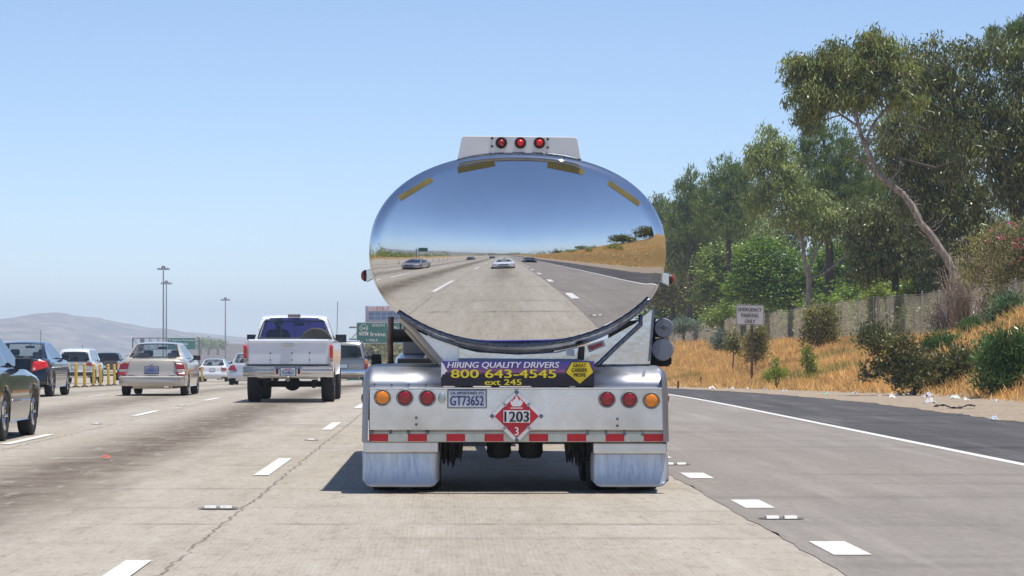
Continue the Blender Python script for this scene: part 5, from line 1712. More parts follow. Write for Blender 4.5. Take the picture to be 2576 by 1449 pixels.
L_bright = leaf_mat("fresh_green_leaf", (0.086, 0.157, 0.022), (0.284, 0.446, 0.061), .35, .4)
L_mid = leaf_mat("mid_green_leaf", (0.102, 0.164, 0.024), (0.343, 0.446, 0.065), .38, .3)
L_yell = leaf_mat("yellow_green_leaf", (0.144, 0.204, 0.024), (0.396, 0.480, 0.072), .4, .45)
L_olive = leaf_mat("olive_leaf", (0.147, 0.151, 0.045), (0.406, 0.399, 0.154), .42, .3, (0.384, 0.260, 0.114))
L_silver = leaf_mat("silver_leaf", (.11, .16, .11), (.30, .38, .30), .45, .3)
L_oleander = leaf_mat("oleander_leaf", (.045, .105, .022), (.150, .285, .075), .30, .3)
L_pink = leaf_mat("pink_blossom", (.50, .06, .13), (.80, .20, .30), .5, .4)
L_dry = leaf_mat("dry_leaf", (.16, .11, .055), (.36, .27, .15), .6, .3)

def leaf_cloud(blobs, n, ln, wd, style='droop', clump=.45, per=26, seed=0, shell=.62):
    """leaf blades gathered in clumps through the volume of the blobs (cx, cy, cz, rx, ry, rz)"""
    r = np.random.default_rng(seed)
    B = np.array(blobs, float)
    wgt = B[:, 3] * B[:, 5] + .3 * B[:, 4] * B[:, 5]
    wgt /= wgt.sum()
    nc = max(1, n // per)
    bi = r.choice(len(B), nc, p=wgt)
    d = r.normal(size=(nc, 3)); d /= np.linalg.norm(d, axis=1)[:, None]
    rad = shell + (1.06 - shell) * r.random(nc) ** .7
    rad = np.where(r.random(nc) < .22, r.random(nc) * .7, rad)
    bump = 1 + .16 * np.sin(d[:, 0] * 5.1 + bi * 1.7) * np.sin(d[:, 2] * 4.3 + bi) + .10 * np.sin(d[:, 1] * 9 + d[:, 0] * 7 + bi)
    cc = B[bi, :3] + d * B[bi, 3:] * (rad * bump)[:, None]
    csz = clump * (.6 + .8 * r.random(nc))
    k = np.repeat(np.arange(nc), per)
    N_ = len(k)
    off = r.normal(size=(N_, 3)) * .5
    if style == 'droop': off[:, 2] *= .8
    if style == 'needle': off *= .55
    p = cc[k] + off * csz[k][:, None]
    ax = r.normal(size=(N_, 3))
    if style == 'droop':
        ax = ax * .55 + np.array([0, 0, -1.0])
    elif style == 'needle':
        out = d[k] * .7 + np.array([0, 0, .9])
        ax = ax * .42 + out
    elif style == 'spray':
        ax = ax * .5 + d[k] * .5 + np.array([0, 0, .7])
    elif style == 'flat':
        ax[:, 2] *= .35
    ax /= np.linalg.norm(ax, axis=1)[:, None]
    s = np.cross(ax, r.normal(size=(N_, 3)))
    s /= np.maximum(1e-6, np.linalg.norm(s, axis=1))[:, None]
    L = ln * (.65 + .7 * r.random(N_))[:, None]
    W = wd * (.65 + .7 * r.random(N_))[:, None]
    a = p; t = p + ax * L
    m1 = p + ax * L * .45 + s * W * .5; m2 = p + ax * L * .45 - s * W * .5
    V = np.stack([a, m1, t, m2], 1).reshape(-1, 3)
    return V

def quads_object(name, V, m_, parent=None, loc=None):
    n = len(V) // 4
    me = bpy.data.meshes.new(name)
    me.vertices.add(len(V)); me.loops.add(len(V)); me.polygons.add(n)
    me.vertices.foreach_set('co', np.ascontiguousarray(V, np.float32).ravel())
    me.loops.foreach_set('vertex_index', np.arange(len(V), dtype=np.int32))
    me.polygons.foreach_set('loop_start', np.arange(0, len(V), 4, dtype=np.int32))
    try:
        me.polygons.foreach_set('loop_total', np.full(n, 4, dtype=np.int32))
    except Exception:
        pass
    me.update(calc_edges=True); me.validate()
    return link_mesh(name, me, m_, parent, loc)

TREES = "trees and tall shrubs on the slope above the fence"
_seed = [100]
def jit(a, b_): return random.uniform(a, b_)
def wiggle(pts, rad, k=2, amp=.12):
    """subdivide a limb and give it small bends"""
    P, Q = [], []
    for i in range(len(pts) - 1):
        for j in range(k):
            t = j / k
            w = pts[i].lerp(pts[i + 1], t)
            if i + j: w = w + Vector((jit(-amp, amp), jit(-amp, amp), jit(-amp, amp) * .5)) * (pts[i + 1] - pts[i]).length * .35
            P.append(w); Q.append(lerp(rad[i], rad[i + 1], t))
    P.append(pts[-1]); Q.append(rad[-1])
    return P, Q

def tree(name, label, Y, limbs, blobs, leaf, n, ln=.30, wd=.075, style='droop', bark=bark_brown, clump=.45, cat="tree", group=TREES, base=None, per=26, twigs=True, crown="crown", depth=.9, shell=.62, kr=1.0, sprout=1):
    """limbs: lists of (x, y, radius[, dY]) in the photo's pixels at distance Y; blobs: (x, y, rx, ry[, dY])"""
    _seed[0] += 1
    s = Y / FPX
    Lw = []
    for lb in limbs:
        Lw.append(([at(a[0], a[1], Y + (a[3] if len(a) > 3 else 0)) for a in lb], [a[2] * kr for a in lb]))
    Bw = []
    for bb in blobs:
        yy = Y + (bb[4] if len(bb) > 4 else 0)
        c = at(bb[0], bb[1], yy)
        Bw.append((c.x, c.y, c.z, bb[2] * s, bb[2] * s * depth, bb[3] * s))
    if base is not None:
        bx = base
    elif Lw:
        bx = Lw[0][0][0].x
    else:
        bx = sum(q_[0] for q_ in Bw) / len(Bw)
    by = Lw[0][0][0].y if Lw else Y
    o = thing(name, label, cat, (bx, by, zg(bx, by)), 0, group)
    org = Vector(o.location)
    m_ = MB()
    joints = []
    for k, (pts, rad) in enumerate(Lw):
        if k == 0:
            pts = [Vector((pts[0].x, pts[0].y, zg(pts[0].x, pts[0].y) - .25))] + pts
            rad = [rad[0] * 1.15] + rad
        P, Q = wiggle(pts, rad)
        m_.path([p_ - org for p_ in P], Q, 8)
        joints += P[len(P) // 3:]
        for a_ in range(2, len(P) - 1):
            for _ in range(sprout):
                if Q[a_] > .17 or random.random() < .35: continue
                d_ = Vector((jit(-1, 1), jit(-.8, .8), jit(-.25, .9))) * jit(.35, 1.0)
                e_ = P[a_] + d_
                m_.path([P[a_] - org, P[a_] + d_ * .5 + Vector((jit(-.1, .1), 0, jit(-.12, .05))) - org, e_ - org], [.022, .014, .005], 5)
                f_ = P[a_] + d_ * .5
                m_.path([f_ - org, f_ + Vector((jit(-.5, .5), jit(-.4, .4), jit(-.2, .4))) - org], [.012, .004], 4)
    if not joints:
        g = Vector((bx, by, zg(bx, by) - .2))
        joints = [g, g + Vector((0, 0, .3))]
    if twigs:
        for (cx, cy, cz, rx, ry, rz) in Bw:
            c = Vector((cx, cy, cz))
            j = min(joints, key=lambda w: (w - c).length + max(0, w.z - c.z) * 1.5)
            if (j - c).length > .4:
                r0 = .02 + .011 * (j - c).length
                mid = j.lerp(c, .5) + Vector((jit(-.1, .1), jit(-.1, .1), -.08 * (c - j).length))
                m_.path([j - org, mid - org, c - org], [r0, r0 * .7, r0 * .4], 6)
            for _ in range(4):
                e = c + Vector((jit(-1, 1) * rx, jit(-1, 1) * ry, jit(-.5, 1) * rz)) * .75
                m_.path([c - org, c.lerp(e, .5) + Vector((0, 0, -.1)) - org, e - org], [.03, .022, .008], 5)
    if m_.v:
        m_.build("trunk", bark, o, smooth_deg=180)
    V = leaf_cloud(Bw, int(n * 1.7), ln * .8, wd * .8, style, clump, per, _seed[0], shell) - np.array(org)
    quads_object(crown, V, leaf, o)
    return o

def euc(*a, **k): return tree("eucalyptus", *a, **k)

# the big leaning eucalyptus by the fence
euc("big leaning eucalyptus with pale bare trunk, its crown highest against the sky", 108,
    [[(2455, 790, .30), (2438, 760, .27), (2410, 715, .23), (2381, 645, .20), (2347, 600, .19), (2316, 560, .18), (2292, 515, .17), (2272, 490, .17), (2236, 462, .15), (2204, 432, .14), (2184, 384, .13), (2165, 340, .11), (2156, 300, .09), (2152, 250, .07), (2126, 215, .05), (2105, 175, .03)],
     [(2182, 375, .09), (2184, 340, .08), (2196, 312, .07), (2230, 274, .06), (2262, 222, .045), (2275, 170, .03)],
     [(2157, 318, .07), (2117, 290, .055), (2085, 262, .04), (2066, 225, .025)],
     [(2230, 274, .04), (2205, 235, .03), (2195, 170, .02)],
     [(2204, 432, .06), (2160, 400, .04), (2120, 388, .02)],
     [(2236, 462, .05), (2262, 430, .04), (2266, 395, .02)]],
    [(2050, 185, 62, 55), (2015, 235, 42, 48), (2100, 150, 62, 48), (2190, 112, 42, 40), (2150, 175, 75, 55), (2245, 165, 70, 50), (2070, 240, 70, 45), (2160, 245, 70, 38), (2265, 235, 55, 48), (2030, 300, 30, 30), (2010, 165, 35, 35), (2225, 130, 45, 35)],
    L_euc, 12000, ln=.34, wd=.075, bark=bark_pale, clump=.34, kr=.80, sprout=3, shell=.6, per=44)
euc("eucalyptus at the frame's right edge with dark forked trunk under a broad crown", 119,
    [[(2640, 690, .34), (2590, 600, .28), (2555, 540, .24), (2540, 480, .2), (2565, 400, .16), (2560, 320, .12), (2540, 220, .08)],
     [(2545, 500, .15), (2500, 430, .12), (2470, 340, .09), (2450, 240, .06)],
     [(2575, 560, .16), (2600, 470, .12), (2640, 360, .1)]],
    [(2390, 165, 80, 62), (2312, 150, 55, 50), (2325, 250, 65, 75), (2250, 310, 45, 60, 6), (2235, 390, 45, 40, 8), (2465, 130, 60, 45), (2540, 150, 80, 70), (2420, 265, 105, 75), (2530, 280, 95, 85), (2470, 370, 105, 70), (2570, 400, 80, 85), (2350, 215, 50, 50), (2640, 250, 80, 130), (2560, 480, 70, 55), (2620, 420, 80, 90)],
    L_euc_dark, 20000, ln=.34, wd=.09, bark=bark_dark, clump=.5)
tree("pine_tree", "slim dark pine spires rising at the frame's upper right corner", 128, [[(2575, 640, .22), (2570, 330, .12), (2560, 90, .03)]],
     [(2500, 105, 18, 26), (2496, 95, 10, 24), (2555, 95, 22, 30), (2550, 70, 10, 24), (2580, 110, 40, 40), (2570, 75, 18, 30), (2525, 140, 30, 40)], L_pine, 3200, ln=.35, wd=.05, style='needle', bark=bark_dark, clump=.4)
euc("dark eucalyptus with slanting twin trunks right behind the leaning one", 127,
    [[(2372, 640, .24), (2340, 570, .2), (2300, 500, .17), (2285, 440, .13), (2290, 340, .08)], [(2368, 630, .18), (2330, 540, .12), (2300, 420, .09), (2330, 330, .06)]],
    [(2300, 300, 60, 75), (2320, 400, 75, 75), (2385, 430, 85, 80), (2300, 480, 60, 55), (2390, 530, 90, 65), (2330, 560, 60, 55), (2400, 640, 65, 50), (2350, 690, 55, 45), (2460, 500, 80, 80), (2480, 590, 80, 55), (2400, 330, 80, 70)],
    L_euc_dark, 13500, ln=.32, wd=.09, bark=bark_brown, clump=.5)
tree("pine_tree", "broad dark green pine between the round-topped eucalyptus and the leaning one", 168,
    [[(2090, 720, .3), (2085, 560, .22), (2075, 420, .14), (2060, 290, .05)]],
    [(2045, 320, 35, 60), (2030, 385, 40, 50), (2085, 385, 70, 60), (2060, 450, 85, 55), (2150, 440, 60, 60), (2120, 500, 90, 50), (2040, 510, 60, 45), (2190, 500, 60, 60), (2020, 300, 18, 35), (2130, 370, 50, 50)],
    L_pine, 13000, ln=0.399, wd=0.066, style='needle', bark=bark_dark, clump=0.560)
euc("round-topped eucalyptus with a thin forked trunk rising behind the emergency parking sign", 157,
    [[(2035, 763, .2), (2035, 701, .19), (2026, 672, .15), (2022, 622, .14), (2012, 585, .13), (1997, 560, .11), (1979, 530, .1), (1968, 480, .085), (1962, 440, .07), (1945, 380, .04)],
     [(2036, 690, .14), (2041, 661, .12), (2052, 633, .11), (2066, 612, .1), (2084, 586, .08), (2072, 560, .06), (2060, 530, .04)],
     [(2037, 701, .1), (2070, 690, .09), (2100, 668, .08), (2126, 645, .07), (2140, 610, .04)],
     [(2084, 586, .05), (2100, 550, .04), (2106, 520, .03)], [(1990, 545, .05), (1950, 520, .04), (1915, 495, .025)]],
    [(1935, 362, 46, 40), (1905, 390, 35, 28), (1965, 390, 38, 30), (1930, 425, 60, 28), (1975, 440, 50, 32), (1945, 470, 60, 28), (2030, 500, 65, 35), (1915, 500, 50, 30), (2075, 535, 60, 35), (1990, 545, 55, 28), (2110, 565, 40, 30), (2050, 575, 55, 22)],
    L_grey, 9000, ln=0.364, wd=0.091, bark=bark_pale, clump=0.439, shell=.55, per=38, kr=.85, sprout=2)
tree("pine_tree", "rounded pine standing left of the round-topped eucalyptus", 216, [[(1835, 720, .25), (1830, 560, .2), (1825, 420, .06)]],
     [(1825, 432, 36, 30), (1800, 460, 32, 30), (1850, 460, 40, 35), (1830, 500, 70, 40), (1800, 530, 60, 35), (1875, 510, 45, 45), (1875, 450, 25, 40), (1830, 560, 80, 40)], L_pine, 8500, ln=0.471, wd=0.090, style='needle', bark=bark_dark, clump=0.625)
tree("pine_tree", "narrow ragged pine next to the rounded pine", 244, [[(1740, 720, .22), (1738, 560, .16), (1738, 430, .05)]],
     [(1738, 455, 17, 32), (1722, 490, 24, 28), (1752, 490, 24, 30), (1738, 530, 42, 35), (1700, 540, 28, 30), (1770, 545, 40, 32), (1730, 580, 60, 35)], L_pine, 6500, ln=0.493, wd=0.094, style='needle', bark=bark_dark, clump=0.598)
tree("pine_tree", "pine whose top just clears the tank's shoulder", 276, [[(1660, 740, .22), (1655, 600, .16), (1650, 500, .05)]],
     [(1650, 520, 24, 26), (1635, 545, 28, 35), (1672, 545, 32, 38), (1690, 590, 40, 40), (1645, 600, 48, 42), (1620, 640, 40, 45)], L_pine, 5200, ln=0.556, wd=0.105, style='needle', bark=bark_dark, clump=0.696)
euc("grey-green eucalyptus thicket with pale bare limbs beside the tank", 246,
    [[(1800, 760, .2), (1820, 700, .15), (1836, 668, .11), (1824, 640, .07)], [(1836, 668, .09), (1806, 662, .07), (1780, 650, .05), (1760, 645, .03)], [(1836, 668, .08), (1800, 675, .06), (1785, 690, .05), (1780, 705, .03)], [(1836, 668, .08), (1880, 672, .05), (1920, 690, .03)]],
    [(1795, 570, 55, 35), (1740, 560, 45, 32), (1700, 600, 45, 38), (1765, 620, 60, 38), (1835, 600, 60, 42), (1890, 570, 55, 38), (1720, 660, 55, 40), (1870, 640, 55, 38), (1900, 610, 50, 40), (1690, 650, 40, 40), (1800, 655, 45, 25)],
    L_grey, 11500, ln=0.507, wd=0.141, bark=bark_pale, clump=0.732, sprout=2)
tree("broadleaf_tree", "fresh green leafy tree spreading above the emergency parking sign", 182,
     [[(1990, 770, .2), (1985, 720, .15), (1975, 660, .1)], [(1988, 740, .1), (1930, 700, .07), (1890, 670, .04)], [(1988, 740, .1), (2050, 700, .07), (2095, 660, .04)]],
     [(1905, 690, 60, 40), (1960, 655, 55, 40), (1870, 730, 55, 40), (1950, 720, 75, 45), (2030, 690, 65, 45), (2095, 650, 55, 45), (2085, 715, 70, 45), (1985, 750, 80, 30), (2140, 690, 50, 45), (1925, 620, 40, 25), (1880, 650, 35, 28), (2150, 630, 45, 45)],
     L_bright, 12500, ln=0.309, wd=0.167, style='flat', bark=bark_brown, clump=0.546)
tree("broadleaf_tree", "dark shady tree on the slope right of the fresh green tree", 140,
     [[(2255, 760, .22), (2250, 700, .18), (2235, 620, .12), (2225, 560, .06)], [(2310, 740, .2), (2300, 690, .16), (2285, 620, .1)]],
     [(2185, 545, 65, 50), (2240, 570, 65, 55), (2200, 620, 65, 50), (2270, 630, 60, 50), (2305, 600, 45, 50), (2250, 670, 55, 30), (2180, 680, 45, 40), (2320, 660, 40, 35), (2160, 580, 45, 45)],
     L_euc_dark, 10500, ln=.28, wd=.11, bark=bark_dark, clump=.48)
tree("broadleaf_tree", "olive green bushy tree low beside the tank, in front of the grey-green thicket", 268,
     [[(1735, 840, .2), (1738, 780, .14), (1740, 720, .08)]],
     [(1685, 735, 45, 38), (1740, 720, 50, 38), (1790, 745, 50, 40), (1700, 790, 55, 35), (1760, 790, 60, 35), (1830, 780, 50, 35), (1650, 780, 40, 45), (1660, 720, 30, 35), (1840, 740, 40, 30)],
     L_mid, 10500, ln=0.453, wd=0.212, style='flat', bark=bark_brown, clump=0.736)
tree("broadleaf_tree", "deep green tree in shade behind the slim fence posts at the slope's foot", 196,
     [[(1900, 800, .2), (1905, 770, .12)], [(2190, 790, .14), (2180, 740, .08)]],
     [(1880, 780, 60, 30), (1950, 785, 70, 25), (2030, 775, 70, 25), (2110, 765, 60, 30), (2170, 750, 45, 35), (1830, 800, 50, 25)],
     L_mid, 6500, ln=0.332, wd=0.154, style='flat', bark=bark_dark, clump=0.544)
tree("broadleaf_tree", "leafy olive tree filling the gap between the tank's shoulder and the thicket", 258, [[(1690, 850, .25), (1690, 760, .18), (1692, 680, .1)]],
     [(1660, 660, 50, 40), (1710, 640, 50, 40), (1680, 710, 60, 40), (1740, 690, 50, 40), (1640, 730, 45, 40), (1710, 750, 60, 35), (1650, 610, 40, 35)], L_olive, 6500, ln=.42, wd=.2, style='flat', bark=bark_dark, clump=.7)
tree("broadleaf_tree", "warm green leafy tree left of the fresh green one, under the pines", 228, [[(1830, 830, .22), (1830, 740, .15), (1832, 660, .08)]],
     [(1800, 690, 50, 40), (1850, 660, 50, 38), (1830, 720, 60, 38), (1780, 740, 50, 35), (1880, 720, 45, 38), (1800, 640, 40, 30)], L_mid, 6000, ln=.38, wd=.19, style='flat', bark=bark_dark, clump=.62)
euc("far eucalyptus mass closing the gap behind the pines", 300,
    [[(1900, 760, .3), (1905, 600, .2)], [(2250, 700, .3), (2260, 500, .2)]],
    [(1700, 640, 60, 60), (1665, 570, 45, 40), (1700, 555, 45, 40), (1780, 520, 50, 45), (1790, 620, 80, 60), (1870, 480, 50, 50), (1900, 560, 80, 70), (1660, 700, 60, 60), (1760, 710, 80, 60), (2330, 680, 90, 50), (1990, 470, 60, 60), (2000, 570, 90, 70), (2110, 500, 110, 80), (2230, 450, 100, 80), (1860, 660, 120, 60), (2050, 640, 120, 70), (2230, 580, 110, 90), (2380, 500, 110, 100), (2400, 620, 110, 80), (2250, 330, 70, 60), (2330, 380, 90, 80)],
    L_euc_dark, 18500, ln=0.747, wd=0.274, bark=bark_dark, clump=1.021)

# oleander with pink flowers, dry twigs, saplings
BR = "shrubs along the fence"
o = tree("oleander", "tall straggly oleander dotted with pink flowers behind the fence", 98,
     [[(2540, 800, .06), (2530, 720, .045), (2500, 650, .03), (2460, 600, .015)], [(2560, 800, .06), (2570, 700, .04), (2550, 620, .02)], [(2590, 800, .06), (2600, 690, .04), (2590, 600, .02)], [(2520, 800, .05), (2480, 720, .03), (2440, 680, .015)]],
     [(2470, 620, 45, 35), (2520, 590, 50, 35), (2570, 600, 50, 45), (2500, 670, 55, 40), (2570, 680, 55, 45), (2620, 640, 50, 60), (2450, 690, 40, 35), (2530, 740, 50, 35)],
     L_olive, 5200, ln=.22, wd=.055, style='spray', bark=twig_pale, clump=.4, cat="shrub", group=BR)
org = np.array(o.location)
bl = []
for x, y, rx, ry in ((2500, 580, 22, 14), (2525, 600, 25, 16), (2545, 570, 20, 14), (2562, 610, 20, 16), (2490, 640, 20, 14), (2560, 655, 22, 14), (2520, 690, 14, 10), (2480, 602, 14, 10), (2590, 600, 25, 30)):
    c_ = at(x, y, 96.5); bl.append((c_.x, c_.y, c_.z, rx * .0148, .3, ry * .0148))
quads_object("blossom", leaf_cloud(bl, 130, .09, .08, 'flat', .10, 6, 77, .3) - org, L_pink, o)
def twiggy(name, label, Y, cx, cy, rx, ry, n, m_, seed, group=BR, up=.3, cat="shrub"):
    r_ = random.Random(seed)
    c = at(cx, cy, Y); s = Y / FPX
    gx = c.x; g = Vector((gx, Y, zg(gx, Y)))
    o = thing(name, label, cat, g, 0, group)
    b = MB()
    for i in range(n):
        a = r_.uniform(0, 2 * math.pi)
        e = Vector((c.x + math.cos(a) * rx * s * r_.uniform(.3, 1), Y + math.sin(a) * rx * s * r_.uniform(.2, .9), c.z + r_.uniform(-1, 1) * ry * s))
        st = g + Vector((r_.uniform(-.4, .4) * rx * s, r_.uniform(-.3, .3), 0))
        mid = st.lerp(e, .55) + Vector((r_.uniform(-.2, .2), 0, up * r_.uniform(.1, 1)))
        b.path([st - g, mid - g, e - g], [.022, .014, .005], 4)
        for _ in range(3):
            f = mid.lerp(e, r_.random())
            h = f + Vector((r_.uniform(-.5, .5), r_.uniform(-.4, .4), r_.uniform(-.1, .45)))
            b.path([f - g, f.lerp(h, .5) + Vector((0, 0, .05)) - g, h - g], [.010, .007, .003], 4)
    b.build("branches", m_, o, smooth_deg=180)
    return o
twiggy("dry_shrub", "leafless pale twiggy shrub in front of the leaning trunk's foot", 104, 2420, 690, 62, 60, 110, twig_pale, 5)
twiggy("dry_shrub", "grey bare scrub low behind the fence below the leaning trunk", 107, 2380, 800, 60, 50, 70, mat("grey_twig", (.14, .11, .09), rough=.9, var=.3), 6)
twiggy("dry_shrub", "bare brown brush behind the fence at the frame's right edge", 99, 2500, 800, 70, 55, 90, mat("brown_twig", (.17, .12, .085), rough=.9, var=.3), 8)
tree("sapling", "yellow-green sapling on the bare slope behind the fence", 128, [[(2300, 770, .05), (2302, 740, .03)]], [(2310, 730, 26, 20), (2290, 745, 26, 14), (2328, 722, 14, 18)], L_yell, 1500, ln=.2, wd=.11, style='flat', cat="sapling", group=BR, clump=.3)
tree("sapling", "smaller light green sapling left of the yellow-green one", 133, [[(2212, 775, .04), (2212, 745, .03)]], [(2212, 742, 22, 22), (2200, 755, 16, 12)], L_yell, 900, ln=.2, wd=.1, style='flat', cat="sapling", group=BR, clump=.3)
VB = "bushes on the dry grass bank"
tree("bush", "upright leafy bush against the fence between the sign and the dark spreading bush", 118, [[(2065, 885, .04), (2063, 840, .03)], [(2068, 885, .03), (2085, 830, .02)], [(2062, 885, .03), (2045, 835, .02)]],
     [(2062, 800, 32, 28), (2045, 835, 26, 28), (2085, 830, 28, 34), (2065, 850, 30, 24), (2040, 800, 16, 22), (2088, 795, 16, 24)], L_olive, 4200, ln=.17, wd=.07, style='spray', cat="bush", group=VB, clump=.26)
tree("bush", "thin grey-green willowy bush growing just behind the emergency parking sign", 112, [[(1902, 905, .03), (1908, 850, .02)], [(1895, 905, .03), (1888, 860, .02)]],
     [(1908, 845, 18, 26), (1890, 865, 18, 24), (1912, 875, 16, 22), (1898, 895, 18, 16)], L_olive, 2300, ln=.18, wd=.05, style='spray', cat="bush", group=VB, clump=.25)
tree("bush", "sparse twiggy bush left of the emergency parking sign post", 114, [[(1845, 890, .025), (1843, 840, .015)], [(1850, 890, .02), (1858, 850, .012)]],
     [(1845, 855, 12, 26), (1856, 875, 12, 18), (1836, 870, 10, 18)], L_olive, 900, ln=.17, wd=.05, style='spray', cat="bush", group=VB, clump=.22)
tree("bush", "rounded silvery bush at the fence's foot left of the sign", 150, [[(1815, 880, .03), (1815, 860, .02)]],
     [(1815, 856, 24, 16), (1800, 866, 18, 10), (1830, 868, 20, 10)], L_silver, 1500, ln=.2, wd=.06, style='spray', cat="bush", group=VB, clump=.28)
tree("bush", "pale silvery bush against the fence far along, near the tank", 208, [[(1722, 840, .04), (1722, 825, .03)]],
     [(1720, 818, 26, 10), (1738, 824, 20, 9), (1706, 826, 16, 8)], L_silver, 1300, ln=.3, wd=.09, style='spray', cat="bush", group=VB, clump=.35)
tree("bush", "large dark straggling bush with bare lower limbs on the verge", 68,
     [[(2300, 975, .05), (2290, 930, .04), (2240, 880, .03), (2205, 860, .02)], [(2305, 975, .05), (2330, 920, .03), (2370, 890, .02)], [(2300, 970, .05), (2260, 940, .03), (2200, 930, .02)], [(2310, 975, .05), (2380, 950, .03), (2420, 930, .02)]],
     [(2190, 845, 30, 30), (2210, 850, 46, 32), (2250, 870, 50, 32), (2420, 905, 50, 30), (2450, 945, 40, 26), (2200, 880, 22, 16), (2290, 905, 45, 30), (2255, 940, 45, 28), (2330, 930, 55, 32), (2390, 920, 45, 30), (2300, 960, 60, 24), (2370, 955, 50, 22), (2180, 938, 22, 14), (2225, 925, 30, 20)],
     leaf_mat("dusky_leaf", (.060, .080, .022), (.250, .265, .10), .38, .28, (.16, .10, .05)), 6200, ln=.14, wd=.055, style='spray', cat="bush", group=VB, clump=.20, shell=.5)
tree("bush", "glossy green oleander bush at the frame's right edge", 63,
     [[(2530, 990, .04), (2520, 930, .03), (2490, 890, .02)], [(2545, 990, .04), (2560, 920, .03)]],
     [(2490, 900, 40, 40), (2530, 870, 50, 40), (2500, 930, 45, 42), (2550, 900, 50, 45), (2560, 950, 60, 40), (2520, 970, 50, 26), (2600, 900, 60, 70), (2470, 965, 30, 20)],
     L_oleander, 6200, ln=.17, wd=.04, style='spray', cat="bush", group=VB, clump=.24)
tree("bush", "tall bright oleander filling the frame's right edge above the glossy one", 72, [[(2570, 900, .03), (2570, 850, .02)]],
     [(2560, 845, 30, 26), (2585, 820, 34, 34), (2540, 865, 24, 18)], L_oleander, 2600, ln=.17, wd=.045, style='spray', cat="bush", group=VB, clump=.22)
tree("bush", "fresh green oleander behind the straggling bush", 80, [[(2385, 920, .03), (2380, 880, .02)]],
     [(2370, 868, 34, 20), (2400, 880, 30, 20), (2345, 880, 22, 16)], L_oleander, 2300, ln=.16, wd=.045, style='spray', cat="bush", group=VB, clump=.22)
tree("bush", "pale green oleander clump high on the grass bank below the pink flowers", 78, [[(2530, 840, .03), (2530, 800, .02)]],
     [(2535, 775, 30, 22), (2560, 800, 28, 22), (2505, 805, 26, 16), (2550, 760, 20, 14)], leaf_mat("pale_oleander_leaf", (.07, .13, .05), (.22, .34, .15), .32, .3), 2400, ln=.17, wd=.05, style='spray', cat="bush", group=VB, clump=.22)
tree("bush", "small pale oleander at the bank's crest left of the oleander clump", 84, [[(2450, 850, .03), (2450, 830, .02)]],
     [(2448, 822, 26, 14), (2470, 838, 26, 14), (2430, 835, 16, 10)], L_oleander, 1300, ln=.16, wd=.05, style='spray', cat="bush", group=VB, clump=.2)
tree("bush", "green weed bush in the dry grass below the tall upright bush", 88, [], [(2035, 905, 14, 18), (2045, 930, 14, 16), (2028, 885, 8, 10)], L_mid, 700, ln=.12, wd=.04, style='spray', cat="bush", group=VB, clump=.16)
tree("bush", "low bright green weed at the gravel's edge right of the sign", 83, [], [(1945, 945, 24, 10), (1962, 938, 16, 9)], L_yell, 900, ln=.10, wd=.03, style='spray', cat="bush", group=VB, clump=.15)
tree("bush", "tiny dark weed beside the low bright green one", 85, [], [(1952, 920, 6, 16)], L_mid, 200, ln=.10, wd=.03, style='spray', cat="bush", group=VB, clump=.12)

# the unbroken undergrowth at the foot of the slope, behind the fence
r_ = np.random.default_rng(15)
for nm, mm, n, cnt, ylo, yhi, xlo, xhi, hlo, hhi in (("undergrowth", L_mid, 21000, 150, 128, 262, 23.6, 28, .7, 2.3), ("undergrowth", L_olive, 13000, 110, 110, 262, 22.9, 30, .4, 1.3), ("undergrowth", L_bright, 6500, 40, 140, 215, 24.2, 28, 1.2, 2.8)):
    bl = []
    for i in range(cnt):
        y = r_.uniform(ylo, yhi); x = r_.uniform(xlo, xhi); h = r_.uniform(hlo, hhi)
        bl.append((x, y, zg(x, y) + h * .45, h * .9, h * .9, h * .6))
    tag(quads_object(nm, leaf_cloud(bl, n, .30, .14, 'flat', .35, 20, 31 + cnt, .5), mm), kind='stuff')

# ---- far trees under the overhead signs, and behind the camera (mirrored in the tank)
FT = "far trees beyond the overhead signs"
for i, (x, y, rx, ry, Y, lab) in enumerate(((950, 880, 34, 24, 430, "hazy grey-green tree under the overhead sign with the 241 shield"), (905, 895, 30, 20, 450, "hazy tree low behind the silver suv"), (1000, 890, 36, 26, 440, "hazy tree beside the tanker's ladder post"), (1045, 892, 30, 24, 470, "hazy tree glimpsed under the tanker's cross pipe"), (975, 912, 46, 18, 400, "pale dusty bush mass low under the 241 sign"))):
    tree("broadleaf_tree", lab, Y, [[(x, y + ry + 25, .25), (x, y, .12)]], [(x, y, rx * .7, ry * .7), (x - rx * .5, y + ry * .3, rx * .55, ry * .6), (x + rx * .5, y + ry * .25, rx * .5, ry * .6), (x, y + ry * .7, rx * .8, ry * .5)], L_grey if i % 2 else L_olive, 1800, ln=.9, wd=.35, style='flat', cat="tree", group=FT, clump=1.1)
MT = "trees mirrored in the tank's polished end"
def back_tree(X, Y, r, h, lab, leaf=L_euc_dark, n=1500, name="oak_tree"):
    o = thing(name, lab, "tree", (X, Y, zg(X, Y)), 0, MT)
    b = MB(); b.path([(0, 0, -.3), (.1, 0, h * .3), (0, .1, h * .6)], [.3, .22, .1], 8); b.build("trunk", bark_brown, o, smooth_deg=180)
    rr = random.Random(int(X * 7 + Y))
    bl = [(rr.uniform(-.6, .6) * r, rr.uniform(-.6, .6) * r, h * rr.uniform(.28, .62), r * .65, r * .65, h * .30) for _ in range(7)]
    quads_object("crown", leaf_cloud(bl, n, r * .16, r * .09, 'flat', r * .2, 20, int(abs(X * 3 + Y))), leaf, o)
back_tree(47, -72, 5.5, 8.5, "dark round tree on the golden hill, mirrored near the tank end's eastern edge", n=2600)
back_tree(58, -66, 6.0, 9.0, "dark tree farther up the golden hill, mirrored at the tank end's very edge", n=2600)
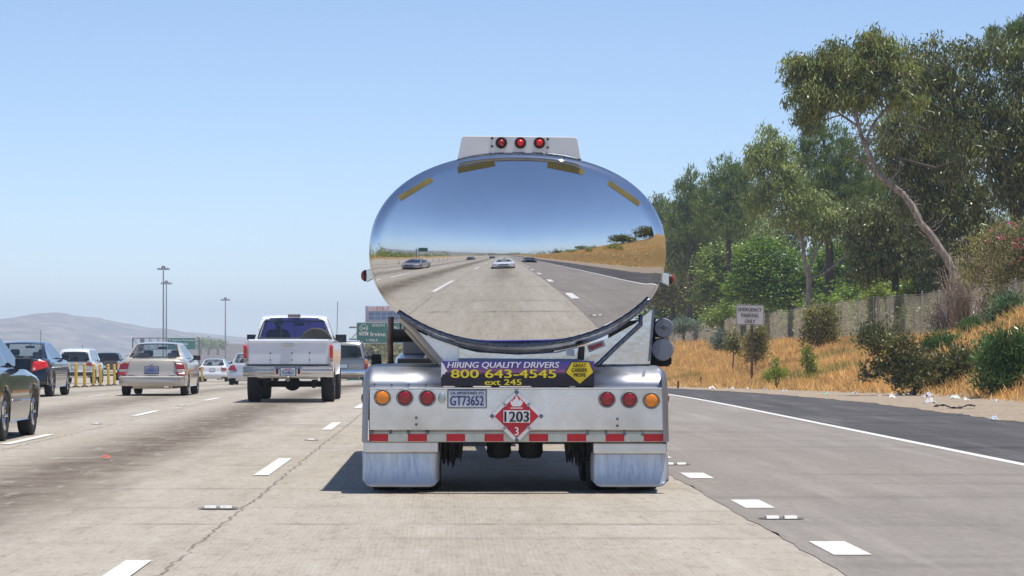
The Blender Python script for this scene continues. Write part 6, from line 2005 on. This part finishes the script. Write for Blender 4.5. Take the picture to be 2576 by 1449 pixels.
back_tree(66, -80, 6.0, 9.0, "dark tree behind the two hill trees mirrored in the tank end", n=2200)
back_tree(43, -84, 5.0, 7.0, 'dark tree downhill of the hill trees mirrored in the tank end', n=2200)
back_tree(52, -70, 5.0, 8.0, 'bushy dark tree between the two hill trees mirrored in the tank end', n=2200)
back_tree(38, -130, 3.0, 3.6, "small dark tree lower on the golden hill, mirrored in the tank end", n=1200)
back_tree(30, -155, 2.6, 3.2, "small bush-like tree at the golden hill's far end, mirrored in the tank end", n=1200)
# a far belt of trees nobody could count
r_ = np.random.default_rng(5)
bl = []
for i in range(330):
    t = r_.random()
    if t < .55:      # along the west side
        y = r_.uniform(-330, 25); x = -58 - 75 * r_.random() ** 1.5 + .10 * min(0, y + 60); h = r_.uniform(2.5, 6.5) * (1 + .35 * r_.random())
    else:            # closing the view far behind
        y = r_.uniform(-620, -380); x = r_.uniform(-230, 190); h = r_.uniform(5, 10)
        if -36 < x < 12: y = -640
    bl.append((x, y, zg(x, y) + h * .45, h * .9, h * .9, h * .6))
tag(quads_object("far_woodland", leaf_cloud(bl, 30000, 1.3, .75, 'flat', 1.4, 20, 9), L_mid), kind='stuff')
for i, (x, y, r) in enumerate(((24, -38, 1.3), (27, -52, 1.6), (25, -66, 1.2), (31, -58, 1.7), (29, -80, 1.8), (26, -95, 1.6), (34, -92, 1.7), (30, -112, 1.9))):
    gz = zg(x, y)
    o = thing("bush", "%s dark bush on the golden hill behind, mirrored in the tank's polished end" % ("lowest", "broad", "small", "higher", "dense", "lone", "upper", "farthest")[i], "bush", (x, y, gz), 0, "bushes mirrored in the tank's polished end")
    quads_object("foliage", leaf_cloud([(0, 0, r * .4, r, r, r * .6), (r * .5, .2, r * .3, r * .7, r * .7, r * .45)], 700, .25, .14, 'flat', .3, 18, 60 + i), L_mid, o)
# ------------------------------------------------------------------ chain-link fence
fence_steel = mat("galvanised_steel", (.30, .34, .36), rough=.5, metal=.5, var=.2, scale=6)
wire_mat = mat("weathered_wire", (.36, .32, .27), rough=.6, metal=.3, var=.2)
fence = thing("chain_link_fence", "rusty grey chain-link fence running along the top of the dry grass bank", "fence", (FENCE_X, 96, zg(FENCE_X, 96)))
fo = Vector(fence.location)
FY = [88, 92.2, 95.5, 101, 106.7, 110.4, 114.4, 118.4, 122.6, 127, 131.7, 137, 142, 147, 152, 157.6, 163.4, 168, 173, 178, 182, 186.5, 191, 197, 202, 207, 213, 218, 224.7, 230, 236, 242, 248]
FH = 2.05
def fz(Y):
    return zg(FENCE_X, Y)
tops = {}
for i, Y in enumerate(FY):
    lean = Vector((jit(-.04, .04), jit(-.06, .06), 0)) + (Vector((-.03, -.22, 0)) if 4 <= i <= 8 else Vector((0, 0, 0)))
    b = MB()
    g = Vector((FENCE_X, Y, fz(Y) - .3)); t = Vector((FENCE_X, Y, fz(Y) + FH + .06)) + lean
    b.path([g - fo, t - fo], .044, 8); b.ellipsoid(tuple(t - fo), (.045, .045, .03), 8, 5)
    b.build("post", fence_steel, fence, smooth_deg=60)
    tops[Y] = lean
FYa = np.array(FY); LXa = np.array([tops[y].x for y in FY]); LYa = np.array([tops[y].y for y in FY]); FZa = np.array([fz(y) for y in FY])
def fpt(y, h, off=0.0):
    k = h / FH
    sag = .05 * np.sin(y * .7)
    return np.array([FENCE_X - .04 + off + np.interp(y, FYa, LXa) * k + .03 * math.sin(y * 1.3) * k, y + np.interp(y, FYa, LYa) * k, np.interp(y, FYa, FZa) + h + sag * k])
V = []
wv = .0028
for sgn in (1, -1):
    y = 88.0
    while y < 246:
        segs = 3
        for s_ in range(segs):
            h0, h1 = .03 + (FH - .06) * s_ / segs, .03 + (FH - .06) * (s_ + 1) / segs
            y0 = y + sgn * (h0 - FH / 2) * .9; y1 = y + sgn * (h1 - FH / 2) * .9
            if not (88 <= y0 <= 247 and 88 <= y1 <= 247): continue
            a, c = fpt(y0, h0, .004 * sgn), fpt(y1, h1, .004 * sgn)
            d = np.array([0, wv * .7, -wv * .7 * sgn]) * .9
            V += [a - d, a + d, c + d, c - d]
            e = np.array([wv, 0, 0])
            V += [a - e, a + e, c + e, c - e]
        y += .12
quads_object("wire_mesh", np.array(V) - np.array(fo), wire_mat, fence)
b = MB()
b.path([Vector(fpt(y, FH)) - fo for y in np.arange(88, 247, 1.2)], .012, 5)
b.build("top_wire", wire_mat, fence, smooth_deg=180)

# ------------------------------------------------------------------ emergency parking sign
SY = 97.0
sc = at(1886.5, 792.5, SY)
sgz = zg(sc.x + .08, SY)
sign = thing("road_sign", "white EMERGENCY PARKING ONLY sign on a brown post in the dry grass", "road sign", (sc.x + .08, SY, sgz))
so_ = Vector(sign.location)
sw, sh = 70.5 * SY / FPX, 51.0 * SY / FPX
dx, dz = sc.x - so_.x, sc.z - so_.z
b = MB(); b.box((0, .06, (dz + sh / 2 - .5) / 2), (.09, .09, dz + sh / 2 + .4)); b.build("post", mat("brown_post", (.13, .075, .05), rough=.8, var=.3, scale=5), sign, bevel=.006)
tilt = R(-1.5)
def rsq(cx, cz, w, h, r, n=5):
    out_ = []
    for sx_, sz_, a0 in ((1, 1, 0), (-1, 1, 90), (-1, -1, 180), (1, -1, 270)):
        for k in range(n):
            a = R(a0 + 90 * k / (n - 1))
            out_.append((cx + sx_ * (w / 2 - r) + r * math.cos(a), cz + sz_ * (h / 2 - r) + r * math.sin(a)))
    return [(cx + (x - cx) * math.cos(tilt) - (z - cz) * math.sin(tilt), cz + (x - cx) * math.sin(tilt) + (z - cz) * math.cos(tilt)) for x, z in out_]
sign_face = mat("sign_face_white", (.66, .65, .62), rough=.45, var=.05, scale=5)
b = MB(); b.prism(rsq(dx, dz, sw, sh, .05), -.02, .012); pn = b.build("panel", sign_face, sign)
b = MB(); b.prism(rsq(dx, dz, sw * .965, sh * .95, .045), -.024, -.0205); b.build("border", ink_black, pn)
b = MB(); b.prism(rsq(dx, dz, sw * .935, sh * .91, .04), -.028, -.0245); b.build("face", sign_face, pn)
for i, (t_, wf) in enumerate((("EMERGENCY", .84), ("PARKING", .62), ("ONLY", .38))):
    zc = dz + sh * (.27 - .29 * i)
    text_mesh("lettering", t_, (dx - sw * wf / 2, dx + sw * wf / 2, zc - sh * .092, zc + sh * .092), -.030, ink_black, pn, bold=.035, ang=tilt)

# ------------------------------------------------------------------ yellow lane posts
post_yellow = mat("post_yellow", (.70, .43, .03), rough=.5, var=.12, scale=8)
post_white = mat("post_band_white", (.75, .75, .70), rough=.4, var=.05)
PL = "yellow posts along the express lane"
def lane_post(X, Y, lab, proto={}):
    if 'o' in proto:
        o = copy_tree(proto['o'])
    else:
        o = thing("lane_post", lab, "lane post")
        b = MB(); b.path([(0, 0, .04), (0, 0, .90)], .06, 10); b.ellipsoid((0, 0, .90), (.06, .06, .03), 10, 6); b.build("tube", post_yellow, o, smooth_deg=50)
        b = MB(); b.lathe([(.17, 0), (.15, .035), (.07, .06)], (0, 0, 0), 'Z', 12); b.build("base", black_plastic, o, smooth_deg=40)
        b = MB(); b.lathe([(.0625, .70), (.0625, .82)], (0, 0, 0), 'Z', 12); b.build("band", mat("post_band_amber", (.80, .55, .10), rough=.3, var=.1), o, smooth_deg=60)
        proto['o'] = o
    o.location = (X, Y, zr(Y)); o['label'] = lab; o['group'] = PL; o['category'] = "lane post"
    o.rotation_euler = (jit(-.03, .03), jit(-.04, .04), jit(0, 3))
    return o
px_posts = [(169, 97.6), (191, 100.6), (213, 103.4), (235, 106.5), (253, 109.6), (273, 112.6), (288, 115.8)]
names_ = ["first of the row, half hidden by the dark coupe's mirror", "second of the row, in front of the white SUV's lower tail", "third of the row, before the white SUV's right wheel", "fourth of the row, in the gap between white SUV and dark pickup", "fifth of the row, before the dark pickup's left wheel", "sixth of the row, before the middle of the dark pickup", "last before the tan sedan, at the dark pickup's right edge"]
for (x, Y), n_ in zip(px_posts, names_):
    lane_post((x - VX) * Y / FPX, Y, "yellow lane post, " + n_)
for (x, Y), n_ in zip(((497, 152), (508, 158)), ("just right of the tan sedan's wheel", "at the small white sedan's left tyre")):
    lane_post((x - VX) * Y / FPX, Y, "yellow lane post " + n_)
for k in range(16):
    Y = 22 - 5.2 * k
    lane_post(-13.5, Y, "yellow lane post behind the camera, mirrored tiny at the tank end's western edge")

# ------------------------------------------------------------------ raised markers on the lane lines
stud_mat = mat("stud_ceramic", (.55, .54, .50), rough=.35, var=.15, scale=20)
glue = mat("stud_glue", (.12, .11, .10), rough=.7, var=.3)
def stud(X, Y, lab, proto={}):
    if 'o' in proto: o = copy_tree(proto['o'])
    else:
        o = thing("road_stud", lab, "road stud")
        b = MB(); b.prismx([(-.055, .004), (-.035, .024), (.035, .024), (.055, .004)], -.046, .046); b.build("marker", stud_mat, o, bevel=.004)
        b = MB(); b.lathe([(.085, .002), (.07, .006), (0.0, .0065)], (0, 0, .001), 'Z', 14, sx=1.2); b.build("glue_pad", glue, o)
        proto['o'] = o
    o.location = (X, Y, zr(Y) + .006); o['label'] = lab; o['category'] = "road stud"; o['group'] = "raised studs along the lane lines"
    return o
for X, Y, n_ in ((-1.79, 20.1, "nearest one on the lane line left of the tanker"), (-1.67, 20.1, "pressed against the nearest one on the line left of the tanker"), (-1.77, 34.9, "on the lane line just left of the tanker's bumper"),
                 (-5.6, 42.2, "between two dashes right of the grey sedan's front wheel"), (-5.57, 55.6, "on the lane line left of the pickup's tyre"), (-5.6, 29.0, "dark worn one near the grey sedan's dash"),
                 (2.36, 18.9, "left one of the pair between the two nearest square dashes"), (2.49, 18.9, "right one of the pair between the two nearest square dashes"),
                 (2.36, 27.6, "left one of the pair beside the tanker's right mud flap"), (2.49, 27.6, "right one of the pair beside the tanker's right mud flap")):
    stud(X, Y, "low white road stud, " + n_)

# ------------------------------------------------------------------ litter on the verge
def litter(name, lab, x, y, Y, size, col, seed):
    p = at(x, y, Y); X = p.x
    z = max(zg(X, Y), zr(Y)) + .02
    r_ = random.Random(seed)
    size *= .62
    o = thing(name, lab, "litter", (X, Y, z), r_.uniform(0, 3), "litter scattered along the gravel verge")
    P = []
    for i in range(7):
        row = []
        for j in range(7):
            u, v = i / 6 - .5, j / 6 - .5
            row.append((u * size + r_.uniform(-.03, .03) * size, v * size * .7 + r_.uniform(-.05, .05) * size, max(0, (.42 - u * u - v * v)) * size * r_.uniform(.1, 1.3)))
        P.append(row)
    b = MB(); b.grid(P); b.build("sheet", mat("litter_" + name + str(seed), col, rough=.6, var=.25, scale=12), o, smooth_deg=30, fix=False)
for i, (n_, lab, x, y, Y, s_, c_) in enumerate((
    ("plastic_bag", "crumpled blue and white bag under the straggling bush", 2292, 986, 68, .40, (.45, .55, .75)),
    ("plastic_bag", "whitish crumpled bag right of the blue one", 2335, 994, 66, .52, (.46, .47, .55)),
    ("paper_scrap", "greyish paper left of the blue bag", 2263, 990, 68, .30, (.60, .58, .58)),
    ("paper_scrap", "flat white sheet on the gravel below the bags", 2340, 1018, 57.5, .42, (.62, .61, .58)),
    ("paper_scrap", "pale scrap in the gravel left of the straggling bush", 2245, 1002, 64, .36, (.70, .72, .66)),
    ("paper_scrap", "small white scrap at the grass edge left of the green scrap", 2055, 970, 84, .26, (.75, .74, .70)),
    ("paper_scrap", "white scrap at the grass edge below the green weed bush", 2000, 968, 86, .26, (.76, .75, .72)),
    ("plastic_bag", "upright white bag in the grass right of the weed bush", 2055, 960, 88, .34, (.74, .74, .74)),
    ("plastic_bottle", "greenish bottle-like scrap on the grass edge", 2079, 990, 70, .26, (.35, .62, .45)),
    ("paper_scrap", "pale scrap on the gravel near the tanker's lamp", 1790, 968, 88, .40, (.72, .70, .66)),
    ("paper_scrap", "little white scrap between the tanker and the sign post", 1842, 966, 88, .28, (.74, .72, .68)),
    ("paper_scrap", "white scrap under the glossy oleander", 2430, 1003, 61, .26, (.74, .74, .74)),
    ("plastic_bag", "pale greenish bag at the foot of the glossy oleander", 2402, 994, 63, .40, (.62, .70, .62)),
    ("paper_scrap", "blue-white scrap near the frame's right edge on the gravel", 2500, 1060, 44.5, .26, (.55, .66, .80)),
    ("paper_scrap", "white paper high in the grass at the frame's right edge", 2560, 985, 63, .30, (.76, .75, .72)),
    ("paper_scrap", "small red scrap lying on the concrete in the pickup's lane", 268, 1156, 29.0, .14, (.75, .12, .08)))):
    litter(n_, lab, x, y, Y, s_, c_, 40 + i)
_where = ("beside the sign's shadow", "at the gravel's inner edge", "caught in the grass tufts", "near the greenish bottle", "between two whiter scraps", "by the bright green weed", "close to the shoulder's asphalt", "under the straggling bush's twigs", "beyond the black tread strip", "halfway along the verge", "in the far part of the verge", "where the verge narrows", "by the tanker's amber lamp", "below the oleander's leaves", "next to the blue bag", "on bare sand")
for i in range(16):
    Y = 49 + 2.6 * i
    X = x_grass(Y) - jit(-.5, 1.3)
    litter("paper_scrap", "tiny pale paper scrap " + _where[i] + " on the gravel verge", VX + X * FPX / Y, VY + 1.2 * FPX / Y, Y, jit(.12, .26), [(.6, .6, .58), (.5, .55, .6), (.55, .5, .42), (.66, .64, .6)][i % 4], 80 + i)
# a torn strip of retread on the verge
o = thing("tyre_scrap", "black torn strip of tyre tread lying on the gravel verge", "litter", ((2402 - VX) * 52.5 / FPX, 52.5, .02))
b = MB(); P = []
for i in range(14):
    t = i / 13
    P.append([(t * .82 - .41, .05 * math.sin(t * 7) + v * .07, .03 + .03 * math.sin(t * 9) + .02 * v * math.sin(t * 23)) for v in (-1, 0, 1)])
b.grid(P); oo = b.build("tread", rubber, o, fix=False); sd = oo.modifiers.new("thick", 'SOLIDIFY'); sd.thickness = .015

# short dark stakes in the dry grass
for i, (x, y0, y1, Y, n_) in enumerate(((1762, 905, 880, 100, "between tank tubes and sign"), (1705, 925, 903, 92, "closest to the tank tubes"), (2018, 906, 886, 98, "right of the sign"), (1862, 900, 886, 108, "just left of the sign post"), (1950, 938, 905, 86, "by the bright green weed"), (1728, 898, 884, 112, "farthest along the grass"))):
    p = at(x, y0, Y); g = zg(p.x, Y)
    o = thing("stake", "short dark stake in the dry grass, " + n_, "stake", (p.x, Y, g), 0, "short stakes in the dry grass")
    b = MB(); b.path([(0, 0, -.15), (.02, 0, max(.25, (y0 - y1) * Y / FPX))], [.035, .03], 6); b.build("stick", bark_dark, o)

# ------------------------------------------------------------------ dry grass on the bank
L_straw = leaf_mat("straw_blade", (.50, .265, .080), (.95, .64, .27), .6, .4)
L_weed = leaf_mat("green_grass_blade", (.17, .19, .04), (.42, .42, .12), .55, .4)
def grass(name, n, ylo, yhi, ln, wd, m_, seed, cond):
    r_ = np.random.default_rng(seed)
    pts = []
    while len(pts) < n:
        y = ylo + (yhi - ylo) * r_.random() ** 1.25
        x0 = x_grass(y) - .2 + .5 * r_.random()
        x = x0 + (FENCE_X + 2 - x0) * r_.random()
        if not cond(x, y, r_): continue
        pts.append((x, y, zg(x, y) - .03))
    P = np.array(pts)
    k = np.repeat(np.arange(n), 7)
    N_ = len(k)
    p = P[k] + r_.normal(size=(N_, 3)) * np.array([.10, .10, 0])
    clumpy = (.55 + .65 * (np.sin(P[k, 0] * 2.1 + P[k, 1] * .9) * np.sin(P[k, 1] * 1.3 - P[k, 0]) * .5 + .5))
    ax = r_.normal(size=(N_, 3)) * np.array([.62, .62, .15]) + np.array([.25, -.15, .85])
    ax /= np.linalg.norm(ax, axis=1)[:, None]
    s = np.cross(ax, r_.normal(size=(N_, 3))); s /= np.linalg.norm(s, axis=1)[:, None]
    L = (ln * (.5 + .8 * r_.random(N_)) * clumpy)[:, None]; W = (wd * (.6 + .8 * r_.random(N_)))[:, None]
    V = np.stack([p - s * W * .3, p + s * W * .3, p + ax * L * .5 + s * W * .5, p + ax * L], 1).reshape(-1, 3)
    return tag(quads_object(name, V, m_), kind='stuff')
grass("dry_grass", 30000, 47, 175, .40, .03, L_straw, 3, lambda x, y, r_: True)
grass("dry_grass", 3500, 175, 250, .6, .06, L_straw, 4, lambda x, y, r_: True)
grass("green_grass", 2600, 66, 125, .42, .032, L_weed, 6, lambda x, y, r_: math.sin(x * .9 + y * .31) + math.sin(y * .17 - x * .6) > 1.15)
def grass_edge(n, seed):
    r_ = np.random.default_rng(seed)
    return None
# low dry stubble on the hill behind, mirrored in the tank
def stubble():
    r_ = np.random.default_rng(8)
    n = 9000
    y = r_.uniform(-130, 20, n); x = 13.2 + 45 * r_.random(n) ** 1.4
    P = np.array([(a, c, zg(a, c) - .03) for a, c in zip(x, y)])
    k = np.repeat(np.arange(n), 4); N_ = len(k)
    p = P[k] + r_.normal(size=(N_, 3)) * np.array([.3, .3, 0])
    ax = r_.normal(size=(N_, 3)) * np.array([.5, .5, .1]) + np.array([0, 0, 1.0])
    s = np.cross(ax, r_.normal(size=(N_, 3))); s /= np.linalg.norm(s, axis=1)[:, None]
    L = (.35 * (.5 + r_.random(N_)))[:, None]; W = (.09 * (.6 + .8 * r_.random(N_)))[:, None]
    tag(quads_object("dry_grass", np.stack([p - s * W * .3, p + s * W * .3, p + ax * L * .5 + s * W * .5, p + ax * L], 1).reshape(-1, 3), L_straw), kind='stuff')
stubble()

# ------------------------------------------------------------------ overhead signs, masts, buildings far ahead
sign_green = mat("sign_green", (.008, .17, .125), rough=.45, var=.08, scale=1)
sign_edge = mat("sign_edge_white", (.75, .77, .76), rough=.45, var=.04)
gantry_steel = mat("gantry_steel", (.18, .18, .19), rough=.5, metal=.5, var=.15)
def green_panel(parent, org, x0, y0, x1, y1, Y, lines, r=.25, dy=0.0, name="sign_panel"):
    a, c_ = at(x0, y1, Y) - org, at(x1, y0, Y) - org
    cx, cz, w, h = (a.x + c_.x) / 2, (a.z + c_.z) / 2, c_.x - a.x, c_.z - a.z
    def rr(w, h, r):
        o_ = []
        for sx_, sz_, a0 in ((1, 1, 0), (-1, 1, 90), (-1, -1, 180), (1, -1, 270)):
            for k in range(5):
                t = R(a0 + 22.5 * k)
                o_.append((cx + sx_ * (w / 2 - r) + r * math.cos(t), cz + sz_ * (h / 2 - r) + r * math.sin(t)))
        return o_
    b = MB(); b.prism(rr(w, h, r), dy - .10, dy); p_ = b.build(name, sign_edge, parent)
    b = MB(); b.prism(rr(w - .16, h - .16, r - .05), dy - .13, dy - .102); b.build("sign_face", sign_green, p_)
    for t_, u0, u1, v0, v1, bold in lines:
        text_mesh("lettering", t_, (a.x + w * u0, a.x + w * u1, a.z + h * v0, a.z + h * v1), dy - .14, ink_white, p_, depth=.02, bold=bold)
    return p_, (a.x, a.z, w, h)
# right-hand gantry
GY = 400.0
gx = at(985, 860, GY).x + 9
g1 = thing("overhead_sign", "green overhead sign reading 241 TOLL SOUTH Irvine 1 MILE, left of the tank", "overhead sign", (gx, GY, zr(GY)))
go1 = Vector(g1.location)
p_, (ax_, az_, w_s, h_s) = green_panel(g1, go1, 896.5, 811, 976, 864, GY, [("SOUTH", .50, .89, .80, .93, .03), ("Irvine", .45, .92, .34, .54, .04), ("1 MILE", .32, .68, .10, .21, .03)])
# state-route shield
cx, cz = ax_ + w_s * .235, az_ + h_s * .74
b = MB(); sh_ = []
for k in range(24):
    t = 2 * math.pi * k / 24
    sh_.append((cx + .66 * math.cos(t) * (1 - .12 * max(0, math.sin(t))), cz + .62 * math.sin(t) - .05))
b.prism(sh_, -.16, -.132); b.build("route_shield", sign_edge, p_)
b = MB(); b.prism([(cx + (x - cx) * .88, cz + (z - cz) * .88) for x, z in sh_], -.175, -.161); b.build("shield_face", sign_green, p_)
text_mesh("lettering", "241", (cx - .50, cx + .50, cz - .30, cz + .16), -.18, ink_white, p_, depth=.02, bold=.03)
b = MB(); b.box((cx, -.145, az_ + h_s * .46), (1.4, .03, .48)); b.build("toll_plate", sign_edge, p_)
text_mesh("lettering", "TOLL", (cx - .52, cx + .52, az_ + h_s * .46 - .16, az_ + h_s * .46 + .16), -.165, sign_green, p_, depth=.02, bold=.02)
green_panel(g1, go1, 979.5, 811, 1068, 864, GY, [("Yorba Linda", .12, .88, .62, .82, .03), ("1/2 MILE", .30, .7, .14, .30, .03)])
b = MB()
tz = at(0, 838, GY).z - go1.z
b.path([(0, .6, -.3), (0, .6, tz + 1.5)], .32, 12)
for zz in (tz - .9, tz + .9): b.path([(-15.5, .5, zz), (.5, .5, zz)], .14, 8)
for k in range(9):
    x0_ = -15.2 + k * 1.7
    b.path([(x0_, .5, tz - .9), (x0_ + 1.7, .5, tz + .9)], .07, 6)
b.build("gantry", gantry_steel, g1, smooth_deg=60)
# left-hand gantry
GY2 = 520.0
ax2 = at(333, 860, GY2).x
g2 = thing("overhead_sign", "dark green overhead sign for the express toll lanes above the tan sedan's roof", "overhead sign", (ax2, GY2, zr(GY2)))
go2 = Vector(g2.location)
green_panel(g2, go2, 421, 849.5, 493, 880, GY2, [("91 Express Toll Lanes", .05, .95, .68, .88, .03), ("2+ LANE", .32, .72, .38, .58, .03), ("1 MILE", .36, .68, .10, .28, .03)], r=.12)
b = MB()
zt_ = at(0, 850.5, GY2).z - go2.z; zb3 = zt_ - 2.2
xr = at(500, 860, GY2).x - ax2
for zz in (zt_, zb3):
    for yy in (.5, 1.7): b.path([(0, yy, zz), (xr, yy, zz)], .10, 6)
for k in range(8):
    x0_ = xr * k / 8
    b.path([(x0_, .5, zt_), (x0_ + xr / 8, .5, zb3)], .06, 5); b.path([(x0_, .5, zt_), (x0_, .5, zb3)], .06, 5)
b.path([(0.0, .6, -.3), (0.0, .6, zt_)], .14, 8); b.path([(1.9, .6, -.3), (1.9, .6, zt_)], .42, 10)
b.path([(xr, 1.1, -.3), (xr, 1.1, zt_)], .16, 8)
b.build("gantry", gantry_steel, g2, smooth_deg=60)

def light_mast(x, ytop, Y, lab, n=7):
    X = (x - VX) * Y / FPX
    zt2 = EYE - (ytop - VY) * Y / FPX
    o = thing("light_mast", lab, "light mast", (X, Y, zr(Y)), 0, "tall light masts beside the freeway")
    h = zt2 - zr(Y)
    b = MB(); b.path([(0, 0, -.5), (0, 0, h * .5), (0, 0, h - .3)], [.36, .28, .20], 10); b.build("pole", gantry_steel, o, smooth_deg=60)
    b = MB(); b.lathe([(.55, h - .9), (.75, h - .5), (.60, h + .25), (0, h + .4)], (0, 0, 0), 'Z', 12)
    for k in range(n): 
        a = 2 * math.pi * k / n + .3
        b.path([(0, 0, h - .3), (1.75 * math.cos(a), 1.75 * math.sin(a), h - .5)], .06, 5)
    b.build("ring", gantry_steel, o, smooth_deg=50)
    for k in range(n):
        a = 2 * math.pi * k / n + .3
        b = MB(); c = (1.85 * math.cos(a), 1.85 * math.sin(a), h - .8)
        b.lathe([(.12, .45), (.22, .25), (.42, -.25), (.36, -.3), (0, -.3)], c, 'Z', 10); b.build("floodlight", gantry_steel, o, smooth_deg=50)
light_mast(411, 671, 900, "tallest light mast, rising behind the left overhead sign's truss")
light_mast(418.5, 708, 1010, "shorter light mast standing just behind the tallest one")
light_mast(567, 750, 1150, "lone light mast between the tan sedan and the pickup")

# office block with a phone number along its parapet
BY = 620.0
bx0, bz0 = at(919, 0, BY).x, zr(BY)
blk = thing("office_building", "blue-glass office block with a red phone number on its parapet, behind the 241 sign", "building", (bx0 + 18, BY, bz0))
def bz(y): return at(0, y, BY).z - bz0
W2 = 36
b = MB(); b.box((0, 11, bz(770) / 2), (W2, 22, bz(770))); b.build("wall", mat("office_wall", (.34, .36, .46), rough=.6, var=.04), blk)
blue_glass = mat("office_glass", (.06, .13, .30), rough=.12, metal=.3, var=.35, scale=.4)
mull = mat("office_mullion", (.45, .48, .56), rough=.4, metal=.4)
for (ya, yb) in ((786, 804), (812, 828), (836, 852)):
    for k in range(6):
        xa_ = -W2 / 2 + .8 + k * 5.85
        b = MB(); b.box((xa_ + 2.85, -.06, (bz(ya) + bz(yb)) / 2), (5.6, .12, bz(ya) - bz(yb))); w3 = b.build("window", blue_glass, blk)
        b = MB()
        for m2 in range(1, 4): b.box((xa_ + .05 + m2 * 1.4, -.15, (bz(ya) + bz(yb)) / 2), (.09, .05, bz(ya) - bz(yb)))
        b.box((xa_ + 2.85, -.155, (bz(ya) + bz(yb)) / 2), (5.6, .05, .09)); b.build("mullion", mull, w3)
b = MB(); b.box((0.2, -.10, bz(776.5)), (35.2, .2, bz(771.5) - bz(781.5))); sb = b.build("parapet_banner", mat("banner_white", (.72, .74, .80), rough=.5, var=.03), blk)
red_ink = mat("banner_red", (.55, .03, .05), rough=.5, var=.05)
text_mesh("lettering", "(714)", (-17.3, -15.75, bz(780.2), bz(773.5)), -.22, red_ink, sb, depth=.03, bold=.02)
text_mesh("lettering", "978-7", (-15.5, -12.35, bz(781), bz(771.8)), -.22, red_ink, sb, depth=.03, bold=.02)

# sound wall and low sheds shimmering at the left horizon
o = thing("sound_wall", "pale concrete wall far off at the horizon, right of the left overhead sign", "wall", (at(545, 0, 1250).x, 1250, zr(1250)))
b = MB(); z0_ = 0; h1 = at(0, 868, 1250).z - zr(1250)
b.box((0, 0, h1 / 2 + .0), (46 * .95, 1.2, h1)); b.build("panel", mat("pale_concrete", (.42, .40, .38), rough=.8, var=.08, scale=.3), o)
o = thing("warehouse", "long low dark-roofed shed far off behind the pickup, at the horizon", "building", (at(690, 0, 1300).x, 1300, zr(1300)))
h1 = at(0, 872, 1300).z - zr(1300); h2 = at(0, 865.5, 1300).z - zr(1300)
b = MB(); b.box((0, 8, h1 / 2), (58, 16, h1)); b.build("wall", mat("shed_wall", (.40, .38, .37), rough=.8, var=.05), o)
b = MB(); b.prismx([(-1, h1), (8, h2), (17, h1)], -30, 30); b.build("roof", mat("shed_roof", (.13, .10, .10), rough=.7, var=.1), o)
for i, (x, Y, n_) in enumerate(((505, 1200, "left one"), (525, 1210, "middle one"), (548, 1220, "right one"))):
    tree("broadleaf_tree", "dark hazy tree above the pale far wall, %s of three" % n_, Y, [[(x, 880, .5), (x, 872, .3)]], [(x, 864 + i, 14, 5), (x + 8, 866 + i, 10, 4)], L_mid, 500, ln=1.6, wd=.9, style='flat', group="hazy trees above the far wall", clump=1.6)
# green sign mirrored at the left of the tank
o = thing("overhead_sign", "small green overhead sign behind the camera, mirrored in the tank's western flank", "overhead sign", (-46, -150, 0), 0)
b = MB(); b.box((0, .1, 6.6), (5.4, .2, 2.6)); b.build("sign_face", sign_green, o)
b = MB(); b.path([(-4, -.2, -.3), (-4, -.2, 7.5)], .25, 10); b.path([(-4, -.2, 6.6), (2.5, -.2, 6.6)], .15, 8); b.build("gantry", gantry_steel, o, smooth_deg=60)
# low green screen along the far roadside
o = thing("site_screen", "teal screen fence beside the silver suv's wheel, left of the tanker's fender", "screen", (at(912, 0, 190).x, 190, zr(190)))
b = MB(); h1 = at(0, 925, 190).z - zr(190)
b.box((0, 0, h1 * .5), (2.2, .06, h1)); b.build("screen", mat("teal_screen", (.02, .22, .20), rough=.6, var=.1, scale=2), o)
b = MB()
for x in (-1.1, 1.1): b.path([(x, .05, -.1), (x, .05, h1 + .1)], .04, 6)
b.build("frame", gantry_steel, o)
# ------------------------------------------------------------------ the hazy air
def build_haze():
    m, nt, out = nodes_of("haze_air")
    v = N(nt, "ShaderNodeVolumePrincipled")
    v.inputs['Color'].default_value = (.67,.81,1.0,1)
    v.inputs['Density'].default_value = 2.8e-4
    v.inputs['Anisotropy'].default_value = 0.0
    nt.links.new(v.outputs[0], out.inputs['Volume'])
    b = MB()
    b.box((0, 1000, 34), (12000, 11000, 132))
    o = b.build("haze", m, fix=True)
    tag(o, kind='stuff')
build_haze()
